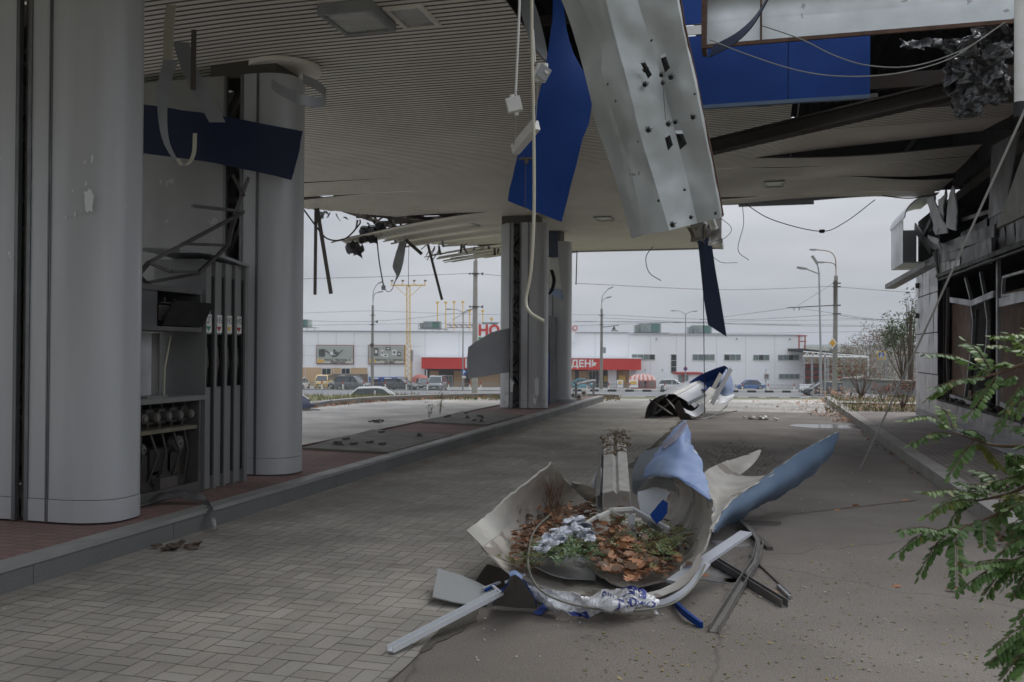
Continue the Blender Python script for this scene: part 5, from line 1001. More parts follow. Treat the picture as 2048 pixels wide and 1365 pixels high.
for a, b, m in (((1907,1946),(612,782),m_brown),((2006,2110),(612,800),m_brown),((1950,1985),(640,790),m_darkroom)):  # middle panel is a near black stand-in for the dark room
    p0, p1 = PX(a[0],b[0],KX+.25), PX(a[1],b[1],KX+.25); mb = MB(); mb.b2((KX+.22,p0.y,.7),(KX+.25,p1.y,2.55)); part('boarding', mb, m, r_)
mb = MB()
for k in range(40): 
    yy = q.uniform(13.5,19.7); mb.box((KX+q.uniform(-.05,.18),yy,.69+q.uniform(0,.05)), (q.uniform(.05,.15),q.uniform(.05,.3),.02), Matrix.Rotation(q.uniform(-.5,.5),3,'X'))
part('sill_rubble', mb, m_burnt, r_, kind='stuff')
# fascia above the windows
mb = MB(); y = 17.6
while y < 19.75: panel(mb, y, y+.42, 3.12, 3.68, KX-.02); y += .43
y = 12.6
while y < 17.5: panel(mb, y, y+.5, 3.15, 3.75, KX+.02, 1, .03); y += .52
part('fascia', mb, [m_tin, m_tintin], r_)
mb = MB(); mb.beam(PX(1880,553,KX-.08), PX(2080,478,KX-.08), .16, .07); mb.beam(PX(1880,560,KX-.12), PX(2080,487,KX-.14), .05, .03); part('window_head', mb, mat('sooty_head', (.10,.10,.10), .6, .3, (.03,.03,.03), 6), r_)
# cornice stub
mb = MB(); cx0 = 2.97; y0_, y1_ = 20.75, 22.5
mb.b2((cx0,y0_+.01,3.50),(KX,y1_,3.53))
for k in range(4):
    a = y0_+k*.44; mb.b2((cx0-.012,a+.006,3.5),(cx0,a+.434,4.42))
mb.b2((cx0,y1_-.02,3.53),(KX,y1_,4.42))
g = [[V((KX+.1-(KX+.1-cx0+.03)*math.cos(t/8*math.pi/2), yy, 4.42+.5*math.sin(t/8*math.pi/2))) for t in range(9)] for yy in (y0_-.4, y0_, y1_+.02)]; mb.sheet(g, .02)
part('cornice', mb, m_tin, r_)
mb = MB()
for pts in ([[(1853,398),(1868,392)],[(1862,430),(1882,432)],[(1872,470),(1897,466)]], [[(1880,400),(1893,388)],[(1876,440),(1884,440)],[(1868,462),(1876,468)]], [[(1904,372),(1912,380)],[(1894,430),(1911,425)],[(1892,455),(1910,462)]], [[(1856,470),(1878,478)],[(1863,482),(1880,486)],[(1877,492),(1884,498)]]):
    mb.sheet(patch([[PX(*a, KX-.25) for a in r] for r in pts], 4, 3, .04, 3, len(mb.v)), .02, 0, 1)
part('torn_cladding', mb, [m_silver, m_burnt], r_)
mb = MB()
for a, b, w_ in (((1870,392),(1862,455),.14),((1893,385),(1880,455),.16),((1830,455),(1862,500),.2),((1862,440),(1838,490),.12),((1846,480),(1905,505),.18),((1880,500),(1990,462),.2),((1885,510),(1930,495),.3),((1868,505),(1878,555),.12),((1873,500),(1875,548),.08),((1925,440),(1990,420),.06)): mb.beam(PX(*a,KX-.12), PX(*b,KX-.05), w_, .03, (1,0,0))
part('burnt_scrap', mb, m_tintin, r_)
mb = MB(); mb.beam(PX(1780,574,2.9), PX(1862,528,3.3), .22, .10, (0,0,1), lip=.012); part('hanging_trough', mb, m_graypl, r_, 'grey trough hanging off the kiosk corner')
mb = MB(); mb.sheet([[PX(1985,292,3.3),PX(2040,262,3.3)],[PX(1978,438,3.3),PX(2012,420,3.3)]], .02); part('torn_plate', mb, m_tintin, r_)
mb = MB(); mb.sheet([[PX(2075,240,2.9),PX(2130,260,2.9)],[PX(1997,457,2.9),PX(2120,400,2.9)]], .05); part('hanging_board', mb, mat('board_grey', (.24,.235,.21), .7, 0, (.17,.165,.15), 5), r_, 'pale board hanging at the right edge')
mb = MB(); mb.sheet([[PX(1925,500,3.38),PX(1984,475,3.38)],[PX(1924,537,3.40),PX(1985,527,3.40)]], .02); part('torn_plate', mb, mat('grey_plate_dk', (.11,.11,.12), .45, .3), r_)
mb = MB()
for k in range(22):
    a = V((KX-.02+q.uniform(0,1.2), q.uniform(13,20.5), q.uniform(3.65,4.8))); mb.beam(a, a+V((q.uniform(-.4,.4),q.uniform(-1.3,1.3),q.uniform(-.5,.4))), q.uniform(.04,.2), .03)
part('burnt_bars', mb, m_burnt, r_, kind='stuff')
for px, py in ((1835,572),(1835,632)):
    mb = MB(); mb.cyl(PX(px,py,KX-.05), .06, .08, 'X', 12); mb.box(PX(px,py,KX-.04), (.04,.2,.05)); part('cable_bracket', mb, m_steel, r_)
# ================================================================== STORE
SD = 150.0
def S(px, py, o=0): p = P(px, py, SD); return V((p.x, p.y, p.z))-FA*o
def sbox(mb, px0, px1, py0, py1, o0, o1, m=0):
    pc_ = (px0+px1)/2; zt, zb = P(pc_,py0,SD).z, P(pc_,py1,SD).z; xa, xb = (px0-1024)/12, (px1-1024)/12
    c = RA*(xa+xb)/2+FA*(SD-(o0+o1)/2); mb.box((c.x,c.y,(zt+zb)/2), (xb-xa, abs(o1-o0), zt-zb), Matrix.Rotation(YAW,3,'Z'), m)
st = root('store_building', 'long white store with a red awning across the road', 'building', tuple(T(1097,150)), YAW)
mb = MB(); sbox(mb, 520, 1258, 663.5, 790, -40, 0); sbox(mb, 1258, 1605, 669.5, 790, -40, .4); part('wall', mb, m_storew, st)
mb = MB(); m_jt = mat('panel_joint', (.5,.52,.54), .6, bump=0)
for px in list(range(600, 850, 36))+list(range(850,1258,68)): sbox(mb, px, px+.5, 665, 778, 0, .03)
for py in (692, 712): sbox(mb, 560, 845, py, py+.45, 0, .02)
for px in (1300,1352,1432,1490,1548): sbox(mb, px, px+.4, 671, 768, .4, .43)
sbox(mb, 520, 1258, 662.8, 664.2, -1, .25); sbox(mb, 1258, 1606, 668.8, 670.4, -1, .65); part('panel_trim', mb, m_jt, st)
mb = MB(); sbox(mb, 540, 735, 735.5, 790, 0, .12); part('beige_cladding', mb, m_beigep, st)
mb = MB(); 
for px in (574,611,668,700): sbox(mb, px, px+.7, 736, 790, .12, .2)
part('cladding_joint', mb, m_ltext, st)
def win(px0, px1, py0, py1, n, o=.4, vert=False, glass=None):
    f = MB(); sbox(f, px0-.8, px1+.8, py0-.8, py1+.8, o, o+.12); fr = part('window', f, m_ltext, st)
    for k in range(n):
        g = MB()
        if vert: a, b = py0+(py1-py0)*k/n, py0+(py1-py0)*(k+1)/n; sbox(g, px0+.4, px1-.4, a+.5, b-.5, o+.1, o+.16)
        else: a, b = px0+(px1-px0)*k/n, px0+(px1-px0)*(k+1)/n; sbox(g, a+.4, b-.4, py0+.5, py1-.5, o+.1, o+.16)
        part('pane', g, glass or q.choice([m_glass, m_glassl, m_glassl]), fr)
for w_ in ((1263,1309,709,720,4),(1384,1428,709,721,4),(1447,1480,709,721,3),(1505,1537,710,721,3),(1554,1596,710,721,4),(1527,1536,748,758,1),(1556,1597,748,758,4)): win(*w_)
win(1341,1352,709,746,3,.4,True,m_glass)
for a in ((645,663,737,752,2),(684,701,737,749,2)): win(*a, o=.12, glass=m_glass)
win(633,643,755,781,1,.12,True,m_glass)
aw = MB(); sbox(aw, 847, 1277, 716, 738.5, .2, 3.2); sbox(aw, 845, 1279, 714.6, 716, .2, 3.3, 1); part('awning', aw, [m_red, m_storew], st)
mb = MB(); text_mb(mb, '\u0414\u0415\u041d\u042c', 1.55, lambda x, y, z: S(1165, 733.5, 3.25)+RA*x+V((0,0,y)), bold=.05); text_mb(mb, '\u0415', 1.9, lambda x, y, z: S(938, 734.5, 3.25)+RA*x+V((0,0,y)), bold=.05); part('lettering', mb, m_ltext, st)
mb = MB(); sbox(mb, 850, 1262, 739, 785, .0, .15); part('shopfront', mb, mat('shopfront_dark', (.10,.085,.075), .4, 0, (.06,.055,.05), .3, bump=0), st)
for a, b in ((860,878),(908,930),(940,1000),(1120,1150),(1158,1176),(1235,1262)): mb = MB(); sbox(mb, a, b, 742, 785, .15, .25); part('shopfront_panel', mb, m_beigep, st)
mb = MB(); sbox(mb, 1215, 1232, 740, 782, .15, 1.2); part('entrance_lobby', mb, m_storew, st)
for px in (857, 1269): mb = MB(); sbox(mb, px-1, px+1, 739, 787, 2.6, 3); part('awning_post', mb, m_ltext, st)
win(892,905,752,775,2,.15,glass=m_glassl); win(1178,1198,742,778,3,.15,glass=m_glass)
mb = MB(); sbox(mb, 1208, 1218, 752, 763, .3, .4); sbox(mb, 1236, 1249, 751, 764, 1.3, 1.4); part('poster', mb, m_yel, st)
for px in (1290,1324,1312,1472,1578): mb = MB(); sbox(mb, px-1, px+1, 739 if px<1330 and px!=1312 else 677, 741 if px<1330 and px!=1312 else 679.5, .4, .7); part('wall_lamp', mb, m_graypl, st)
# roof sign
sg = root('roof_sign', 'white roof sign board with red letters and a green bar', 'sign', tuple(S(1010,683,1.0)), YAW)
mb = MB(); sbox(mb, 954, 1150, 650, 684, .5, .9); part('board', mb, m_storew, sg)
mb = MB(); text_mb(mb, '\u041d\u041e', 2.3, lambda x, y, z: S(978, 671, 1.0)+RA*x*1.05+V((0,0,y)), bold=.09); part('lettering', mb, m_red, sg)
mb = MB(); sbox(mb, 957, 1140, 675.5, 679.5, .9, 1.0); part('green_bar', mb, m_green, sg)
mb = MB(); mb.cyl(S(1149,657,1.1), .45, .1, tuple(FA), 16); mb.cyl(S(1149,657,1.2), .3, .1, tuple(FA), 16, 1); one('round_sign', mb, [m_red, m_ltext], 'tiny round red sign at the right end of the store roof sign', 'sign')
# billboards
def bill(px0, px1, lab, l1, l2, kind):
    r = root('billboard', lab, 'billboard', tuple(S((px0+px1)/2,729,.3)), YAW); f = MB(); sbox(f, px0, px1, 690.5, 728.5, .0, .25); part('frame', f, mat('maroon_frame', (.20,.05,.05), .6), r)
    f = MB(); sbox(f, px0+1.2, px1-1.2, 692, 727, .25, .3); part('poster', f, mat('poster_cream', (.60,.60,.52), .5, 0, (.5,.5,.43), .4, bump=0), r)
    f = MB(); sbox(f, px0+2, px1-2, 693, 718, .3, .33, 0); w_ = px1-px0; cx = (px0+px1)/2
    if kind == 0:
        for k in range(5):
            f.tube([S(cx-20+2*k+t*(3.6-.35*k), 700+ (1-(t/5-1)**2)*9+k*1.2, .36) for t in range(0,11)], .07, 4, 1)
        for k in range(5): f.cyl(S(cx+q.uniform(-8,8), q.uniform(700,708), .4), q.uniform(.2,.4), .05, tuple(FA), 9, 1+k % 2)
        for k in range(4): f.cyl(S(px0+7+k*3.2, 706, .38), .12, 1.2, 'Z', 6, 1)
    else:
        for k, (dx, dy, w2, h2) in enumerate(((16,696,9,18),(28,700,5,14),(40,694,10,8),(52,700,9,12),(62,704,7,10),(35,708,10,8),(9,703,5,10))):
            sbox(f, px0+dx-w2/2, px0+dx+w2/2, dy, dy+h2*.9, .33, .36, 1+k % 2); sbox(f, px0+dx-w2/4, px0+dx+w2/4, dy+h2*.25, dy+h2*.6, .36, .38, 2-k % 2)
    part('picture', f, [mat('poster_grey', (.33,.35,.32), .5, 0, (.42,.44,.4), .6, bump=0), mat('poster_dark', (.10,.11,.10), .5, bump=0), m_ltext], r)
    f = MB(); f.prism([S(px0+2.5,719,.33),S(px0+12,719,.33),S(px0+17,722.5,.33),S(px0+12,726,.33),S(px0+2.5,726,.33)], (0,0,0), -FA*.02); part('arrow', f, m_yel, r)
    f = MB(); text_mb(f, l1, .40, lambda x, y, z: S(cx+6, 722.3, .34)+RA*x+V((0,0,y)), bold=.02); text_mb(f, l2, .40, lambda x, y, z: S(cx+6, 726.6, .34)+RA*x+V((0,0,y)), bold=.02); part('lettering', f, m_ktext, r)
bill(633, 708, 'store billboard showing tableware, the middle one of three', '\u041f\u041e\u0421\u0423\u0414, \u0422\u0415\u041a\u0421\u0422\u0418\u041b\u042c \u0422\u0410', '\u041f\u041e\u0414\u0410\u0420\u0423\u041d\u041a\u0418', 0)
bill(737, 810, 'store billboard showing household appliances, beside the yellow mast', '\u041f\u041e\u0411\u0423\u0422\u041e\u0412\u0410 \u0422\u0410 \u0426\u0418\u0424\u0420\u041e\u0412\u0410', '\u0422\u0415\u0425\u041d\u0406\u041a\u0410', 1)
r = root('billboard', 'leftmost store billboard, mostly hidden by the second pillar', 'billboard', tuple(S(570,729,.3)), YAW)
f = MB(); sbox(f, 530, 605, 690.5, 728.5, .0, .25); part('frame', f, MC['maroon_frame'], r); f = MB(); sbox(f, 531.2, 603.8, 692, 727, .25, .3); part('poster', f, MC['poster_cream'], r)
# roof units
def hv(px0, px1, py0, py1, lab, o=-3):
    r = root('roof_unit', lab, 'ventilation unit', tuple(S((px0+px1)/2,py1,o)), YAW); a = MB(); w_ = px1-px0
    sbox(a, px0+w_*.18, px1-w_*.25, py0, py1-3, o-3, o); sbox(a, px0+w_*.05, px0+w_*.18, py0+3, py1-3, o-2.5, o-.5); part('housing', a, m_hvac, r)
    a = MB(); sbox(a, px0+w_*.48, px0+w_*.6, py0+1, py1-4, o, o+.1); sbox(a, px1-w_*.42, px1-w_*.3, py0+1, py1-4, o, o+.1); part('grille', a, mat('grille_green', (.10,.19,.17), .6), r)
    a = MB(); sbox(a, px0, px1, py1-2.2, py1-.8, o-3, o+.3)
    for k in range(5): sbox(a, px0+w_*k/4.2, px0+w_*k/4.2+.7, py1-1, py1+6, o-.1, o+.1)
    for k in range(4): a.tube([S(px0+w_*.3*k/3, py1-3, o), S(px0+w_*.3*k/3+3, py0+4, o)], .07, 4)
    part('support_frame', a, m_graypl, r)
hv(560,624,638,656,'grey green roof unit on the far left end of the store roof')
hv(832,893,642,659,'long roof unit with lattice frame left of the thick concrete pole')
hv(953,1010,644,659,'roof unit behind the red letters')
hv(1273,1346,646,667,'wide roof unit above the end of the red awning')
hv(1383,1448,650,669,'roof unit at the right partly behind the navy strip')
mb = MB()
for k in range(16): a = 892+k*5.5; mb.beam(S(a,650,-2), S(a+5.5,650+(5 if k%2 else -1),-2), .14, .14); mb.beam(S(a,655,-2), S(a+5.5,655,-2), .12, .12); mb.beam(S(a,649,-2), S(a+5.5,650,-2), .12, .12)
one('roof_lattice', mb, mat('rusty_lattice', (.22,.15,.13), .7), 'rusty lattice girder lying on the store roof left of the sign', 'lattice')
for k, (px, a) in enumerate(((871,603),(888,603),(905,602),(923,602),(937,620),(964,620),(982,636))):
    mb = MB(); mb.beam(S(px,a,-4), S(px,660,-4), .14, .14); mb.box(S(px,a,-4), (.5,.3,.3)); one('roof_pole', mb, m_yel, 'yellow pole on the store roof, number counted from the left'.replace('number counted from the left', ['leftmost of the tall four','second of the tall four','third of the tall four','rightmost of the tall four','short one just left of the concrete pole','short one just right of the concrete pole','shortest one beside the roof sign'][k]), 'pole', 'yellow poles on the store roof')
# shed frame on the right
r = root('steel_shed', 'open steel shed with a black sloping roof and white trusses right of the store', 'shed', tuple(T(1670,142)), YAW)
def q2(px, py, d=142): return P(px, py, d)
mb = MB(); mb.prism([q2(1605,697.5),q2(1740,712.5),q2(1740,714),q2(1605,703)], (0,0,0), FA*14); part('roof', mb, m_black, r)
mb = MB(); mb.tube([q2(1606,713),q2(1736,715)], .16, 5); mb.tube([q2(1606,703.5),q2(1736,713.5)], .1, 5); k = 1608
while k < 1725: mb.tube([q2(k,713),q2(k+6,705.5+(k-1608)*.06)], .09, 4); mb.tube([q2(k+6,705.5+(k-1608)*.06),q2(k+12,713)], .09, 4); k += 12
part('truss', mb, m_ltext, r)
for k in range(9): mb = MB(); x = 1608+k*16; mb.beam(q2(x,714), q2(x,768), .3, .3); part('post', mb, m_ltext if k in (8,) else m_graypl, r)
mb = MB()
for py in (733,745,755): mb.beam(q2(1606,py,146), q2(1725,py,146), .4, .3)
part('rail', mb, m_redd, r)
mb = MB(); sb = [q2(1606,728,150),q2(1650,728,150),q2(1650,770,150),q2(1606,770,150)]; mb.prism(sb, (0,0,0), FA*.5); part('back_wall', mb, mat('shed_back', (.18,.15,.13), .8), r)
mb = MB(); mb.tube([P(1598,671,146),P(1598,700,146)], .12, 5); mb.tube([P(1610,671,146),P(1610,700,146)], .12, 5); mb.tube([P(1592,672,146),P(1614,672,146)], .1, 5); mb.tube([P(1600,683,146),P(1612,683,146)], .1, 5); one('roof_ladder', mb, m_redd, 'small red ladder frame at the right corner of the store roof', 'ladder')
mb = MB(); a = T(1600,118); b = T(1900,118); mb.beam(a+V((0,0,.5)), b+V((0,0,.5)), .3, 1.1); one('low_wall', mb, m_storew, 'long low pale wall behind the black estate car', 'wall')
# green mesh fence right
mb = MB(); k = 1735
while k < 1850: mb.beam(T(k,105,0), T(k,105,4.2), .06, .06); k += 4
for z in (.4,2,4.1): mb.beam(T(1735,105,z), T(1850,105,z), .07, .07)
one('bar_fence', mb, m_graypl, 'tall grey bar fence behind the bare shrub on the right', 'fence')
# ---- stalls, booths
r = root('market_stall', 'arched glass stall with a red striped roof right of the awning', 'stall', tuple(T(1285,138)), YAW)
def B(px, py, d): return P(px, py, d)
mb = MB()
for k in range(12):
    t0, t1 = k/12, (k+1)/12; rows = []
    for v, dd in ((0,0),(.5,.6),(1,2)): rows.append([P(1257+55*t-(t-.5)*24*v*v, 762-13*math.sin(v*1.57)*(1-.15*abs(t-.5)), 138+dd) for t in (t0, t1)])
    mb.sheet(rows, .06, k % 2, k % 2, auto=False)
part('roof', mb, [mat('dull_red', (.40,.12,.10), .6), mat('pale_pink', (.52,.42,.39), .6)], r)
mb = MB()
for px in (1258,1278,1296,1311): mb.beam(P(px,762,138), P(px,777,138), .12, .12)
mb.beam(P(1258,762,138), P(1311,762,138), .12, .12); mb.beam(P(1258,777,138), P(1311,777,138), .12, .12); part('frame', mb, m_redd, r)
mb = MB(); mb.sheet([[P(1262,763,142),P(1311,763,142)],[P(1262,777,142),P(1311,777,142)]], .1); mb.box(P(1270,773,139), (1.6,.8,.9), Matrix.Rotation(YAW,3,'Z')); part('counter', mb, mat('stall_inside', (.28,.22,.2), .7), r)
r = root('ticket_booth', 'small white booth with a red roof trim beside the vertical window', 'booth', tuple(T(1375,143)), YAW)
mb = MB(); a, b = P(1356,749,143), P(1400,772,143); c = (a+b)/2; mb.box(c+FA*1.5, ((b-a).length*.98, 3, a.z-b.z), Matrix.Rotation(YAW,3,'Z')); part('wall', mb, m_storew, r)
mb = MB(); mb.box(V((c.x,c.y,a.z+.15))+FA*1.3, (4.2,3.6,.35), Matrix.Rotation(YAW,3,'Z')); mb.box(P(1366,760,142.9), (.3,.1,2), Matrix.Rotation(YAW,3,'Z')); part('roof_trim', mb, m_redd, r)
mb = MB(); mb.box(P(1361,758,142.9), (.7,.1,1.1), Matrix.Rotation(YAW,3,'Z')); mb.box(P(1372,758,142.9), (.7,.1,1.1), Matrix.Rotation(YAW,3,'Z')); part('window', mb, m_glassl, r)
r = root('umbrella_tent', 'faded red dome tent between the yellow mast and the awning', 'tent', tuple(T(840,136)), YAW)
mb = MB(); g = [[P(840,749,136)+RA*(a*1.45*math.sin(t/5*1.5))+V((0,0,-1.3*(1-math.cos(t/5*1.5))))+FA*(bq*1.4*math.sin(t/5*1.5)) for a, bq in [(math.cos(k/12*6.283), math.sin(k/12*6.283)) for k in range(13)]] for t in range(6)]
mb.sheet(g, .04); part('canopy', mb, mat('faded_red', (.38,.13,.11), .8), r); mb = MB()
for k in range(4): mb.beam(P(830+k*7,760,136), P(830+k*7,776,136), .09, .09)
mb.box(P(846,768,137), (1.9,1.5,1.3), Matrix.Rotation(YAW,3,'Z')); part('stand', mb, mat('tent_green', (.22,.23,.2), .8), r)
for k, (a, b) in enumerate(((738,760),(764,786),(790,812))):
    r = root('market_booth', ['left blue market booth behind the lamp pole with the round box','middle blue market booth left of the yellow mast','right blue market booth touching the yellow mast'][k], 'booth', tuple(T((a+b)/2,140)), YAW, 'blue booths in front of the store'); mb = MB()
    p0, p1 = P(a,755,140), P(b,778,140); c = (p0+p1)/2; mb.box(c+FA*1, ((b-a)*140/1800,2,p0.z-p1.z), Matrix.Rotation(YAW,3,'Z')); part('wall', mb, [mat('booth_dark', (.14,.07,.06), .7, 0, (.07,.05,.07), .8), mat('booth_b', (.09,.10,.16), .6), MC['booth_dark'] if 'booth_dark' in MC else m_redd][k], r)
    mb = MB(); mb.box(P((a+b)/2,757,139.9), ((b-a)*140/1800*1.02,.3,.42), Matrix.Rotation(YAW,3,'Z')); mb.box(P(a+1,767,139.8), (.15,.1,1.7), Matrix.Rotation(YAW,3,'Z')); mb.box(P(b-1,767,139.8), (.15,.1,1.7), Matrix.Rotation(YAW,3,'Z')); part('sign_band', mb, mat('booth_blue', (.03,.12,.42), .5), r)
    mb = MB(); mb.box(P((a+b)/2+1,757,139.7), (1.1,.1,.18), Matrix.Rotation(YAW,3,'Z')); part('sign_plate', mb, m_ltext, r)
mb = MB(); mb.box(P(698,760,143), (5.9,1.5,1.9), Matrix.Rotation(YAW,3,'Z')); one('scrap_container', mb, mat('container_rust', (.17,.08,.06), .7, 0, (.13,.16,.13), .35, .2), 'long rust and green coloured container wall behind the black off-roader', 'container')
mb = MB()
for k, px in enumerate((1240,1264,1270)): mb.box(P(px,768,134), (.9,.1,1.1), Matrix.Rotation(YAW,3,'Z'), 0); mb.box(P(px,766,133.9), (.5,.1,.5), Matrix.Rotation(YAW,3,'Z'), 1)
one('poster_boards', mb, [m_storew, m_yel], 'yellow and white poster boards left of the arched stall', 'poster')
# ---- railings of the car park
def railing(px0, px1, d, lab, step=2.4, h=1.15):
    r = root('railing', lab, 'railing', tuple(T((px0+px1)/2, d)), YAW); x0, x1 = (px0-1024)/FPX*d, (px1-1024)/FPX*d; n = int((x1-x0)/step)
    for i in range(n+1):
        px = px0+(px1-px0)*i/n; p = T(px, d); mb = MB(); mb.box(p+V((0,0,h*.35)), (.12,.12,h*.7)); mb.box(p+V((0,0,h*.85)), (.13,.13,h*.3), None, 1); part('post', mb, [m_ltext, m_redd], r)
    mb = MB()
    for i in range(n*14): px = px0+(px1-px0)*i/(n*14); mb.box(T(px, d, h*.45), (.03,.03,h*.75))
    mb.beam(T(px0,d,h*.85), T(px1,d,h*.85), .05, .05); mb.beam(T(px0,d,.12), T(px1,d,.12), .05, .05); part('mesh', mb, m_graypl, r)
railing(560, 940, 110.2, 'white and red posted railing in front of the parked cars on the left'); railing(962, 1260, 110.2, 'white and red posted railing in front of the red awning'); railing(1330, 1640, 113, 'pale railing in front of the windowed white wing', 2.9)
# ---- cars
m_tyre = mat('tyre_rubber', (.015,.015,.016), .85, bump=0); m_rim = mat('wheel_rim', (.4,.4,.4), .35, .6, bump=0); m_cg = mat('car_glass', (.09,.11,.12), .08, 0, (.04,.05,.055), 1, bump=0); m_lamp = mat('headlamp_glass', (.6,.6,.58), .1, bump=0); m_tail = mat('tail_lamp', (.35,.02,.02), .3, bump=0)
def car(px, d, hd, colr, style, lab, dz=0, wheels=True):
    L_, W_, Hh, hood, roof = {'sedan':(4.4,1.72,1.45,.0,0),'suv':(4.6,1.85,1.75,.0,0),'hatch':(4.0,1.7,1.5,0,0),'van':(4.5,1.8,1.9,0,0),'wagon':(4.7,1.75,1.48,0,0),'offroad':(4.5,1.85,1.85,0,0)}[style]
    p = T(px, d, dz); r = root('parked_car' if 'road' not in lab or 'off-road' in lab else 'car', lab, 'car', tuple(p), hd)
    body = mat('carpaint_'+'_'.join('%02d' % int(c*100) for c in colr), colr, .25, .1, tuple(c*.9 for c in colr), 2, bump=0, coat=.6)
    prof = {'sedan':[(-.5,.52,.9),(-.49,.55,.95),(-.3,.58,1.0),(.18,.58,1.0),(.40,.52,.96),(.49,.42,.86),(.5,.36,.8)],
            'x':[(-.5,.6,.92),(-.48,.64,.97),(-.3,.62,1.0),(.2,.6,1.0),(.40,.56,.97),(.49,.46,.88),(.5,.38,.82)]}['sedan' if style == 'sedan' else 'x']
    cab = {'sedan':[(-.36,.60),(-.22,.98),(.02,1.0),(.10,.97),(.27,.60)],'suv':[(-.49,.62),(-.44,.96),(0,1.0),(.1,.97),(.26,.6)],'hatch':[(-.48,.62),(-.38,.95),(0,1.0),(.1,.97),(.3,.6)],'van':[(-.5,.6),(-.48,.97),(.1,1.0),(.22,.95),(.38,.58)],'wagon':[(-.49,.62),(-.42,.95),(0,1.0),(.06,.97),(.24,.6)],'offroad':[(-.49,.60),(-.475,.98),(.08,1.0),(.12,.97),(.2,.6)]}[style]
    def loft(secs):
        g = []
        for x, z0, z1, w0, w1 in secs:
            row = [];
            for a, b in ((-1,0),(-1,.12),(-1,.8),(-.93,.95),(-.8,1),(.8,1),(.93,.95),(1,.8),(1,.12),(1,0)): ww = w0+(w1-w0)*b; row.append(V((x*L_, a*ww*W_/2, z0+(z1-z0)*b)))
            g.append(row)
        return g
    b = MB(); g = loft([(x, .2 if abs(x)<.49 else .3, h*Hh if False else h*Hh*.98, w_, w_*.97) for x, h, w_ in prof]); nr, nc = len(g), len(g[0])
    b.add([v for rr in g for v in rr], [(i*nc+j, i*nc+j+1, (i+1)*nc+j+1, (i+1)*nc+j) for i in range(nr-1) for j in range(nc-1)]+[(i*nc+nc-1, i*nc, (i+1)*nc, (i+1)*nc+nc-1) for i in range(nr-1)], 0, True); b.add(g[0], [tuple(range(nc))[::-1]]); b.add(g[-1], [tuple(range(nc))])
    # roof + pillars
    xs_ = [c[0]*L_ for c in cab]; zs_ = [c[1]*Hh for c in cab]
    for s in (-1, 1): b.tube([V((x, s*(W_/2*(.95 if z < .7*Hh else .78)), z)) for x, z in zip(xs_, zs_)], .05, 5)
    b.prism([V((xs_[k], -W_*.39, zs_[k])) for k in (1,2,3)]+[V((xs_[k], -W_*.39, zs_[k]-.06)) for k in (3,2,1)], (0,0,0), (0,W_*.78,0))
    for x in (.0,): b.b2((x-.05,-W_*.47,.55*Hh),(x+.05,-W_*.42,.9*Hh)); b.b2((x-.05,W_*.42,.55*Hh),(x+.05,W_*.47,.9*Hh))
    part('body', b, body, r, world=False)
    b = MB(); g = [[V((xs_[k], s*W_/2*(.93 if zs_[k] < .7*Hh else .75), zs_[k]-.03)) for k in range(5)] for s in (-1, 1)]
    b.add(g[0]+g[1], [(0,1,2,3,4),(9,8,7,6,5)]+[(k,k+5,k+6,k+1) for k in range(4)], 0); part('windows', b, m_cg, r, world=False)
    if wheels:
        for sx in (-.32,.31):
            for s in (-1,1):
                c = V((sx*L_, s*(W_/2-.08), .32)); w1 = MB(); w1.cyl(c, .33, .2, 'Y', 20); wo = part('wheel', w1, m_tyre, r, world=False)
                w1 = MB(); w1.cyl(c+V((0,s*.1,0)), .21, .03, 'Y', 12); part('rim', w1, m_rim, wo, world=False)
    for s in (-1,1):
        b = MB(); b.box((.485*L_, s*W_*.33, .42*Hh), (.12,.32,.14)); part('headlight', b, m_lamp, r, world=False)
        b = MB(); b.box((-.492*L_, s*W_*.38, .5*Hh), (.1,.22,.2)); part('tail_light', b, m_tail, r, world=False)
        b = MB(); b.box((.16*L_, s*(W_/2+.06), .62*Hh), (.1,.16,.12)); part('mirror', b, body, r, world=False)
    b = MB(); b.box((.5*L_, 0, .3*Hh), (.05,1.0,.16), None, 0); b.box((.505*L_, 0, .26*Hh), (.04,.5,.11), None, 1); part('grille', b, [m_black, m_ltext], r, world=False)
    return r
LF = YAW+math.pi; FRW = YAW-math.pi/2    # facing left / facing the camera
car(601,121,YAW+1.5,(.55,.55,.55),'hatch','white hatchback seen from behind just right of the second pillar')
car(648,124,FRW,(.62,.42,.12),'van','yellow van left of the black off-roader')
car(690,121,FRW-.75,(.02,.022,.024),'offroad','black boxy off-road car behind the grey crossover')
car(708,112.5,LF+2.75,(.07,.075,.08),'suv','dark grey crossover parked in front of the black off-road car')
car(803,113.5,LF+2.75,(.018,.02,.022),'wagon','black estate car beneath the appliance billboard')
car(848,121,FRW+.2,(.04,.042,.045),'hatch','dark car half hidden behind the grey minivan')
car(875,113,FRW-.1,(.22,.25,.27),'van','blue grey minivan facing the camera')
car(752,51,YAW+.1,(.62,.63,.65),'sedan','white car of which only the roof shows behind the left kerb')
car(1160,138,LF,(.05,.28,.36),'sedan','turquoise car seen low between the pillar and the lamp pole')
car(1345,131,LF+2.9,(.6,.6,.6),'hatch','white car right of the arched stall')
car(1500,139,LF,(.02,.10,.30),'sedan','blue sedan in front of the windowed white wing')
car(1645,97,LF,(.03,.033,.036),'wagon','black estate car driving left on the road behind the slim lamp post')
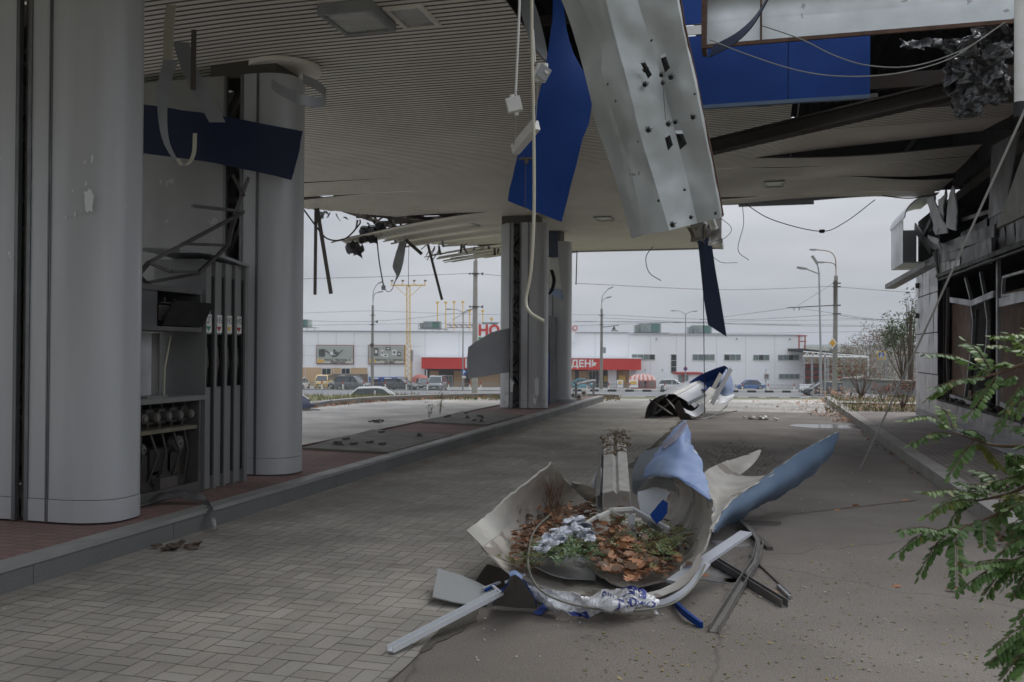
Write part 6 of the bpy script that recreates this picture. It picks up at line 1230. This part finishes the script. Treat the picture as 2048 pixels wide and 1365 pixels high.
# ---- planter
r = root('planter_box', 'long grey concrete planter behind the bare rose bush', 'planter', tuple(G(1750,797,.13)), 0)
a, b = G(1688,800,.1), G(1840,803,.1); mb = MB()
a = P(1688,795,33); b = P(1850,803,29.5); mb.beam(V((a.x,a.y,.36)), V((b.x,b.y,.36)), .12, .5); c = V((a.x+1.2,a.y+3,.36)); mb.beam(V((a.x,a.y,.36)), c, .12, .5); part('wall', mb, mat('planter_grey', (.30,.32,.33), .7), r)
mb = MB(); mb.beam(V((a.x,a.y,.635)), V((b.x,b.y,.635)), .22, .05); mb.beam(V((a.x,a.y,.632)), V((c.x,c.y,.632)), .2, .044); part('coping', mb, m_concl, r)
# ---- poles, lamps
def lampmast(px, ybase_d, ytop, d, lab, w0, heads, m=None, pxt=None, nm='lamp_post', cat='street lamp'):
    b = T(px, d); zt = P(px, ytop, d).z; r = root(nm, lab, cat, tuple(b)); mb = MB(); mb.tube([b, V((b.x,b.y,zt)) if pxt is None else P(pxt, ytop, d)], w0/2, 12, 0, w0*.33); part('pole', mb, m or m_conc, r)
    for pts, hl in heads:
        mb = MB(); c = cr_curve([P(x, y, d) for x, y in pts], 6); mb.tube(c, .045, 6); part('arm', mb, mat('arm_rust', (.28,.17,.14), .6) if px == 1669 else m_graypl, r)
        e = c[-1]; dr = (c[-1]-c[-3]).normalized(); dr = V((dr.x,dr.y,dr.z*.4)).normalized(); mb = MB(); mb.beam(e-dr*.05, e+dr*.62, .26, .11); mb.beam(e+dr*.1-V((0,0,.07)), e+dr*.5-V((0,0,.07)), .2, .05, m=1); part('lamp_head', mb, [m_graypl, m_lamp], r)
    return r
A_ = lampmast(745,0,611,108,'concrete lamp pole with two lamps to the right, in front of the appliance billboard',.42,[([(746,611),(746,590),(750,575),(757,567)],1),([(746,605),(747,594),(750,588),(756,585)],1)])
B_ = lampmast(1203,0,618,108,'concrete lamp pole with two lamps standing before the red awning',.42,[([(1203,618),(1204,597),(1208,588),(1217,578)],1),([(1203,612),(1204,604),(1208,599),(1213,596)],1)])
C_ = lampmast(950,0,522,72,'thick pale concrete pole rising to the torn canopy, left of the far pillars',.5,[],m_concl,nm='utility_pole',cat='utility pole')
mb = MB(); p = P(952,522,72); mb.tube([p, p+V((0,0,.3))], .13, 8, 0, .06); mb.tube([p+V((0,0,.3)), P(952,507,72)], .05, 6); part('finial', mb, m_concl, C_)
mb = MB()
for y in (548,614): c = P(951,y,72); mb.cyl(c, .3, .1, n=12); mb.beam(c-RA*.45, c+RA*.5, .05, .05); mb.box(c+RA*.55, (.12,.12,.2)); mb.box(c-RA*.45, (.1,.1,.15))
part('wire_clamp', mb, m_steel, C_)
D_ = lampmast(1669,0,552,84,'tall concrete lamp pole with two lamps to the left and a diamond road sign',.52,[([(1672,552),(1671,520),(1664,507),(1652,502),(1633,500)],1),([(1672,538),(1670,530),(1662,526),(1648,525)],1)],m_conc,1672)
mb = MB(); c = P(1666,612,84); mb.beam(P(1672,611,84), P(1575,616,84), .09, .09); 
for x in (1588,1598): mb.box(P(x,618,84), (.06,.06,.3))
mb.tube([P(1668,566,84), P(1595,612,84)], .015, 5); part('bracket_arm', mb, m_steel, D_)
mb = MB()
mb.tube([P(1671,562,84), P(1671,632,84)], .2, 10)
for y in (567,574,611,628): mb.cyl(P(1671,y,84), .27, .08, n=12); mb.box(P(1676,y,84), (.5,.1,.12))
part('pole_band', mb, m_steel, D_)
E_ = lampmast(1644,0,546,62,'slim pale lamp post with a double head left of the tall concrete pole',.17,[([(1638,548),(1622,542),(1612,538)],1),([(1638,546),(1636,535),(1634,527)],1)],mat('pale_post', (.38,.39,.41), .5, .1),1638)
mb = MB(); mb.tube([T(1650,62), P(1650,712,62)], .07, 8); mb.tube([T(1627,62), P(1627,765,62)], .06, 8); one('sign_post', mb, MC['pale_post'], 'pair of short pale posts at the foot of the slim lamp post', 'post')
F_ = lampmast(1371,0,629,134,'far slim lamp post with two horizontal arms and a round sign behind the far heap',.2,[([(1371,629),(1360,623),(1350,622)],1),([(1371,629),(1381,624),(1386,623)],1)],m_graypl)
mb = MB(); mb.cyl(P(1371,738,133), .3, .06, tuple(FA), 20, 0); mb.cyl(P(1371,738,132.9), .2, .05, tuple(FA), 20, 1); part('round_sign', mb, [m_redd, m_btext], F_)
H_ = lampmast(926,0,626,112,'slim grey lamp post carrying a blue parking sign, left of the thick pale pole',.2,[([(926,626),(915,620),(902,619)],1),([(926,626),(934,621),(944,619)],1)],m_graypl)
mb = MB(); mb.box(P(928,745,111.8), (.62,.05,.62), Matrix.Rotation(YAW,3,'Z')); mb.box(P(928,754.5,111.8), (.5,.05,.25), Matrix.Rotation(YAW,3,'Z'), 1); part('parking_sign', mb, [mat('sign_blue', (.02,.12,.42), .5, bump=0), m_ltext], H_)
mb = MB(); text_mb(mb, 'P', .6, lambda x, y, z: P(928,748.5,111.7)+RA*x+V((0,0,y)), bold=.02); part('lettering', mb, m_ltext, H_)
mb = MB(); mb.tube([T(824,60), P(824,702,60)], .04, 6); mb.box(P(824,712,60), (.12,.5,.75), Matrix.Rotation(YAW,3,'Z')); one('road_sign', mb, m_graypl, 'grey road sign seen edge on, right of the yellow mast', 'road sign')
mb = MB(); mb.cyl(P(744,691,107.6), .25, .15, tuple(FA), 14); part('round_box', mb, m_steel, A_)
mb = MB(); mb.beam(P(746,646,108), P(756,641,108), .05, .05); mb.box(P(754,644,108), (.2,.1,.3)); part('bracket', mb, m_steel, A_)
for o in (A_, B_):
    px = 745 if o is A_ else 1203; mb = MB()
    for y in (631,650): mb.cyl(P(px,y,108), .22, .08, n=10); mb.beam(P(px-6,y,108), P(px+6,y,108), .05, .05)
    part('wire_clamp', mb, m_steel, o)
mb = MB(); mb.beam(P(1204,655,108), P(1238,651,108), .08, .08); part('bracket_arm', mb, m_steel, B_); mb = MB(); mb.box(P(1209,701,107.8), (.3,.2,.7)); part('switch_box', mb, m_graypl, B_)
mb = MB(); mb.prism([P(1228,652,107.5),P(1232,660,107.5),P(1224,660,107.5)], (0,0,0), FA*.3); mb.beam(P(1222,662,107.5), P(1236,662,107.5), .1, .1); one('wire_fitting', mb, m_steel, 'triangular overhead wire fitting hanging right of the lamp pole before the awning', 'wire fitting')
# diamond sign
r = root('priority_sign', 'yellow and white diamond priority road sign on the tall concrete pole', 'road sign', tuple(P(1665,698,83.5)))
for s, m, o in ((.54, m_ltext, 0), (.36, mat('sign_yellow', (.72,.38,.03), .5, bump=0), .04)):
    c = P(1665,686.5,83.5)-FA*o; mb = MB(); mb.prism([c+RA*s*.78, c+V((0,0,s)), c-RA*s*.78, c-V((0,0,s))], (0,0,0), -FA*.03); part('plate', mb, m, r)
r = root('crossing_sign', 'yellow framed blue pedestrian crossing sign on the bar fence', 'road sign', tuple(P(1763,720,80))); mb = MB(); mb.box(P(1763,711,80), (.72,.04,.72), Matrix.Rotation(YAW,3,'Z')); part('plate', mb, m_yel, r)
mb = MB(); mb.box(P(1763,711,79.95), (.5,.03,.5), Matrix.Rotation(YAW,3,'Z')); part('blue_field', mb, MC['sign_blue'], r)
mb = MB(); c = P(1763,711,79.9); mb.prism([c+RA*-.2+V((0,0,-.2)), c+RA*.2+V((0,0,-.2)), c+V((0,0,.2))], (0,0,0), -FA*.02); mb.beam(c+V((0,0,.08))-FA*.04, c+RA*.08-V((0,0,.15))-FA*.04, .04, .02, m=1); mb.beam(c+V((0,0,.08))-FA*.04, c-RA*.08-V((0,0,.15))-FA*.04, .04, .02, m=1); part('symbol', mb, [m_ltext, m_ktext], r)
mb = MB(); mb.tube([P(1763,716,80.1), T(1763,80)], .04, 6); part('post', mb, m_graypl, r)
mb = MB(); mb.box(P(1772,716,82), (.45,.05,.8), Matrix.Rotation(YAW,3,'Z')); mb.tube([P(1772,718,82.1), T(1772,82)], .04, 6); one('road_sign', mb, m_graypl, 'grey back of a road sign right of the crossing sign', 'road sign')
for px, py, dd, lab in ((1532,757,128,'small sign post with a red triangle sign between the blue sedan and the lower window'),(1437,757,128,'thin sign post left of the blue sedan')):
    mb = MB(); mb.tube([T(px,dd), P(px,738,dd)], .05, 6); mb.prism([P(px-2,py-3,dd-.1),P(px+2,py-3,dd-.1),P(px,py-8,dd-.1)], (0,0,0), -FA*.03, 1); one('road_sign', mb, [m_graypl, m_redd], lab, 'road sign')
# yellow mast
r = root('yellow_mast', 'yellow lattice floodlight mast with a T shaped top in front of the store', 'mast', tuple(T(817,136)))
d = 136; mb = MB()
for x in (811,821.5): mb.beam(P(x,690,d), T(x,d), .13, .13); mb.beam(P(x,690,d+.8), T(x,d+.8), .13, .13)
for x in (813.5,820): mb.beam(P(x,570,d), P(x,690,d), .12, .12); mb.beam(P(x,570,d+.5), P(x,690,d+.5), .12, .12)
y = 572; k = 0
while y < 772:
    a, b = (813.5,820) if y < 690 else (811,821.5); mb.beam(P(a if k else b,y,d), P(b if k else a,y+5.5,d), .07, .07); mb.beam(P(a if k else b,y,d+.6), P(b if k else a,y+5.5,d+.6), .06, .06); y += 5.5; k = 1-k
part('lattice', mb, m_yel, r)
mb = MB(); mb.beam(P(782,571,d), P(851,571,d), .18, .18); mb.beam(P(790,572,d), P(812,592,d), .08, .08); mb.beam(P(843,572,d), P(822,592,d), .08, .08); part('cross_arm', mb, m_yel, r)
for x in (783.5,805,828,850): mb = MB(); mb.beam(P(x,570,d), P(x,563,d), .1, .1); mb.box(P(x+.5,562,d), (.34,.2,.22), None, 1); part('floodlight', mb, [m_yel, m_steel], r)
# overhead wires
W = [((560,559,72),(760,554,72),(950,547,72)),((952,547,72),(1010,553,72)),((1150,567,72),(1450,580,78),(1669,573,84)),((1672,574,84),(1760,581,86),(1850,587,88)),
 ((560,628,108),(745,622,108)),((748,622,108),(950,629,108),(1203,630,108)),((560,641,106),(745,643,108),(940,625,110)),((560,652,106),(950,646,106),(1300,644,106),(1600,651,106)),((560,663,104),(900,664,104)),((1204,630,108),(1450,640,100),(1669,630,84)),((1204,636,108),(1500,650,100),(1850,655,95)),((1150,643,104),(1500,648,104),(1850,653,104)),((1150,665,104),(1500,667,104),(1850,661,104)),((1672,630,84),(1760,643,86),(1850,650,88)),((1672,636,84),(1850,642,92)),((1575,617,84),(1480,630,95),(1400,640,104)),((1150,652,106),(1450,643,106),(1850,639,106)),((951,614,72),(905,640,95)),((1598,617,84),(1760,640,92),(1850,648,96))]
WL = ['upper wire from the left to the thick pale pole','short wire from the thick pale pole to the far pillars','long upper wire from the far pillars to the tall concrete pole','upper wire from the tall concrete pole to the kiosk','wire reaching the top clamp of the lamp pole by the billboards','wire between the clamps of the two lamp poles','wire dipping at the bracket of the left lamp pole','long lower trolley wire across the road','lowest wire along the store roof edge on the left','wire from the awning lamp pole to the tall concrete pole','sagging wire from the awning lamp pole to the kiosk','straight trolley wire over the windowed wing','lowest wire over the windowed wing roof','wire leaving the lower clamp of the tall concrete pole','second wire leaving the tall concrete pole to the right','stay wire at the left tip of the bracket arm','rising thin wire from the far pillars to the kiosk','slanting stay wire left of the thick pale pole','wire held by the bracket arm running to the kiosk']
for pts, lb in zip(W, WL): mb = MB(); mb.tube(cr_curve(PP(pts), 6), .02, 4); one('overhead_wire', mb, m_wire, lb, 'overhead wire', 'overhead wires above the road')
# ---- people
def person(base, rz, h, pose, mats, lab):
    r = root('person', lab, 'person', tuple(base), rz); s = h/1.75
    J = {'pel':(0,0,.95),'ch':(.0,0,1.3),'nk':(0,0,1.48),'hd':(.02,0,1.6),'hl':(0,.09,.9),'kl':(.14*pose,.1,.5),'fl':(.0+.22*pose,.1,.06),'tl':(.12+.22*pose,.1,.04),'hr':(0,-.09,.9),'kr':(-.04*pose,-.1,.5),'fr':(-.3*pose,-.1,.08),'tr':(-.18*pose,-.1,.04),'sl':(0,.19,1.42),'el':(-.08*pose,.24,1.15),'wl':(.04*pose,.24,.9),'gl':(.06*pose,.24,.8),'sr':(0,-.19,1.42),'er':(.1*pose,-.24,1.15),'wr':(.2*pose,-.22,.92),'gr':(.22*pose,-.22,.82),'top':(.02,0,1.73)}
    rd = {'pel':.15,'ch':.16,'nk':.055,'hd':.095,'hl':.1,'kl':.065,'fl':.045,'tl':.04,'hr':.1,'kr':.065,'fr':.045,'tr':.04,'sl':.075,'el':.05,'wl':.035,'gl':.04,'sr':.075,'er':.05,'wr':.035,'gr':.04,'top':.07}
    E = [('pel','ch'),('ch','nk'),('nk','hd'),('hd','top'),('pel','hl'),('hl','kl'),('kl','fl'),('fl','tl'),('pel','hr'),('hr','kr'),('kr','fr'),('fr','tr'),('ch','sl'),('sl','el'),('el','wl'),('wl','gl'),('ch','sr'),('sr','er'),('er','wr'),('wr','gr')]
    ks = list(J); me = bpy.data.meshes.new('person_body'); me.from_pydata([tuple(c*s for c in J[k]) for k in ks], [(ks.index(a), ks.index(b)) for a, b in E], [])
    o = bpy.data.objects.new('body', me); col.objects.link(o); md = o.modifiers.new('skin', 'SKIN')
    for k, v in zip(ks, me.skin_vertices[0].data): v.radius = (rd[k]*s,)*2
    me.skin_vertices[0].data[0].use_root = True; md.use_smooth_shade = True; o.modifiers.new('sub', 'SUBSURF').render_levels = 1
    me.materials.append(mats[0]); o.parent = r
    mb = MB(); mb.tube([V((0,0,.88*s)),V((0,0,1.1*s)),V((0,0,1.32*s)),V((0,0,1.47*s))], .17*s, 10, 0, .15*s); part('jacket', mb, mats[1], r, world=False)
    mb = MB(); mb.tube([V((0,0,1.62*s)),V((-.01,0,1.7*s)),V((-.01,0,1.76*s))], .11*s, 10, 0, .05*s); part('hat', mb, mats[2], r, world=False)
    return r
m_skin = mat('dark_trousers', (.05,.05,.06), .8, bump=0); m_jw = mat('pale_coat', (.55,.56,.58), .8, bump=0); m_hatb = mat('light_blue_hat', (.25,.42,.5), .8, bump=0); m_jd = mat('dark_coat', (.03,.03,.035), .8, bump=0)
person(T(1040,113,0), YAW+.2, 1.68, 1, [mat('pale_trousers', (.4,.4,.42), .8, bump=0), m_jw, m_hatb], 'person in a pale coat and light blue hat walking in front of the store')
p = T(1046,113,0); mb = MB(); mb.box(p+V((0,0,.5)), (.34,.2,.5), None, 0, .7); mb.box(p+V((0,0,.82)), (.16,.03,.16)); one('shopping_bag', mb, m_ltext, 'white bag carried by the walking person in the pale coat', 'bag')
person(T(1291,139,0), YAW, 1.75, .2, [m_skin, m_jd, m_jd], 'person in dark clothes standing in the arched stall')
# ================================================================== VEGETATION
def leafy(mb, c, rad, n, s, q, mats=(0,), hollow=.55, up=1):
    for k in range(n):
        d = V((q.gauss(0,1),q.gauss(0,1),q.gauss(0,1))).normalized()*(hollow+(1-hollow)*q.random()); 
        p = c+V((d.x*rad[0],d.y*rad[1],d.z*rad[2])); 
        if noise.noise(p*(1.6/max(rad)))*1.0 < -.18: continue
        a = V((q.gauss(0,1),q.gauss(0,1),q.gauss(0,.7))).normalized(); b = a.cross(V((q.gauss(0,1),q.gauss(0,1),q.gauss(0,1)))).normalized(); ss = s*q.uniform(.6,1.3)
        mb.add([p, p+a*ss*.5+b*ss*.25, p+a*ss, p+a*ss*.5-b*ss*.25], [(0,1,2,3)], q.choice(mats))
def branches(mb, base, h, spread, n, q, r0, m=0, lev=2):
    tips = []
    for k in range(n):
        a = q.uniform(0,6.283); e = base+V((math.cos(a)*spread*q.uniform(.2,1), math.sin(a)*spread*q.uniform(.2,1), h*q.uniform(.6,1.05))); mid = base.lerp(e,.5)+V((q.gauss(0,.1)*spread,q.gauss(0,.1)*spread,h*.08)); mb.tube(cr_curve([base+V((q.gauss(0,r0),q.gauss(0,r0),0)),mid,e],3), r0, 5, m, r0*.25); tips.append((mid,e))
        if lev > 1:
            for j in range(4):
                s_ = mid.lerp(e, q.uniform(0,.8)); t_ = s_+V((q.gauss(0,.25)*spread,q.gauss(0,.25)*spread,q.uniform(.05,.3)*h)); mb.tube([s_,t_], r0*.4, 4, m, r0*.15); tips.append((s_,t_))
    return tips
m_autb = leafmat('autumn_brown', (.21,.135,.085), (.13,.09,.065)); m_autg = leafmat('autumn_olive', (.15,.14,.07), (.09,.09,.045)); m_evg = leafmat('evergreen', (.05,.085,.035), (.028,.05,.02)); m_evg2 = leafmat('evergreen_pale', (.10,.14,.05), (.06,.09,.03))
q = random.Random(21)
def tree(nm, px, d, h, rad, lab, n, s, mats, low=.35, zb=None, den=.35):
    b = T(px, d) if zb is None else V((*(RA*((px-1024)/FPX*d)+FA*d).xy, zb)); r = root(nm, lab, 'tree' if 'tree' in nm else 'shrub', tuple(b)); mb = MB(); mb.tube([b, b+V((.05*h*q.uniform(-1,1),0,h*.35)), b+V((0,0,h*.8))], h*.025, 7, 0, h*.006)
    br = branches(mb, b+V((0,0,h*low*.7)), h*(1-low*.8), rad*.9, 9, q, h*.01); part('trunk', mb, m_bark, r)
    mb = MB(); cc = [(b+V((0,0,h*(.5+low*.4))), (rad,rad,h*.36))]+[(e, (rad*den,rad*den,h*.14)) for _, e in br]
    for c, rr in cc: leafy(mb, c, rr, int(n/len(cc)*(2.5 if c is cc[0][0] else 1)), s, q, mats)
    part('crown', mb, [m_autb, m_autg, m_evg, m_evg2], r); return r
tree('tree', 1772, 210, 12.5, 5.2, 'brown autumn tree rising highest behind the bar fence', 1800, .5, (0,0,1))
tree('tree', 1740, 225, 10.5, 4.6, 'lower brown tree left of the highest autumn tree', 1200, .5, (0,0,1))
tree('tree', 1805, 200, 10.5, 4.5, 'grey brown tree just left of the kiosk wall', 1200, .5, (0,1,1))
tree('tree', 1700, 260, 8, 5, 'distant low olive tree right of the concrete pole', 900, .5, (1,0))
tree('tree', 1668, 180, 6.3, 3.2, 'small olive tree behind the concrete pole and shed', 700, .4, (1,1,3))
tree('shrub', 1805, 40, 3.0, 1.25, 'dark evergreen bush against the kiosk corner', 1500, .13, (2,2,3), .1, .1)
tree('shrub', 1822, 36, 3.75, .55, 'tall thin leafy shoot by the kiosk wall', 450, .12, (2,3), .1, .1)
tree('shrub', 1702, 64, 2.6, 1.7, 'sparse shrub behind the planter', 500, .13, (3,1), .1, -1.6)
mb = MB(); q3 = random.Random(77)
for k in range(9000):
    px = q3.uniform(1590,1900); d = q3.uniform(165,200); hh = 1.2+.9*noise.noise(V((px*.03,d*.05,0)))+.5*noise.noise(V((px*.15,d*.1,3))); z = tz(d)+abs(q3.random())**.8*(4.6+hh); p = V((*(RA*((px-1024)/FPX*d)+FA*d).xy, z)); a = V((q3.gauss(0,1),q3.gauss(0,1),q3.gauss(0,.7))).normalized()*q3.uniform(.3,.6); b_ = a.orthogonal().normalized()*.16
    mb.add([p, p+a*.5+b_, p+a, p+a*.5-b_], [(0,1,2,3)], q3.choice([0,0,1,0,2]))
one('far_wood', mb, [m_autb, m_autg, m_bark], 'brown autumn wood as one mass behind the steel shed and bar fence', 'wood', kind='stuff')
def bare(px, py, h, sp, n, lab, berries=0, z=.13, lv=60):
    b = G(px, py, z); r = root('bare_shrub', lab, 'shrub', tuple(b)); mb = MB(); tp = branches(mb, b, h, sp, n, q, .009, lev=2); part('stems', mb, mat('grey_twig', (.17,.12,.10), .8), r); mb = MB()
    for _, e in tp:
        for k in range(3): leafy(mb, e, (.08,.08,.08), 2 if berries else 4, .05, q, (3,2,3) if berries else (1,3,0))
    if berries:
        for _, e in tp[::4]: mb.cyl(e, .018, .03, 'Z', 6, 0)
    part('leaves', mb, [m_redd, m_autg, m_evg2, m_autb], r)
bare(1722,797,1.15,.75,26,'bare rose bush with red hips in front of the grey planter',1)
bare(1805,819,.75,.45,14,'small thin bush at the foot of the kiosk corner')
bare(1765,806,.5,.4,9,'low twiggy plant between the rose bush and the kiosk')
mb = MB()
for k in range(420): p = V((2.4+abs(q.gauss(0,2.2)), q.choice([q.uniform(23.7,27.1), q.uniform(28.3,33)]), .14)); leaf(mb, p+V((0,0,q.uniform(0,.06))), q.uniform(.05,.09), q, q.choice([0,1,1,2]))
for k in range(160): p = G(q.gauss(1668,26), 792, .13); leaf(mb, V((p.x+.1,p.y+q.uniform(-1,2),.14+abs(q.gauss(0,.12)))), q.uniform(.06,.11), q, q.choice([0,1,1,2]))
one('bed_leaves', mb, LM[:3], 'drift of orange brown leaves covering the planting beds on the right', 'leaves', kind='stuff')
mb = MB()
for k in range(2600):
    px = q.uniform(560,1240); dd = q.uniform(28.6,31.4) if px > 700 else q.uniform(25.5,31); p = RA*((px-1024)/FPX*dd)+FA*dd; h = q.uniform(.04,.14); mb.add([V((p.x-.012,p.y,-.02)),V((p.x+.012,p.y,-.02)),V((p.x+q.uniform(-.05,.05),p.y+q.uniform(-.05,.05),h))], [(0,1,2)], q.choice([0,1,1]))
for k in range(700):
    px = q.uniform(1650,1830); p = G(px, q.uniform(792,826), .13); h = q.uniform(.04,.16); mb.add([V((p.x-.012,p.y,.13)),V((p.x+.012,p.y,.13)),V((p.x+q.uniform(-.06,.06),p.y,.13+h))], [(0,1,2)], q.choice([0,1,1]))
one('grass', mb, [leafmat('grass_green', (.10,.14,.035), (.07,.10,.03)), leafmat('grass_dry', (.26,.21,.10), (.18,.15,.07))], 'rough grass and dry stalks on the verges', 'grass', kind='stuff')
for px, py, h, lab in ((880,830,.55,'dry upright weed growing at the island edge'),(858,836,.35,'smaller dry weed left of the upright weed')):
    b = G(px, py, .0); mb = MB()
    for k in range(5): e = b+V((q.gauss(0,.05),q.gauss(0,.05),h*q.uniform(.6,1))); mb.tube([b, b.lerp(e,.5)+V((.01,0,0)), e], .004, 4)
    for k in range(22): p = b+V((q.gauss(0,.05),q.gauss(0,.05),h*q.uniform(.2,1))); mb.add([p,p+V((.03,0,.015)),p+V((.015,.01,.04))], [(0,1,2)])
    one('weed', mb, m_autg, lab, 'weed')
# foreground robinia-like tree at the right edge
r_ = root('roadside_tree', 'green leafy young tree with feathery compound leaves at the right edge in front', 'tree', (2.75, 2.9, .146))
m_lf = [leafmat('feather_green', (.11,.20,.052), (.065,.125,.035), .5, .3), leafmat('feather_light', (.16,.25,.07), (.105,.175,.045), .5, .3), leafmat('feather_yellow', (.24,.25,.06), (.10,.12,.03), .5, .3)]
fol = MB(); stm = MB()
def frond(a, b, droop=.03, n=11, size=1, tone=(0,0,1)):
    A = P(*a); Bq = P(*b); c = cr_curve([A, A.lerp(Bq,.5)+V((0,0,droop)), Bq], 8); stm.tube(c, .0022, 4, 0, .001); Ln = (Bq-A).length; t_ = q.choice(tone)
    for k in range(n+1):
        f = .12+.88*k/n; i = min(len(c)-2, int(f*(len(c)-1))); p = c[i].lerp(c[i+1], f*(len(c)-1)-i); d = (c[i+1]-c[i]).normalized()
        lat = d.cross(V((0,0,1))+RA*.2*q.uniform(-1,1)).normalized(); nr = lat.cross(d).normalized()
        for s in ((-1, 1) if k < n else (0,)):
            L1 = .040*size*q.uniform(.7,1.2)*(1-.25*abs(f-.45)); dirn = (lat*s*1.0+d*.35-V((0,0,.35+.25*q.random()))+nr*q.uniform(-.25,.25)).normalized() if s else d
            wv = dirn.cross(nr).normalized() if abs(dirn.dot(nr)) < .95 else d; wv = (wv+nr*q.uniform(-.4,.4)).normalized(); w0 = L1*.25; st_ = p+dirn*.004
            pts = [st_, st_+dirn*L1*.3+wv*w0, st_+dirn*L1*.7+wv*w0*.95, st_+dirn*L1, st_+dirn*L1*.7-wv*w0*.95, st_+dirn*L1*.3-wv*w0]; mid = V(dirn.cross(wv))*L1*.06
            fol.add([pts[0], pts[1]+mid, pts[2]+mid, pts[3], pts[4]+mid, pts[5]+mid], [(0,1,2,3),(0,3,4,5)], t_ if q.random() < .85 else q.choice((0,1,2)))
FR = [((1985,750,3.3),(1843,706,3.2)),((1975,752,3.3),(1868,775,3.25)),((1985,745,3.3),(1934,684,3.4)),((2000,742,3.3),(1936,835,3.2)),((2050,762,3.1),(1988,868,3.1)),((2060,700,3.4),(1985,672,3.4)),((2080,730,3.4),(1972,690,3.45)),((2100,690,3.3),(2020,667,3.3)),((2040,745,3.3),(1945,790,3.3)),((2045,735,3.3),(1965,745,3.35)),((2090,760,3.2),(2030,830,3.2)),((1905,760,3.25),(1858,795,3.3)),((2100,720,3.2),(2045,700,3.2)),
 ((1948,882,3.2),(1900,950,3.15)),((1912,862,3.3),(1808,840,3.3)),((1905,868,3.3),(1822,888,3.3)),((1905,858,3.3),(1882,818,3.35)),((1955,880,3.2),(2003,935,3.2)),((1975,885,3.2),(1930,860,3.2)),((2010,905,3.2),(2048,960,3.2)),
 ((1985,990,3.3),(1846,983,3.25)),((1960,1000,3.3),(1852,1032,3.25)),((1990,985,3.3),(1915,962,3.3)),((2010,985,3.2),(1950,940,3.3)),((2020,990,3.2),(2060,1040,3.1)),((2050,950,3.2),(1985,965,3.2)),((2090,940,3.2),(2010,935,3.2)),((1945,1005,3.3),(1905,1040,3.3)),((2000,1000,3.2),(1990,1055,3.2)),
 ((1895,1066,3.1),(1797,1060,3.1)),((1890,1070,3.1),(1793,1106,3.1)),((1892,1072,3.1),(1838,1150,3.1)),((1912,1075,3.1),(1914,1180,3.0)),((1945,1048,3.2),(1905,1085,3.1)),((1965,1040,3.2),(1970,1092,3.1)),((1925,1060,3.1),(1868,1068,3.1)),((2035,1040,3.0),(2020,1090,3.0)),
 ((2040,1118,2.9),(1920,1135,2.9)),((2030,1125,2.9),(1928,1172,2.9)),((2050,1125,2.9),(1968,1192,2.9)),((2070,1080,2.9),(2000,1108,2.9)),((2060,1140,2.9),(2028,1190,2.9)),((2080,1110,2.8),(1990,1150,2.9)),((2090,1060,2.9),(2040,1050,2.9)),
 ((2090,1235,2.7),(2035,1240,2.7)),((2080,1260,2.7),(1978,1330,2.7)),((2100,1250,2.7),(1985,1300,2.7)),((2100,1290,2.7),(2000,1362,2.7)),((2110,1280,2.7),(2045,1350,2.6)),((2060,1280,2.7),(1995,1320,2.7)),((2110,850,3),(2060,900,3)),((2120,1000,3),(2070,960,3)),((2150,1150,2.8),(2100,1210,2.8))]
EX = []
for a, b in FR:
    dx, dy = b[0]-a[0], b[1]-a[1]
    if a[0] > 1975 and q.random() < (.85 if a[1] > 850 else .4): EX.append(((a[0]+q.uniform(0,25), a[1]+q.uniform(-15,15), a[2]+.12), (a[0]+dx*q.uniform(.5,.8)+dy*q.uniform(-.25,.25), a[1]+dy*q.uniform(.5,.8)+abs(dx)*q.uniform(-.1,.25), b[2]+.15)))
for k in range(46):
    x_, y_ = q.uniform(2075, 2290), q.choice([700,880,945,1000,1095,1240])+q.uniform(-12,12); EX.append(((x_, y_, 3.0), (x_+q.uniform(-130,40), y_+q.uniform(-60,110), 3.0+q.uniform(-.2,.2))))
for a, b in FR+EX: frond(a, b, q.uniform(.0,.035), q.randint(12,15), q.uniform(.9,1.1), (0,0,1,1) if a[1] < 800 else (0,0,0,1,2) if a[1] < 1010 else (0,0,0))
for pts in ([(2300,640,3.0),(2120,705,3.2),(2010,742,3.3),(1960,757,3.3),(1900,765,3.25)],[(2300,880,3.0),(2120,890,3.1),(2000,892,3.2),(1945,878,3.2),(1905,865,3.3)],[(2320,930,3.0),(2110,950,3.1),(2020,988,3.2),(1950,1003,3.3),(1930,1015,3.3)],[(2300,960,2.9),(2080,1000,3.1),(1980,1035,3.2),(1890,1070,3.1)],[(2300,1080,2.7),(2100,1100,2.8),(2040,1120,2.9)],[(2300,1200,2.6),(2140,1240,2.65),(2080,1255,2.7)]):
    c = cr_curve(PP(pts), 6); stm.tube([V((2.75,2.9,c[0].z-.35))]+c, .011, 6, 0, .002)
part('foliage', fol, m_lf, r_); part('branches', stm, mat('green_brown_twig', (.13,.08,.05), .8), r_)
mb = MB(); mb.tube([V((2.75,2.9,.14)),V((2.72,2.9,.8)),V((2.76,2.92,1.8)),V((2.7,2.9,2.4))], .035, 9, 0, .012); part('trunk', mb, m_bark, r_)
# ================================================================== HAZE

mb = MB(); M_ = Matrix.Rotation(YAW, 3, 'Z'); c = FA*950; mb.box((c.x, c.y, 12), (3600, 2150, 42), M_)
hz = bpy.data.materials.new('air'); hz.use_nodes = True; N = hz.node_tree.nodes; L = hz.node_tree.links; N.clear()
o = N.new('ShaderNodeOutputMaterial'); v = N.new('ShaderNodeVolumePrincipled'); v.inputs['Density'].default_value = .00035; v.inputs['Color'].default_value = (.86,.90,.96,1); L.new(v.outputs[0], o.inputs['Volume'])
ob = bpy.data.objects.new('haze', mb.mesh('haze', hz)); col.objects.link(ob); ob['kind'] = 'stuff'; ob['label'] = 'thin pale autumn air over the whole place'; ob['category'] = 'haze'
